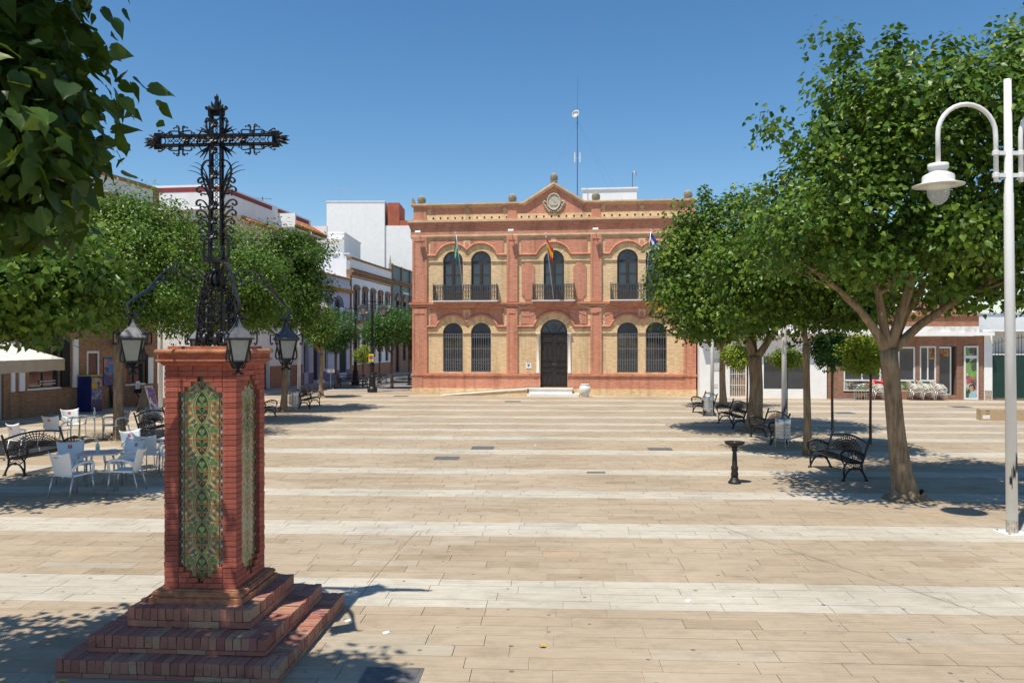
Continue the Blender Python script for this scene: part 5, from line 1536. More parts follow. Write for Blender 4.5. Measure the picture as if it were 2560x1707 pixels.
# sign on its bracket
t = thing('projecting_sign', 'dark red flag-like sign projecting above the café door', 'sign', Vector((-21.88,18,0))+Matrix.Rotation(PI/2-math.atan(.2),3,'Z') @ Vector((18.6,-.02,2.72)), PI/2-math.atan(.2))
mb = MB(); mb.box(-.02,.02,-.75,-.02,0,.5); mb.build('panel', simple('burgundy', (.16,.015,.03), .6), t)
mb = MB(); mb.bar((0,0,.5),(0,-.8,.5),.03); mb.build('bracket', M['whitepaint'], t)
CMW = Matrix.Translation((-21.88,18,0)) @ Matrix.Rotation(PI/2-math.atan(.2),4,'Z')
CRZ = PI/2-math.atan(.2)
def CFP(u, y, z=0): return CMW @ Vector((u,y,z))
poster_m = None
def poster_mat(name, cols, sc_=6, seed=0):
    """printed sheet: patches of flat colour"""
    m, n, l, b = nt(name)
    v = coord(n); q = N(n, 'ShaderNodeTexVoronoi'); q.inputs['Scale'].default_value = sc_
    mp = N(n, 'ShaderNodeMapping'); mp.inputs['Location'].default_value = (seed,seed*.7,seed*.3); l.new(v, mp.inputs[0])
    nz = N(n, 'ShaderNodeTexNoise'); nz.inputs['Scale'].default_value = sc_*.8; l.new(mp.outputs[0], nz.inputs[0])
    ad = mixc(n, l, mp.outputs[0], nz.outputs['Color'], .35); l.new(ad, q.inputs['Vector'])
    sp = N(n, 'ShaderNodeSeparateColor'); l.new(q.outputs['Color'], sp.inputs[0])
    r_ = ramp(n, l, sp.outputs[0], [(i/len(cols), c) for i, c in enumerate(cols)])
    n['Color Ramp'].color_ramp.interpolation = 'CONSTANT'
    l.new(r_, b.inputs['Base Color']); b.inputs['Roughness'].default_value = .4
    return m
t = thing('poster', 'blue and orange poster on the café wall beside the white door', 'poster', CFP(18.5,-.005,1.65), CRZ)
mb = MB(); mb.box(-.44,.44,-.03,0,-.62,.62); mb.build('board', simple('blue_board', (.02,.06,.20), .5), t)
mb = MB(); mb.box(-.41,.41,-.034,-.0305,-.59,.59); mb.build('print', poster_mat('blue_orange_print', [(.02,.10,.38),(.02,.18,.50),(.55,.14,.05),(.03,.05,.18),(.03,.25,.45),(.5,.28,.14)], 5, 2.3), t)
mb = MB()
for k in range(8):
    a = R(118-k*8); mb.box(-.33+k*.085,-.27+k*.085,-.0375,-.0345,.24+.1*math.sin((k+1)*.36)+.0,.38+.1*math.sin((k+1)*.36))
mb.build('lettering', simple('orange_red_lettering', (.62,.12,.06), .5), t)
t = thing('vending_machine', 'dark blue and yellow vending machine against the café wall', 'vending machine', CFP(16.72,-.45), CRZ)
mb = MB(); mb.box(-.33,.33,-.3,.36,.0,1.52); mb.build('cabinet', simple('dark_blue_cabinet', (.012,.022,.12), .35), t)
mb = MB(); mb.box(-.30,.30,-.315,-.301,.95,1.46); mb.build('front_print', poster_mat('machine_print', [(.02,.03,.16),(.5,.36,.03),(.35,.05,.05),(.02,.08,.30),(.4,.35,.2)], 9, 4.1), t)
mb = MB(); mb.box(-.30,.30,-.315,-.301,.52,.92); mb.build('coin_panel', poster_mat('coin_print', [(.03,.10,.32),(.3,.3,.3),(.42,.33,.05)], 8, 1.1), t)
mb = MB(); mb.box(-.34,.34,-.31,.37,1.52,1.58); mb.build('yellow_top', simple('yellow_panel', (.42,.34,.04), .5), t)
t = thing('leaning_board', 'black leaning board with pale printed figure under the blue poster', 'board', CFP(18.75,-.25), CRZ)
mb = MB(); mb.obox((0,.1,.55),(.36,0,0),(0,.012,0),(0,.14,.54)); mb.build('panel', M['black'], t)
mb = MB(); mb.obox((0,.085,.55),(.2,0,0),(0,.004,0),(0,.115,.44)); mb.build('print', poster_mat('pale_figure_print', [(.02,.02,.02),(.28,.26,.22),(.02,.02,.02),(.16,.15,.13)], 11, 5), t)
t = thing('trestle_stand', 'black box stand on crossed trestle legs by the café wall', 'stand', CFP(20.05,-.62), CRZ)
mb = MB(); mb.box(-.45,.45,-.2,.2,.62,.80); mb.build('tray', M['black'], t)
mb = MB(); mb.box(.1,.44,-.215,-.201,.65,.78); mb.build('tray_front', M['irong'], t)
for y in (-.15,.15):
    mb = MB(); mb.bar((-.42,y,0),(.35,y+.01,.62),.03); mb.build('leg', M['black'], t); mb = MB(); mb.bar((.42,y+.03,0),(-.35,y+.03,.62),.03); mb.build('leg', M['black'], t)
t = thing('menu_stand', 'white paper menu sheet held up above the trestle stand', 'sign', CFP(19.75,-.5,.80), CRZ)
mb = MB(); mb.box(-.14,.14,-.01,.01,.0,.36); mb.build('sheet', M['whitepaint'], t); mb = MB(); mb.box(-.10,.10,-.013,-.0105,.08,.28); mb.build('print', simple('grey_print', (.45,.45,.45), .5), t)
t = thing('sandwich_board', 'grey sandwich board with purple print standing near the café corner', 'sign board', gp(370,1031), CRZ+.1)
for s in (-1,1):
    mb = MB(); mb.obox((0,s*.19,.58),(.3,0,0),(0,.012,0),(0,-s*.17,.56)); mb.build('panel', M['steel'] if s < 0 else M['irong'], t)
mb = MB(); mb.obox((0,-.21,.58),(.25,0,0),(0,.004,0),(0,.145,.48)); mb.build('print', poster_mat('purple_print', [(.18,.10,.35),(.5,.5,.55),(.3,.05,.2),(.1,.2,.4),(.03,.03,.04)], 10, 7), t)
# --- apartment building with dark red stripe
RA = PI/2-math.atan(.13)
AP = thing('apartment_building', 'white apartment building with dark red parapet stripes and tiled awning roof', 'building', (-16.11,43.0,0), RA)
aops = [(u,1.3,z,z+1.9,0) for z in (4.2,7.5) for u in (2.0,5.0,8.0,10.8)]
gops = [(3.2,1.2,.1,2.6,0),(6.2,1.6,.1,2.6,0),(9.5,1.3,.1,2.6,0)]
wall_shell('wall', AP, 12.2, 14, 10.4, aops+[], M['white']) if False else None
mb = MB(); arched_wall(mb, 0, 12.2, -.03, 3.2, gops, .25); arched_wall(mb, 0, 12.2, 3.2, 6.6, aops[:4], .25); arched_wall(mb, 0, 12.2, 6.6, 10.4, aops[4:], .25)
mb.add([(0,0,-.03),(0,0,10.4),(0,14,10.4),(0,14,-.03)], [(0,1,2,3)]); mb.add([(12.2,0,-.03),(12.2,14,-.03),(12.2,14,10.4),(12.2,0,10.4)], [(0,1,2,3)])
mb.build('wall', M['white'], AP)
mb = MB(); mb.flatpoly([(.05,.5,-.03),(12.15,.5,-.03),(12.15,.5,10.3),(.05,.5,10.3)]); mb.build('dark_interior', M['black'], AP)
for u, w, a, b, _ in aops: window_unit(AP, u, w, a, b, .1, M['whitepaint'], M['glass'])
for a, b in ((-.01,2.55),(3.85,5.35),(7.05,8.8),(10.2,12.21)):
    mb = MB(); mb.box(a, b, -.05, -.001, 0, 1.5); mb.build('dado', dadob, AP)
mb = MB(); mb.box(-.5,12.2,-.7,14,10.1,10.16); mb.box(-.45,12.2,-.65,14,10.16,11.42); mb.build('parapet', M['white'], AP)
for a, b in ((.0,5.9),(6.66,11.82)):
    mb = MB(); mb.box(a+.1, b, -.665, -.651, 11.08, 11.32); mb.build('red_stripe', redst, AP)
mb = MB(); mb.box(-.465,-.451,-.6,6,11.05,11.30); mb.build('red_stripe', redst, AP)
mb = MB(); mb.box(-.03,-.001,.9,4.4,7.2,9.6); mb.build('shutter_wall', orangeb, AP)
# tiled canopy roof
tile_m = simple('terracotta_tile', (.52,.21,.095), .85, 0, .25, 9, .2, .2, .25)
def tiles(parent, a, b, z_top, z_low, y0, y1):
    mb = MB(); n = int((b-a)/.2)
    for k in range(n):
        x = a+(b-a)*(k+.5)/n
        for r_ in range(4):
            t0, t1 = r_/4, (r_+1)/4+.03
            P = [(x,y0+(y1-y0)*t0,z_top+(z_low-z_top)*t0+.02),(x,y0+(y1-y0)*t1,z_top+(z_low-z_top)*t1+.03)]
            mb.tube(P, [.085,.095], 6)
    mb.add([(a,y0,z_top-.05),(b,y0,z_top-.05),(b,y1,z_low-.05),(a,y1,z_low-.05)], [(0,1,2,3),(3,2,1,0)])
    return mb.build('tile_canopy', tile_m, parent, True)
tiles(AP, 7.0, 12.3, 10.95, 10.30, -.66, -1.75)
tiles(AP, 1.8, 6.2, 10.05, 9.75, -.66, -1.2)
mb = MB(); mb.prism([(6.85,10.2),(6.99,10.2),(6.99,11.05),(6.85,11.05)], -1.75, -.66); mb.prism([(12.31,10.2),(12.45,10.2),(12.45,11.05),(12.31,11.05)], -1.75, -.66); mb.build('canopy_cheek', M['white'], AP)
mb = MB(); mb.box(7.0,12.3,-1.6,-.01,10.1,10.2); mb.box(0,12.2,-1.3,-.01,6.5,6.68); mb.build('balcony_slab', M['white'], AP)
aw_r = simple('awning_red', (.30,.06,.06), .8); aw_w = simple('awning_white', (.62,.58,.55), .8)
mb = MB()
for k in range(24):
    a = 8.4+k*.16; mb.add([(a,-1.0,10.05),(a+.16,-1.0,10.05),(a+.16,-1.9,9.1),(a,-1.9,9.1)], [(0,1,2,3),(3,2,1,0)], k%2)
mb.build('striped_awning', [aw_r, aw_w], AP)
t = thing('roof_antenna', 'thin television aerial on the white apartment roof', 'antenna', (-16.6,53.0,11.4), 0)
mb = MB(); mb.tube([(0,0,-1.2),(0,0,1.3)], .025, 6); mb.bar((-.6,0,1.2),(.6,0,1.15),.02)
for k in range(5): mb.bar((-.5+k*.25,-.25,1.19-.01*k),(-.5+k*.25,.25,1.19-.01*k),.012)
mb.build('mast', M['irong'], t)
def sat_dish(label, loc, rz, r=.42, stand=.5):
    t = thing('satellite_dish', label, 'satellite dish', loc, rz, 'satellite dishes on the roofs')
    mb = MB(); mb.lathe([(0,0),(r*.5,.05*r/.42),(r,.2*r/.42),(r*.98,.22*r/.42),(r*.5,.075*r/.42),(0,.025)], 20); o = mb.build('dish', M['whitepaint'], t, True, (0,-.1,stand)); o.rotation_euler = (R(68),0,0)
    mb = MB(); mb.tube([(0,0,-.4),(0,0,stand)], .03, 6); mb.tube([(0,-.12,stand-.3),(0,-.5,stand+.05)], .012, 5); mb.box(-.04,.04,-.56,-.48,stand+.0,stand+.1); mb.build('stand', M['steel'], t)
sat_dish('white satellite dish on the apartment roof beyond the red stripe', (-15.6,55.6,10.6), .6, .45)
# white annex and tall white house behind
def plain_block(name, label, x0, x1, y0, y1, z1, extra=None):
    t = thing(name, label, 'building', ((x0+x1)/2, y0, 0), 0)
    w = (x1-x0)/2
    mb = MB(); mb.box(-w,w,0,y1-y0,-.03,z1); mb.build('wall', M['white'], t)
    mb = MB(); mb.box(-w-.06,w+.06,-.06,y1-y0+.06,z1,z1+.1); mb.build('coping', M['white'], t)
    return t, w
t, w = plain_block('tall_white_house', 'tall blank white house wall rising behind the street row', -20.95, -14.4, 90, 104, 18.95)
mb = MB(); mb.box(6.4/2+.08,9.4,.2,13,0,16.3); mb.build('lower_wing', M['white'], t)
mb = MB(); mb.box(3.3+.3,4.9,.25,5,16.31,18.9); mb.box(4.901,7.4,.3,5,16.31,16.9); mb.build('brick_block', simple('brick_red_render', (.40,.11,.06), .85, 0, .2, 2), t)
mb = MB(); mb.tube([(0,2,18.9),(0,2,21.2)], .03, 6); mb.bar((-.9,2,20.9),(.8,2,20.8),.025)
for k in range(6): mb.bar((-.8+k*.3,1.6,20.88),(-.8+k*.3,2.4,20.88),.015)
o = mb.build('aerial', M['steel'], t, loc=(-2.2,0,0))
t, w = plain_block('white_annex', 'white rooftop house with a pale shutter behind the lavender house', -18.9, -15.6, 74, 82, 13.2)
mb = MB(); mb.box(-1.0,.7,-.02,-.001,9.7,11.6); mb.build('shutter', shut, t)
mb = MB(); mb.box(-1.7,1.72,-1.1,-.002,12.5,12.75); mb.build('canopy_slab', M['white'], t)
t, w = plain_block('white_terrace_wall', 'plain white terrace block right behind the lavender house parapet', -18.6, -13.6, 66.5, 73, 10.4)
sat_dish('large white satellite dish on the white terrace block', (-14.6,66.2,9.2), .5, .62, .7)
sat_dish('white satellite dish peeping past the town hall cornice', (-8.6,86,15.6), .7, .9, 1.2)
# --- lavender house
LV = thing('lavender_house', 'lavender two-storey house with ochre cornices and blue arched windows', 'building', (-14.54,55.1,0), RA)
lops_g = [(2.72,1.45,.12,3.05,0),(4.52,1.1,.97,3.05,0),(8.4,1.7,.6,2.75,0),(.8,.9,.9,3.0,0)]
lops_u = [(5.1,1.4,4.3,5.9,.7),(7.45,1.7,4.3,5.8,.72),(2.2,1.4,4.3,5.8,.6)]
mb = MB(); arched_wall(mb, 0, 10.1, -.03, 3.6, lops_g, .3); arched_wall(mb, 0, 10.1, 3.6, 8.1, lops_u, .25); mb.box(0.01,10.09,.5,10,6.6,6.7)
mb.add([(10.1,0,-.03),(10.1,10,-.03),(10.1,10,8.1),(10.1,0,8.1)], [(0,1,2,3)]); mb.add([(0,0,-.03),(0,0,8.1),(0,10,8.1),(0,10,-.03)], [(0,1,2,3)])
mb.build('wall', lavw, LV)
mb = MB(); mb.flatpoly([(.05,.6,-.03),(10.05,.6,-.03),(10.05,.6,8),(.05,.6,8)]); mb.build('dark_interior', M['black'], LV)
for a, b in ((0,.35),(1.25,1.99),(3.46,7.5),(9.28,10.1)):
    mb = MB(); mb.box(a, b, -.04, -.001, 0, .86); mb.build('dado', lavd, LV)
mb = MB(); mb.box(-.02,10.12,-.12,.3,8.08,8.24); mb.build('coping', ochre, LV)
mb = MB(); mb.box(-.02,10.12,-.26,.1,7.02,7.14); mb.box(-.02,10.12,-.34,.1,7.142,7.27); mb.build('cornice', ochre, LV)
for k in range(42):
    mb = MB(); mb.box(.1+k*.24-.05,.1+k*.24+.05,-.09,-.001,7.272,7.62); mb.build('baluster', M['white'], LV)
for u, w, a, b, r_ in lops_u:
    window_unit(LV, u, w, a, b, .08, bluef, M['glass'], 'window', .08, 1)
    mb = MB(); mb.tube([(u-w/2-.1,-.03,4.3)]+[(u+(w/2+.1)*math.cos(q),-.03,b+(r_+.1)*math.sin(q)) for q in [PI-PI*i/12 for i in range(13)]]+[(u+w/2+.1,-.03,4.3)], .05, 5); mb.build('blue_surround', bluef, LV)
    mb = MB(); mb.box(u+.05,u+w/2,-.08,-.03,4.4,b); mb.build('shutter', shut, LV)
window_unit(LV, 4.52, 1.1, .97, 3.05, .1, M['whitepaint'], M['glass'], 'shop_window', .06, 0)
window_unit(LV, 8.4, 1.7, .6, 2.75, .1, M['irong'], M['glass'], 'barred_window', .06, 5)
mb = MB(); mb.box(2.0,3.44,.25,.3,.12,3.05); mb.build('doorway', M['black'], LV)
mb = MB(); mb.box(2.02,2.1,.0,.08,.12,3.05); mb.box(1.99,3.45,-.7,.2,-.03,.12); mb.box(2.0,3.44,-.35,.2,.12,.28); mb.build('door_step', M['marble'], LV)
# --- white and brown house
WB = thing('balcony_house', 'white house with brown trim, hooded windows and long iron balcony in the side street', 'building', (-13.24,65.1,0), RA)
us = [1.56,3.85,6.1,8.4,10.65]
wu = [(u,1.05,4.95,7.35,.25) for u in us]; wg = [(u,1.05,1.3,3.6,.35) for u in us]
mb = MB(); arched_wall(mb, 0, 12.2, -.03, 4.5, wg, .3); arched_wall(mb, 0, 12.2, 4.5, 8.6, wu, .3)
mb.add([(0,0,6),(0,0,9.9),(0,10,9.9),(0,10,6)], [(0,1,2,3)]); mb.build('wall', M['white'], WB)
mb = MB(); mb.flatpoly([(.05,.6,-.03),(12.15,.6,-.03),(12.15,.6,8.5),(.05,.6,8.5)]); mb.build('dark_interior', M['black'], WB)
mb = MB(); mb.box(0,12.2,-.05,-.001,-.03,1.18); mb.build('dado', dadob, WB)
mb = MB(); mb.box(0,12.2,.0,.3,8.98,9.9); mb.build('parapet', M['white'], WB)
for z0, z1, e in ((8.42,8.5,.06),(8.58,8.78,.16),(8.78,8.98,.32),(9.9,10.05,.14)):
    mb = MB(); mb.box(-.05,12.2,-e,.3,z0,z1-.002); mb.build('cornice', brown, WB)
for k in range(30):
    mb = MB(); mb.box(.3+k*.4-.1,.3+k*.4+.1,-.14,-.001,8.99,9.15); mb.build('dentil', brown, WB)
for u in (.12,12.05): mb = MB(); mb.box(u-.14,u+.14,-.08,-.001,1.2,8.41); mb.build('quoin_strip', brown, WB)
for u in us:
    for zt, zb, r_ in ((7.6,4.95,.25),(3.95,1.3,.35)):
        mb = MB(); mb.box(u-.72,u-.54,-.08,-.002,zb+.9,zt-.1); mb.box(u+.54,u+.72,-.08,-.002,zb+.9,zt-.1)
        P = [(u+.74*math.cos(q), zt-.1+.36*math.sin(q)) for q in [PI*i/10 for i in range(11)]]
        mb.prism(P+[(u-.54,zt-.1),(u+.54,zt-.1)][::1], -.16, -.001) if False else mb.prism([(u-.76,zt-.1),(u+.76,zt-.1)]+[(x,z) for x,z in P], -.16, -.001)
        mb.build('window_hood', brown, WB)
    window_unit(WB, u, 1.05, 4.95, 7.4, .12, frame_m, M['glass'], 'window', .07, 1); window_unit(WB, u, 1.05, 1.3, 3.7, .12, frame_m, M['glass'], 'window', .07, 1)
mb = MB(); mb.box(.6,12.0,-.7,0,4.62,4.86); mb.build('balcony_slab', brown, WB)
mb = MB()
for z in (4.9,5.3,5.82): mb.bar((.6,-.66,z),(12,-.66,z),.035)
for k in range(58): mb.bar((.6+k*.2,-.66,4.88),(.6+k*.2,-.66,5.84),.024)
mb.build('balcony_railing', M['iron'], WB)
mb = MB(); mb.box(9.2,9.9,-.5,-.1,6.0,6.5); mb.build('air_conditioner', M['whitepaint'], WB)
mb = MB(); mb.lathe([(.16,10.05),(.2,10.25),(.12,10.4),(.18,10.6),(.08,10.8),(.1,10.95),(.02,11.5)], 10, (12.05,.1,0)); mb.build('urn_finial', M['stone'], WB, True)
# --- green tiled house
GH = thing('green_house', 'blue-green tiled house with brick trim at the far end of the street row', 'building', (-13.24+D13.x*12.22,65.1+D13.y*12.22,0), RA)
gm = simple('blue_green_tile_wall', (.085,.145,.155), .5, 0, .3, 7, .1, .4)
gu = [(2.1,1.2,4.6,7.2,0),(4.7,1.2,4.6,7.2,0),(7.3,1.2,4.6,7.2,0)]; gg = [(2.1,1.3,.1,3.3,0),(4.7,1.2,1.2,3.3,0),(7.3,1.2,1.2,3.3,0)]
mb = MB(); arched_wall(mb, 0, 12, 4.2, 8.8, gu, .3); mb.build('upper_wall', gm, GH)
mb = MB(); arched_wall(mb, 0, 12, -.03, 4.2, gg, .3); mb.build('lower_wall', dadob, GH)
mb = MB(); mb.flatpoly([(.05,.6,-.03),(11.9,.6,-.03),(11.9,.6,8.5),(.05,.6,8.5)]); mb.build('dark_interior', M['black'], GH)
mb = MB(); mb.box(0,12,.0,.3,9.2,10.5); mb.build('parapet', gm, GH)
for u in (.1,3.4,6.7,11.8): mb = MB(); mb.box(u-.14,u+.14,-.1,-.001,4.2,10.7); mb.build('pier', brown, GH)
for z0, z1, e in ((8.8,9.0,.15),(9.0,9.2,.3),(10.5,10.62,.12),(4.2,4.4,.3)): mb = MB(); mb.box(0,12,-e,.3,z0,z1-.002); mb.build('cornice', brown, GH)
for u, w, a, b, _ in gu+gg: window_unit(GH, u, w, a, b, .12, frame_m, M['glass'])
for u, w, a, b, _ in gu:
    mb = MB(); mb.prism([(u-.8,b),(u+.8,b),(u+.8,b+.15),(u,b+.75),(u-.8,b+.15)], -.14, -.001); mb.build('window_pediment', dadob, GH)
mb = MB()
for k in range(9): mb.box(4.2+k*.28,4.2+k*.28+.18,-.025,-.001,8.02,8.22)
mb.build('lettering', M['whitepaint'], GH)
# houses closing the street far away
for i, (x0, x1, y0, h_) in enumerate(((-13,-7.5,101,8.5),(-4.5,3,64,7.0))):
    plain_block('white_house', ['white house at the end of the side street','white house hidden behind the town hall corner'][i], x0, x1, y0, y0+10, h_)

# ---------------------------------------------------------------- right row of buildings
RZ = R(-7.1)
RMW = Matrix.Translation((10.1,43.1,0)) @ Matrix.Rotation(RZ,4,'Z')
def RP(u, y, z=0): return RMW @ Vector((u,y,z))
WH = thing('white_shop', 'low white shop with a dark picture window and barred wooden door', 'building', (10.1,43.1,0), RZ)
mb = MB(); arched_wall(mb, 0.05, 6.66, -.03, 3.38, [(2.06,.84,.05,1.95,0),(4.52,2.2,.5,2.26,0)], .2); mb.add([(.05,0,-.03),(.05,0,4.3),(.05,9,4.3),(.05,9,-.03)], [(0,1,2,3)]); mb.build('wall', M['white'], WH)
mb = MB(); mb.box(.05,6.66,-.55,.2,3.38,3.46); mb.build('ledge', simple('pinkish_ledge', (.62,.45,.45), .7), WH)
mb = MB(); mb.box(.06,6.65,-.25,9,3.461,4.45); mb.build('upper_wall', M['white'], WH)
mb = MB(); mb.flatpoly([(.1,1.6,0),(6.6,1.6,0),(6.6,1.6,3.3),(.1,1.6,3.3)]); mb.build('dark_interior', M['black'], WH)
W_ = window_unit(WH, 4.52, 2.2, .5, 2.26, .1, M['irong'], M['glass'], 'picture_window', .04, 0)
D_ = bpy.data.objects.new('door', None); COL.objects.link(D_); D_.parent = WH; D_.location = (2.06,.1,0)
mb = MB(); mb.box(-.42,.42,.03,.08,.05,1.95); mb.build('leaf', simple('light_brown_wood', (.38,.22,.10), .6, 0, .25, 5), D_)
mb = MB(); mb.box(-.3,-.1,.015,.029,1.1,1.8); mb.box(.1,.3,.015,.029,1.1,1.8); mb.build('pane', M['glass'], D_)
mb = MB()
for k in range(8): mb.bar((-.4+k*.114,-.06,.06),(-.4+k*.114,-.06,1.92),.022)
for z in (.1,.7,1.3,1.9): mb.bar((-.42,-.06,z),(.42,-.06,z),.025)
mb.build('bars', M['whitepaint'], D_)
mb = MB(); mb.box(.62,1.1,-.03,-.001,1.5,2.1); mb.box(.8,1.0,-.02,-.001,.55,.75); mb.build('meter_box', simple('pale_grey_box', (.60,.60,.58), .6), WH)
# kebab snack bar
KB = thing('snack_bar', 'low brick kebab snack bar with white canopy slab and white-framed windows', 'building', tuple(RP(6.66,-.02)), RZ)
kbr = brick('split_face_brick', (.36,.19,.125), (.28,.14,.095), (.34,.22,.16), .2, .05, .006, (.24,.14,.10))
kbu = brick('orange_brick', (.44,.17,.085), (.36,.13,.065), (.40,.26,.17), wear=(.30,.14,.09))
ku = lambda u: u-6.66
kops = [(ku(8.46),1.9,.33,2.75,0),(ku(10.3),1.62,.45,2.75,0),(ku(11.74),.82,.45,2.79,0),(ku(12.72),.86,.22,2.78,0)]
mb = MB(); arched_wall(mb, .03, 7.79, -.03, 3.3, kops, .35); mb.add([(7.79,0,-.03),(7.79,6,-.03),(7.79,6,3.3),(7.79,0,3.3)], [(0,1,2,3)]); mb.build('wall', kbr, KB)
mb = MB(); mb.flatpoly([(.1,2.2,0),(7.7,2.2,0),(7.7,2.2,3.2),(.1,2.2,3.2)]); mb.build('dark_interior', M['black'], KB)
mb = MB(); mb.box(.2,8.1,-.55,.4,3.33,3.52); mb.build('canopy_slab', M['white'], KB)
mb = MB(); mb.box(.1,7.55,-.1,.4,3.521,3.82); mb.build('flaking_band', simple('flaking_white', (.66,.64,.60), .8, 0, .3, 5, .3, .2, 0, (.35,.2,.13)), KB)
mb = MB(); mb.box(.1,7.55,-.06,.4,3.82,4.36); mb.build('upper_wall', kbu, KB)
mb = MB(); mb.box(.05,7.6,-.16,.4,4.361,4.42); mb.build('cornice', cafe_t, KB)
for k in range(26):
    x = .2+k*.285; mb = MB(); mb.box(x-.09,x+.09,-.1,.3,4.42,4.56); mb.build('dentil', cafe_t, KB)
mb = MB(); mb.box(.1,7.5,.0,.3,4.425,4.555); mb.build('row_backing', M['darkred'], KB)
mb = MB(); mb.box(.1,7.5,.12,.3,4.561,5.0); mb.build('parapet', M['white'], KB)
salmon = simple('salmon_red_panel', (.50,.15,.12), .75, 0, .15, 3)
for a, b in ((ku(7.9),ku(9.6)),(ku(11.15),ku(12.85))):
    mb = MB()
    mb.prism([(a,4.562),(b,4.562),(b,5.02),(b-.12,5.18),(b-.38,5.18),(b-.5,5.02),((a+b)/2+.3,4.98),((a+b)/2-.3,4.98),(a+.5,5.02),(a+.38,5.18),(a+.12,5.18),(a,5.02)], -.03, .1)
    mb.build('sign_panel', salmon, KB)
    mb = MB(); mb.box(a+.08,a+.5,-.06,.14,5.18,5.24); mb.build('panel_cap', cafe_t, KB); mb = MB(); mb.box(b-.42,b-.08,-.06,.14,5.19,5.26); mb.build('panel_cap', cafe_t, KB)
    for k, w in ((.19,.13),(.52,.17),(.85,.13)):
        mb = MB(); c = a+(b-a)*k; mb.prism([(c+w*math.cos(2*PI*i/14),4.69+.085*math.sin(2*PI*i/14)) for i in range(14)], -.05, -.031); mb.build('oval_boss', M['whitepaint'], KB)
letm = simple('grey_lettering_metal', (.30,.28,.33), .4, .3)
for ch, u in zip('KEBAB', (11.42,11.74,12.05,12.35,12.64)): text3d(ch, .33, (ku(u),-.04,4.9), KB, letm, 'letter')
for ch, u in zip('DONER', (8.05,8.36,8.70,9.02,9.33)): text3d(ch, .33, (ku(u),-.04,4.9), KB, letm, 'letter')
for u in (ku(7.0),ku(10.4),ku(13.17)): mb = MB(); mb.box(u-.18,u+.18,-.1,.3,4.561,5.16); mb.box(u-.22,u+.22,-.14,.34,5.161,5.24); mb.build('parapet_post', cafe_t, KB)
for u, w, a, b, n_ in ((ku(8.46),1.9,.95,2.75,1),(ku(10.3),1.62,.95,2.75,1),(ku(11.74),.82,.95,2.79,1)):
    window_unit(KB, u, w, a, b, .05, M['whitepaint'], M['glass'], 'window', .08, n_)
    mb = MB(); mb.box(u-w/2+.02,u+w/2-.02,.06,.08,.47,.93); mb.build('picture_panel', poster_mat('menu_print%d'%int(u*10), [(.30,.32,.25),(.12,.2,.06),(.35,.12,.05),(.4,.4,.36),(.08,.08,.07)], 6, u), KB)
    mb = MB(); mb.box(u-w/2,u+w/2,.0,.05,.42,.47); mb.box(u-w/2,u-w/2+.06,.01,.05,.471,.93); mb.box(u+w/2-.06,u+w/2,.01,.05,.471,.93); mb.build('panel_frame', M['whitepaint'], KB)
food = poster_mat('food_print', [(.45,.18,.03),(.5,.3,.05),(.25,.06,.02),(.2,.25,.04),(.03,.02,.02)], 9, 3.3)
mb = MB(); mb.box(ku(11.78),ku(12.08),.03,.045,2.1,2.7); mb.build('burger_picture', food, KB)
dk = bpy.data.objects.new('door', None); COL.objects.link(dk); dk.parent = KB; dk.location = (ku(12.6),.12,0)
mb = MB(); mb.box(-.33,-.26,0,.05,.23,2.76); mb.box(.26,.33,0,.05,.23,2.76); mb.box(-.26,.26,0,.05,2.68,2.76); mb.box(-.26,.26,0,.05,.23,.32); mb.build('frame', M['alu'], dk)
mb = MB(); mb.flatpoly([(-.26,.02,.32),(.26,.02,.32),(.26,.02,2.68),(-.26,.02,2.68)]); mb.build('pane', M['glass'], dk)
mb = MB(); mb.box(-.22,.22,.005,.015,2.25,2.62); mb.build('food_picture', food, dk)
PB = thing('poster_case', 'tall white-framed poster of leaves and a drinking woman on the brick wall', 'poster', tuple(RP(13.83,-.06)), RZ)
mb = MB()
for a, b, c, d in ((-.35,-.27,.01,2.8),(.27,.35,.01,2.8),(-.27,.27,2.72,2.8),(-.27,.27,2.16,2.30),(-.27,.27,.01,.12)): mb.box(a,b,-.04,.03,c,d)
mb.build('frame', M['whitepaint'], PB)
mb = MB(); mb.box(-.27,.27,-.02,.02,2.30,2.72); mb.build('upper_print', poster_mat('dish_print', [(.12,.32,.05),(.06,.05,.05),(.35,.33,.3),(.1,.08,.07)], 6, 1.7), PB)
mb = MB(); mb.box(-.27,.27,-.02,.02,.12,2.16); mb.build('lower_print', poster_mat('herb_print', [(.04,.06,.03),(.14,.36,.05),(.45,.45,.4),(.07,.10,.05),(.45,.08,.1),(.2,.3,.1)], 5, 6.2), PB)
mb = MB(); mb.prism([(.02+.10*math.cos(q),.60+.15*math.sin(q)) for q in [2*PI*i/12 for i in range(12)]], -.026, -.021); mb.build('face_print', simple('skin_print', (.45,.26,.18), .5), PB)
mb = MB(); mb.prism([(.04+.15*math.cos(q),.64+.2*math.sin(q)) for q in [R(-60+20*i) for i in range(13)]]+[(.02,.74)], -.0245, -.0205); mb.build('hair_print', simple('dark_hair_print', (.05,.025,.02), .5), PB)
mb = MB(); mb.prism([(-.12,.13),(.26,.13),(.24,.4),(.05,.46),(-.1,.3)], -.0255, -.0206); mb.build('shirt_print', simple('pale_blue_print', (.35,.5,.58), .5), PB)
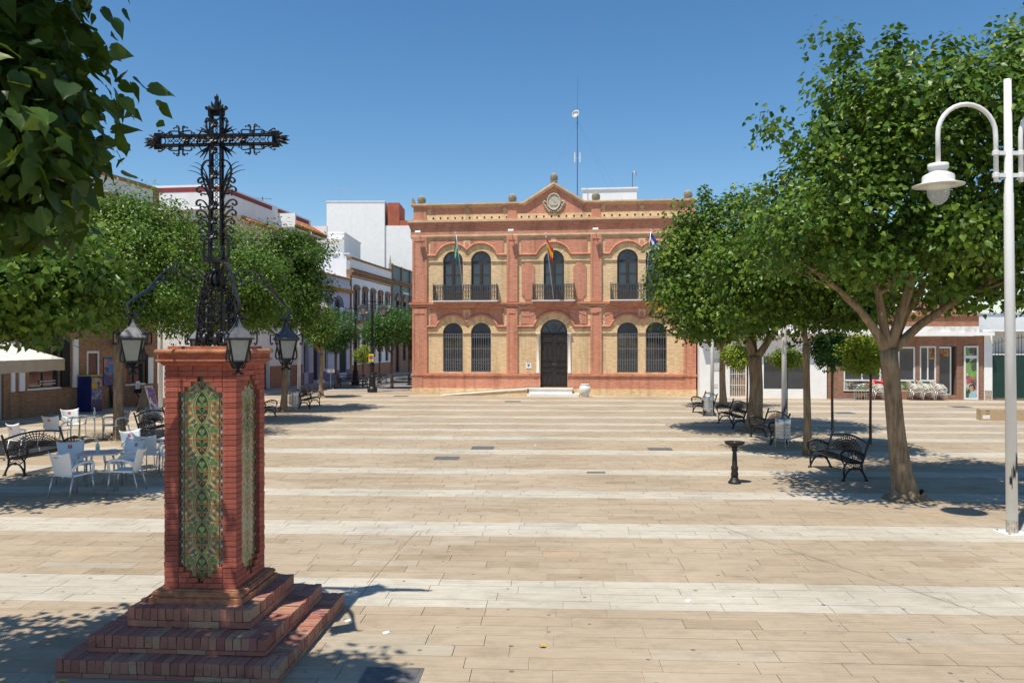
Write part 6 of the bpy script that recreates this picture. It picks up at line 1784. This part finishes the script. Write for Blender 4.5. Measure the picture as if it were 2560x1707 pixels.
# wall and green gate
GW = thing('gate_wall', 'white wall with peeling corner beside the green gate', 'wall', tuple(RP(14.5,0)), RZ)
mb = MB(); mb.box(0,.40,0,1.2,-.03,3.55); mb.box(.401,9,.9,1.2,2.4,3.55); mb.box(.401,9,.95,6,-.02,-.01); mb.build('wall', M['white'], GW)
mb = MB(); mb.box(-.05,9,-.05,1.25,3.551,3.65); mb.build('coping', M['white'], GW)
mb = MB(); mb.box(.03,.37,-.012,-.001,0,.5); mb.build('peeling_patch', simple('peeling_plaster', (.42,.33,.26), .9, 0, .5, 9, .4), GW)
plain_block('white_house', 'pale cream house wall rising behind the green gate', 24.8, 40, 44.5, 54, 4.6)
GT = thing('green_gate', 'dark green sheet-metal double gate with arched spiked railing on top', 'gate', tuple(RP(14.92,.1)), RZ)
gmt = simple('dark_green_metal', (.012,.045,.035), .5, .2, .2, 2)
for k in range(2):
    L = bpy.data.objects.new('gate_leaf', None); COL.objects.link(L); L.parent = GT; L.location = (.02+k*1.62,0,0)
    mb = MB(); mb.box(0,1.58,0,.04,.12,2.3); mb.build('sheet', gmt, L)
    mb = MB(); mb.bar((0,.02,2.45),(1.58,.02,2.45),.03); mb.bar((0,.02,2.31),(1.58,.02,2.31),.04)
    P = [(1.58*i/10,.02,(2.85+.4*math.sin(PI/2*(i/10 if k == 0 else 1-i/10)))) for i in range(11)]; mb.tube(P, .016, 5)
    for i in range(11): x, y, z = P[i]; mb.bar((x,.02,2.31),(x,.02,z+.12),.018); mb.lathe([(.03,0),(.012,.03),(0,.1)],6,(x,.02,z+.1))
    mb.build('spiked_railing', M['iron'], L)
mb = MB(); mb.box(3.26,8,0,.04,.1,2.3); mb.build('side_sheet', gmt, GT)
# far white roof line behind the snack bar
plain_block('white_house', 'white house wall glimpsed above the snack bar through the leaves', 17, 24.6, 53, 60, 5.2)
# ---------------------------------------------------------------- street furniture
IRON = M['iron']
def make_bench(label, loc, rz, L=1.9):
    """cast-iron bench facing local -y, length along x"""
    B = thing('iron_bench', label, 'bench', loc, rz, 'black cast-iron benches')
    for s in (-1,1):
        x = s*L/2; mb = MB()
        def tb(P, r=.017, n=6): mb.tube([(x,y,z) for y,z in P], r, n)
        tb([(.22,0),(.20,.08),(.13,.22),(.12,.36),(.18,.55),(.25,.78),(.285,.88),(.30,.90)], .026)
        tb([(-.27,0),(-.25,.06),(-.20,.17),(-.13,.25),(-.02,.285),(.08,.25),(.13,.20)], .023)
        tb([(-.25,.06),(-.26,.2),(-.25,.33),(-.18,.40),(.02,.40),(.13,.37)], .022)
        tb(scroll((-.22,.36),(-.30,.56),1.0,'C',flip=-1), .016)
        tb([(-.30,.46),(-.33,.52),(-.32,.59),(-.25,.64),(-.10,.66),(.05,.61),(.17,.55)], .027)
        tb([(-.33,.52),(-.29,.55),(-.27,.52)], .015)
        for k in range(6):
            a = R(15+k*30); mb.bar((x,-.05+.06*math.cos(a),.40+.06*math.sin(a)),(x,-.05+.17*math.cos(a),.40+.17*math.sin(a)+.03),.012)
        for k in range(6):
            a = R(12+k*26); c = (-.05+.19*math.cos(a), .42+.19*math.sin(a)); mb.tube([(x,c[0]+.036*math.cos(q),c[1]+.036*math.sin(q)) for q in [2*PI*i/8 for i in range(8)]], .009, 4, closed=True)
        for k in range(5):
            a = R(200+k*35); mb.bar((x,-.05,.385),(x,-.05+.16*math.cos(a),.385+.1*math.sin(a)),.011)
        tb([(-.23,.33),(-.15,.27),(-.03,.25),(.06,.28),(.1,.34)], .012)
        for y in (.22,-.27): mb.lathe([(.045,0),(.04,.03),(.02,.05)], 8, (x,y,0))
        mb.build('end_frame', IRON, B, True)
    mb = MB()
    for k in range(9):
        y = -.24+.39*k/8; z = .415-.035*math.sin(PI*k/8)-.02*k/8
        mb.box(-L/2,L/2,y-.019,y+.019,z-.012,z+.006)
    mb.build('seat', IRON, B)
    mb = MB()
    def bp(x, h): return (x, .135+.14*h/.5+.02*h, .40+h*.96)         # point on the leaning back
    tz = lambda x: .40+.09*math.cos(x/(L/2)*PI/2)
    mb.tube([bp(-L/2+L*i/16, tz(-L/2+L*i/16)) for i in range(17)], .023, 6)
    mb.tube([bp(-L/2+L*i/16, .05+.07*math.cos((-L/2+L*i/16)/(L/2)*PI/2)) for i in range(17)], .013, 6)
    n = 23
    for k in range(n):
        a = R(12+156*k/(n-1)); P = []
        for t in (.10,.32,.55,.78,1.0):
            x = math.cos(a)*(L/2)*t; h = .06+.07*math.cos(x/(L/2)*PI/2)*.9+(tz(x)-.14)*math.sin(a)*t
            P.append(bp(x, min(h, tz(x))))
        mb.tube(P, .0105, 4)
    for t in (.22,.38,.54,.70,.86):
        P = []
        for i in range(27):
            a = R(4+172*i/26); x = math.cos(a)*(L/2)*t; h = .06+.07*math.cos(x/(L/2)*PI/2)*.9+(tz(x)-.14)*math.sin(a)*t*(1+.03*(i%2))
            P.append(bp(x, min(h, tz(x))))
        mb.tube(P, .0105, 4)
    mb.build('back_panel', IRON, B)
    return B
b0 = make_bench('black iron bench in the shade right of the drinking fountain, nearest on the right', (7.28,17.8,0), R(-90))
for p, a, lab in (((7.72,23.9,0),-90,'black iron bench behind the perforated bin on the right'),((7.85,28.3,0),-90,'black iron bench in the shade of the three-stemmed tree'),((8.0,33.1,0),-90,'farthest black iron bench on the right, before the town hall corner'),
                  ((-10.85,18.45,0),84,'black iron bench among the café chairs at the left edge'),((-10.75,24.2,0),90,'black iron bench peeping out left of the pedestal'),((-9.75,31.0,0),90,'black iron bench just right of the pedestal edge'),((-9.35,36.7,0),90,'black iron bench beside the left white post'),
                  ((-10.7,53.4,0),170,'far iron bench beside the round orange tree in the side street'),((-7.0,53.2,0),185,'far iron bench left of the town hall corner'),((-9.6,57.5,0),80,'far iron bench behind the black lamp post'),((-5.9,55.0,0),100,'farthest iron bench beside the town hall wall')):
    dup(b0, lab, p, R(a))
# drinking fountain
t = thing('drinking_fountain', 'dark cast-iron drinking fountain with a shallow bowl standing alone', 'fountain', (4.64,16.6,0), 0)
fm = simple('dark_bronze_iron', (.030,.027,.024), .5, .4, .4, 10, .2)
mb = MB(); mb.lathe([(.13,0),(.135,.025),(.12,.05),(.105,.06),(.085,.10),(.07,.13)], 18); mb.build('foot', fm, t, True)
mb = MB(); mb.lathe([(.07,.13),(.078,.20),(.062,.26),(.075,.30),(.072,.34),(.055,.37),(.048,.55),(.042,.66),(.062,.68),(.062,.70),(.045,.72),(.06,.74),(.085,.765)], 18); mb.build('column', fm, t, True)
mb = MB(); mb.lathe([(.05,.765),(.12,.78),(.19,.82),(.205,.855),(.21,.87),(.195,.872),(.16,.835),(.05,.815),(0,.81)], 28); mb.build('bowl', fm, t, True)
mb = MB(); mb.lathe([(.014,.81),(.012,.87),(.006,.885),(0,.89)], 8); mb.build('spout', M['alu'], t)
# perforated bins
def make_bin(label, loc, rz):
    t = thing('litter_bin', label, 'litter bin', loc, rz, 'perforated metal litter bins')
    n = 24
    mb = MB()
    for i in range(n):
        a0, a1 = 2*PI*i/n, 2*PI*(i+1)/n; r = .20
        for j in range(8):
            z0, z1 = .26+j*.045, .26+(j+1)*.045
            if i % 2 and j % 2 == 0 and 0 < j < 7:
                zc = (z0+z1)/2; 
                mb.add([(r*math.cos(a0),r*math.sin(a0),z0),(r*math.cos(a1),r*math.sin(a1),z0),(r*math.cos(a1),r*math.sin(a1),zc-.008),(r*math.cos(a0),r*math.sin(a0),zc-.008)], [(0,1,2,3)])
                mb.add([(r*math.cos(a0),r*math.sin(a0),zc+.008),(r*math.cos(a1),r*math.sin(a1),zc+.008),(r*math.cos(a1),r*math.sin(a1),z1),(r*math.cos(a0),r*math.sin(a0),z1)], [(0,1,2,3)])
            else: mb.add([(r*math.cos(a0),r*math.sin(a0),z0),(r*math.cos(a1),r*math.sin(a1),z0),(r*math.cos(a1),r*math.sin(a1),z1),(r*math.cos(a0),r*math.sin(a0),z1)], [(0,1,2,3)])
    mb.lathe([(.2,.26),(.17,.22),(0,.2)], n)
    mb.build('perforated_drum', M['steel'], t)
    mb = MB(); mb.lathe([(.207,.62),(.212,.64),(.212,.80),(.205,.81),(.17,.812),(.165,.76)], n, caps=False); mb.build('collar', M['alu'], t, True)
    mb = MB(); mb.lathe([(.19,.27),(.19,.75)], n, caps=False); mb.build('liner', M['irong'], t)
    for k in range(3):
        a = 2*PI*k/3+.5; mb = MB(); mb.bar((.21*math.cos(a),.21*math.sin(a),0),(.215*math.cos(a),.215*math.sin(a),.66),.016); mb.build('leg', M['steel'], t)
    return t
bin0 = make_bin('perforated metal bin at the foot of the middle white post', (7.62,22.4,0), 0)
for p, lab in (((7.92,32.2,0),'perforated metal bin before the farthest right bench'),((-9.62,35.1,0),'perforated metal bin beside the left white post'),((-11.65,25.4,0),'perforated metal bin left of the pedestal behind the café chairs')): dup(bin0, lab, p, .7)
# white lamp posts
def lamp_arm(t, s, z, rad=.58, scale=1):
    A = bpy.data.objects.new('arm', None); COL.objects.link(A); A.parent = t
    mb = MB(); x0 = s*.20
    P = [(x0,0,z-.72),(x0,0,z-.02)]+[(x0+s*(.46-.46*math.cos(q)),0,z+.46*math.sin(q)) for q in [PI*i/14 for i in range(1,15)]]+[(x0+s*.92,0,z-.46)]
    mb.tube(P, .036, 10); mb.build('hook_tube', M['whitepaint'], A, True)
    for dz in (-.62,-.28): mb = MB(); mb.bar((0,0,z+dz),(x0+s*.03,0,z+dz),.05,.06); mb.lathe([(.05,-.035),(.052,-.03),(.052,.03),(.05,.035)],10,(x0,0,z+dz)); mb.build('clamp', M['whitepaint'], A)
    Hh = bpy.data.objects.new('lamp_head', None); COL.objects.link(Hh); Hh.parent = t; Hh.location = (x0+s*.92,0,z-.46)
    mb = MB(); mb.lathe([(.04,.02),(.145,.01),(.15,-.06),(.125,-.08),(.13,-.12),(.215,-.165),(.225,-.185),(.225,-.26),(.24,-.275),(.365,-.315),(.365,-.325),(.21,-.31),(.17,-.25)], 24); mb.build('shade', M['whitepaint'], Hh, True)
    mb = MB(); mb.lathe([(.165,-.29),(.165,-.38),(.15,-.48),(.11,-.56),(.05,-.61),(0,-.62)], 20); mb.build('globe', globe_m, Hh, True)
m, n, l, b = nt('clear_lamp_globe'); b.inputs['Base Color'].default_value = (.92,.93,.90,1); b.inputs['Alpha'].default_value = .28; b.inputs['Roughness'].default_value = .08
globe_m = m
rust_m = simple('rusty_paint', (.40,.33,.25), .7, 0, .5, 14)
def lamp_post(label, loc, rz, arms=2, H=6.9, za=6.1, scuff=True, lean=0):
    t = thing('white_lamp_post', label, 'lamp post', loc, rz, 'white lamp posts')
    mb = MB(); mb.tube([(0,0,0),(0,0,za-.9),(0,0,za-.88),(0,0,H)], [.082,.068,.062,.052], 14); mb.build('post', M['whitepaint'], t, True)
    mb = MB(); mb.box(-.19,.19,-.19,.19,0,.022); mb.build('base_plate', M['whitepaint'], t)
    mb = MB()
    for a in range(4):
        c = (.14*(1 if a%2 else -1), .14*(1 if a>1 else -1)); mb.lathe([(.018,.022),(.018,.04),(.008,.055)],6,(c[0],c[1],0))
    mb.build('bolts', rust_m, t)
    mb = MB(); mb.lathe([(.0835,.023),(.0832,.16),(.0825,.2)],14,caps=False); mb.build('rust_stain', rust_m, t)
    for s in ((-1,1) if arms == 2 else (1,)): lamp_arm(t, s, za)
    if scuff:
        mb = MB()
        g = random.Random(4)
        for k in range(3):
            a = R(215+k*34); z = .80+k*.12; r = .0825
            for i in range(4):
                q0, q1 = a+i*.12, a+(i+1)*.12; h0, h1 = g.uniform(.03,.24), g.uniform(.03,.24)
                mb.add([(r*math.cos(q0),r*math.sin(q0),z-h0*.5),(r*math.cos(q1),r*math.sin(q1),z-h1*.5),(r*math.cos(q1),r*math.sin(q1),z+h1),(r*math.cos(q0),r*math.sin(q0),z+h0)], [(0,1,2,3)])
        mb.build('torn_sticker', M['black'], t)
    t.rotation_euler = (0,lean,rz)
    return t
lamp_post('tall white double-arm lamp post in front at the right edge', (7.66,12.2,0), R(4), 2, 6.95, 6.10, lean=R(-.6))
lamp_post('white lamp post rising behind the middle perforated bin', (8.2,24.0,0), 0, 2, 5.4, 5.0)
lamp_post('white lamp post beside the farthest right bench', (8.27,32.9,0), 0, 2, 4.4, 4.3, False)
lamp_post('white lamp post with one hooked arm right of the dark glossy tree', (-9.95,37.2,0), R(-10), 1, 5.6, 5.4, False)
lamp_post('white lamp post close behind the left side of the pedestal', (-12.75,28.9,0), 0, 1, 5.2, 5.0, False)
# black street lamps
def street_lamp(label, loc, rz):
    t = thing('black_street_lamp', label, 'street lamp', loc, rz, 'ornate black street lamps')
    mb = MB(); mb.lathe([(.29,0),(.30,.05),(.29,.27),(.22,.31),(.20,.36),(.185,.85),(.20,.90),(.21,.96),(.18,1.0)], 12); mb.build('pedestal', IRON, t, True)
    mb = MB(); mb.lathe([(.18,1.0),(.13,1.06),(.115,1.5),(.15,1.58),(.15,1.66),(.11,1.74),(.10,2.2),(.14,2.27),(.13,2.34),(.10,2.42),(.115,2.55),(.08,2.62),(.075,3.2),(.065,4.4),(.085,4.45),(.06,4.52),(.09,4.62),(.055,4.75),(.05,5.7),(.08,5.78),(.05,5.86),(.06,5.98),(.02,6.08),(0,6.14)], 12); mb.build('column', IRON, t, True)
    for s in (-1,1):
        A = bpy.data.objects.new('bracket', None); COL.objects.link(A); A.parent = t
        mb = MB(); mb.bar((0,0,5.45),(s*.75,0,5.45),.03); mb.bar((0,0,5.05),(s*.55,0,5.05),.02)
        for P in (scroll((s*.08,5.08),(s*.45,5.40),2.0,'S',flip=s), scroll((s*.3,5.1),(s*.62,5.4),2.2,'C',flip=-s), scroll((s*.1,5.5),(s*.5,5.62),2.2,'S',flip=-s)): mb.tube([(x,0,z) for x,z in P], .013, 5)
        mb.tube([(s*.72,0,5.45),(s*.72,0,5.3)], .015, 5); mb.build('scrollwork', IRON, A)
        Hh = bpy.data.objects.new('lantern', None); COL.objects.link(Hh); Hh.parent = t; Hh.location = (s*.72,0,5.28)
        def sq(h0, z): return [(-h0,-h0,z),(h0,-h0,z),(h0,h0,z),(-h0,h0,z)]
        mb = MB()
        for (h0,z0),(h1,z1) in zip(((.23,-.22),(.16,-.08),(.05,-.02)),((.16,-.08),(.05,-.02),(.02,.04))): mb.add(sq(h0,z0)+sq(h1,z1), [(i,(i+1)%4,(i+1)%4+4,i+4) for i in range(4)])
        mb.add(sq(.23,-.22)+sq(.23,-.25), [(0,4,5,1),(1,5,6,2),(2,6,7,3),(3,7,4,0),(4,7,6,5)]); mb.build('lantern_roof', M['irong'], Hh)
        mb = MB(); mb.add(sq(.18,-.255)+sq(.11,-.64), [(i,i+4,(i+1)%4+4,(i+1)%4) for i in range(4)]); mb.build('pane', pane_m, Hh)
        mb = MB()
        for i in range(4): mb.bar(sq(.185,-.25)[i], sq(.115,-.65)[i], .022); mb.bar(sq(.115,-.65)[i], sq(.115,-.65)[(i+1)%4], .03)
        mb.build('lantern_frame', IRON, Hh)
    return t
sl = street_lamp('near ornate black street lamp carrying a yellow sign, left of the town hall', (-8.4,47.9,0), R(42))
street_lamp('farther ornate black street lamp by the lavender house', (-11.2,57.0,0), R(-5))
t = thing('parking_sign', 'yellow no-parking plate with a red-rimmed blue disc on the black lamp', 'sign', (-8.44,47.72,2.07), R(-3))
mb = MB(); mb.box(-.15,.15,-.012,.0,-.24,.24); mb.build('plate', simple('yellow_sign_paint', (.75,.62,.03), .5, 0, .06, 4), t)
def disc(r, y, mat, nm, x=0, z=0): mb = MB(); mb.prism([(x+r*math.cos(2*PI*i/24), z+r*math.sin(2*PI*i/24)) for i in range(24)], y-.003, y); return mb.build(nm, mat, t)
disc(.125,-.0125,simple('sign_red', (.50,.04,.06), .5),'red_rim',0,.03); disc(.095,-.016,simple('sign_blue', (.10,.10,.42), .5),'blue_disc',0,.03)
mb = MB(); mb.obox((0,-.021,.03),(.07,0,-.07),(0,.001,0),(.012,0,.012)); mb.build('red_slash', _mc['sign_red'], t)
mb = MB(); mb.box(-.09,.09,-.0155,-.0125,-.19,-.15); mb.build('lettering', M['irong'], t)
t = thing('tree_notice', 'small white notice on a stake by the round orange tree', 'sign', (-11.75,51.6,0), 0)
mb = MB(); mb.box(-.25,.25,-.01,.01,1.05,1.28); mb.build('plate', M['whitepaint'], t); mb = MB(); mb.bar((0,.02,0),(0,.02,1.1),.03); mb.build('stake', M['steel'], t)
# ---------------------------------------------------------------- café furniture
PL, LG = M['plastic'], simple('satin_aluminium_leg', (.60,.60,.60), .35, .7, .08, 5)
def make_chair(label, loc, rz, logo=True, col=None):
    """resin armchair facing local -y"""
    C = thing('cafe_chair', label, 'chair', loc, rz, 'white resin café chairs')
    pl = col or PL
    def surf(fn, nu, nv, th, name):
        mb = MB(); A = [[Vector(fn(i/nu, j/nv)) for j in range(nv+1)] for i in range(nu+1)]
        idx = lambda i, j, k: k*(nu+1)*(nv+1)+i*(nv+1)+j
        vs_ = [A[i][j] for i in range(nu+1) for j in range(nv+1)]+[A[i][j]+Vector(th) for i in range(nu+1) for j in range(nv+1)]
        fs = []
        for i in range(nu):
            for j in range(nv):
                fs.append((idx(i,j,0),idx(i+1,j,0),idx(i+1,j+1,0),idx(i,j+1,0))); fs.append((idx(i,j,1),idx(i,j+1,1),idx(i+1,j+1,1),idx(i+1,j,1)))
        for i in range(nu):
            fs.append((idx(i,0,0),idx(i,0,1),idx(i+1,0,1),idx(i+1,0,0))); fs.append((idx(i,nv,0),idx(i+1,nv,0),idx(i+1,nv,1),idx(i,nv,1)))
        for j in range(nv):
            fs.append((idx(0,j,0),idx(0,j+1,0),idx(0,j+1,1),idx(0,j,1))); fs.append((idx(nu,j,0),idx(nu,j,1),idx(nu,j+1,1),idx(nu,j+1,0)))
        mb.add(vs_, fs); return mb.build(name, pl, C, True)
    def back(u, v):
        x = (u-.5)*2; w = .225+.045*v**1.5
        top = .86+.05*x*x*abs(x)-.012
        z = .42+(top-.42)*v
        y = .20+.10*v+.05*v*v-.055*x*x*(.5+.8*v)
        return (x*w, y, z)
    bk = surf(back, 12, 9, (0,.014,0), 'backrest')
    def seat(u, v):
        x = (u-.5)*2; return (x*.235, -.24+.46*v, .455-.018*math.sin(PI*v)*(1-x*x)-.02*(1-v)**6-.02*v)
    surf(seat, 8, 8, (0,0,-.016), 'seat')
    for s in (-1,1):
        mb = MB(); P = [(s*.245,.205,.52),(s*.275,.15,.62),(s*.29,.02,.665),(s*.29,-.12,.67),(s*.285,-.22,.655),(s*.275,-.255,.60),(s*.262,-.25,.50),(s*.255,-.235,.42)]
        mb.tube(P, [.028,.026,.024,.024,.024,.024,.024,.024], 8); mb.build('armrest', pl, C, True)
        mb = MB(); mb.bar((s*.25,-.24,.45),(s*.24,.2,.43),.035,.03); mb.build('side_rail', pl, C)
        for y0, y1, xx in ((-.235,-.275,.27),(.19,.29,.265)):
            mb = MB(); mb.tube([(s*.248,y0,.45),(s*xx,y1,0)], .0145, 8); mb.build('leg', LG, C, True)
    if logo:
        for yo in (-1,1):
            mb = MB(); P = []
            for a, b in ((.36,.70),(.64,.70),(.64,.86),(.36,.86)):
                q = Vector(back(.5+(a-.5)*.55, b)); P.append((q.x, q.y+(.0165 if yo > 0 else -.0035), q.z))
            mb.flatpoly(P if yo < 0 else P[::-1]); mb.build('logo_patch', M['redlogo'], C)
            mb = MB(); c = Vector(back(.5,.78)); mb.box(-.024,.024,c.y+(.018 if yo > 0 else -.006),c.y+(.019 if yo > 0 else -.005),c.z-.005,c.z+.008); mb.build('logo_lettering', M['whitepaint'], C)
    else:
        mb = MB(); c = Vector(back(.5,.86)); mb.box(-.05,.05,c.y+.016,c.y+.018,c.z-.006,c.z+.008); mb.build('embossed_mark', M['irong'], C)
    return C
c0 = make_chair('white café chair with its back to the viewer at the front table, without red patch', (-8.36,15.12,0), R(160), False)
c1 = make_chair('white café chair seen from the side right of the front table', (-7.55,15.62,0), R(-82), True)
dup(c0, 'white café chair with plain back, right of the front table near the tree', (-8.15,18.0,0), R(175))
for p, a, lab in (((-9.05,16.45,0),42,'white café chair on the far left of the front table, before the iron bench'),((-8.15,16.72,0),-25,'white café chair on the far right of the front table'),
                  ((-8.75,18.6,0),60,'white café chair side-on between the front table and the tree trunk'),((-7.55,17.75,0),-60,'white café chair half hidden by the left edge of the pedestal'),
                  ((-13.55,24.6,0),50,'bright white café chair left of the rear table'),((-13.0,22.75,0),172,'white café chair in shade with its back to the viewer at the rear table'),((-12.05,24.3,0),-25,'bright white café chair facing the viewer right of the rear table'),
                  ((-11.75,25.9,0),-95,'white café chair side-on behind the tree trunk'),((-12.65,20.6,0),155,'white café chair at the left edge behind the near bench'),((-13.2,19.7,0),30,'white café chair cut by the left edge of the picture')):
    dup(c1, lab, p, R(a))
def make_table(label, loc, rz):
    t = thing('cafe_table', label, 'table', loc, rz, 'square café tables')
    mb = MB(); mb.box(-.37,.37,-.37,.37,.715,.735); mb.build('table_top', simple('glossy_white_top', (.70,.72,.74), .15, 0, .04, 3), t)
    mb = MB(); mb.box(-.375,.375,-.375,-.370,.71,.738); mb.box(-.375,.375,.370,.375,.71,.738); mb.box(-.375,-.37,-.37,.37,.71,.738); mb.box(.37,.375,-.37,.37,.71,.738); mb.build('edge_band', LG, t)
    for sx in (-1,1):
        for sy in (-1,1):
            mb = MB(); mb.tube([(sx*.30,sy*.30,.715),(sx*.33,sy*.33,.62),(sx*.335,sy*.335,0)], .02, 8); mb.build('leg', LG, t, True)
    return t
t0 = make_table('front café table with a bottle on it', (-8.25,15.95,0), R(14))
dup(t0, 'rear café table in the sun before the brick wall', (-12.75,23.9,0), R(8)); dup(t0, 'café table half hidden by the left edge of the pedestal', (-7.75,18.55,0), R(5))
def bottle(label, loc):
    t = thing('spray_bottle', label, 'bottle', loc, 0, 'sanitiser bottles on the tables')
    mb = MB(); mb.lathe([(.036,0),(.038,.01),(.038,.12),(.03,.15),(.014,.165),(.014,.18)], 14); mb.build('body', simple('cloudy_bottle', (.60,.64,.60), .25), t, True)
    mb = MB(); mb.lathe([(.016,.18),(.016,.2),(.006,.205),(.006,.235)], 10); mb.box(-.035,.008,-.008,.008,.232,.248); mb.build('pump', M['plastic'], t)
    mb = MB(); mb.lathe([(.0386,.03),(.0386,.1)], 14, caps=False); mb.build('label_band', simple('pale_green_label', (.40,.50,.35), .5), t)
bottle('clear pump bottle on the front café table', (-8.35,16.05,.736)); bottle('clear pump bottle on the rear café table', (-12.55,23.95,.736)); bottle('clear pump bottle on the table beside the pedestal edge', (-7.85,18.5,.736))
# parasol
t = thing('parasol', 'big square white parasol with beige valance at the left edge', 'parasol', (-14.68,21.6,0), R(2))
cm = simple('white_canvas', (.72,.70,.66), .85, 0, .06, 2, .1); vm_ = simple('beige_valance', (.46,.38,.29), .85, 0, .08, 3)
h0 = 1.65
for k in range(4):
    q = [Vector((-h0,-h0,2.47)),Vector((h0,-h0,2.47)),Vector((0,0,3.22))]
    mb = MB(); rows = 5
    vs_ = []
    for i in range(rows+1):
        f = i/rows
        for j in range(9):
            g_ = j/8; p = q[0].lerp(q[1],g_).lerp(q[2],f); vs_.append(p-Vector((0,0,.05*math.sin(PI*f)*math.sin(PI*g_))))
    mb.add(vs_, [(i*9+j,i*9+j+1,(i+1)*9+j+1,(i+1)*9+j) for i in range(rows) for j in range(8)])
    o = mb.build('canopy_panel', cm, t, True); o.rotation_euler = (0,0,k*PI/2)
    mb = MB(); vs_ = [(-h0+2*h0*i/24,-h0-.01*math.sin(i*1.7),2.475-(.33+.01*math.sin(i*.9))*j) for j in (0,1) for i in range(25)]; mb.add(vs_, [(i+25,i+26,i+1,i) for i in range(24)])
    o = mb.build('valance', vm_, t); o.rotation_euler = (0,0,k*PI/2)
    mb = MB(); mb.bar((0,0,3.18),(-h0,-h0,2.43),.025); o = mb.build('rib', M['alu'], t); o.rotation_euler = (0,0,k*PI/2)
mb = MB(); mb.tube([(0,0,0),(0,0,3.28)], .03, 10); mb.build('pole', M['alu'], t); mb = MB(); mb.lathe([(.3,0),(.3,.05),(.06,.08),(.05,.3)], 16); mb.build('base', M['steel'], t)
# ---------------------------------------------------------------- things before the snack bar
pc = simple('ivory_plastic', (.74,.70,.60), .4, 0, .05, 3)
def stack(label, u, n, cloth=False):
    t0 = make_chair(label, tuple(RP(u,-.55)), RZ+R(90), False, pc); t0['group'] = 'stacked ivory chairs'; t0['label'] = label+', lowest of its stack'
    for k in range(1, n):
        c = dup(t0, label+', '+['','second one up','topmost'][k], (0,0,0), 0, 'stacked ivory chairs'); c.location = RP(u-.07*k,-.55,.075*k); c.rotation_euler = (0,0,RZ+R(90))
stack('ivory stacked chair beside the snack bar door', 12.1, 3); stack('ivory stacked chair in the middle of the three stacks', 11.5, 3); stack('ivory stacked chair next to the thick trunk', 10.95, 3); stack('ivory stacked chair under the red cloth', 9.1, 3)
mbm = simple('red_cloth_bundle', (.60,.02,.03), .8, 0, .2, 8)
for u in (8.85,9.35):
    mb = MB()
    for k in range(7): a = k*.9; mb.lathe([(0,-.12),(.10,-.08),(.14,0),(.09,.09),(0,.12)], 8, (.10*math.cos(a),.08*math.sin(a),.02*k))
    o = mb.build('red_cloth', mbm, None, True); o.location = RP(u,-.62,.82); tag(o, 'bright red cloth bundle draped over the %s side of the ivory chair stack'%('left' if u < 9 else 'right'), 'cloth', 'red cloths')
t = thing('table_stack', 'stack of round steel café tables under the snack bar window', 'table', tuple(RP(8.3,-.6)), RZ)
for k in range(3):
    mb = MB(); mb.lathe([(0,.70+k*.05),(.34,.70+k*.05),(.35,.715+k*.05),(.34,.73+k*.05),(0,.73+k*.05)], 20, (.03*k-.2*(k%2),0,0)); mb.build('table_top', M['alu'], t, True)
for k in range(8):
    mb = MB(); x = -.5+k*.13; mb.tube([(x,-.2+.05*(k%3),.70),(x+.02*(-1)**k,-.24+.05*(k%3),0)], .014, 6); mb.build('leg', M['alu'], t)
t = thing('kerb_plate', 'flat pale plate lying on the paving before the snack bar', 'plate', tuple(RP(7.45,-.7)), RZ)
mb = MB(); mb.box(-.35,.35,-.2,.2,0,.05); mb.build('plate', M['steel'], t)
# cardboard box
t = thing('cardboard_box', 'flat cardboard box with a white label behind the white lamp post', 'box', tuple(gp(2500,1050)), R(-8))
cb = simple('brown_cardboard', (.46,.33,.19), .85, 0, .1, 5)
mb = MB(); mb.box(-.76,.76,-.2,.2,0,.42); mb.build('carton', cb, t)
mb = MB(); mb.box(-.70,-.44,-.204,-.2005,.06,.2); mb.build('white_label', M['whitepaint'], t)
mb = MB(); mb.box(-.6,-.45,-.204,-.2005,.36,.375); mb.box(-.6,-.45,-.204,-.2005,.26,.275); mb.box(.36,.42,-.204,-.2005,.33,.35); mb.box(.36,.42,-.204,-.2005,.23,.25); mb.build('printing', M['black'], t)
mb = MB(); mb.box(-.76,.76,-.03,.03,.4205,.423); mb.build('tape', simple('tan_tape', (.40,.26,.12), .4), t)
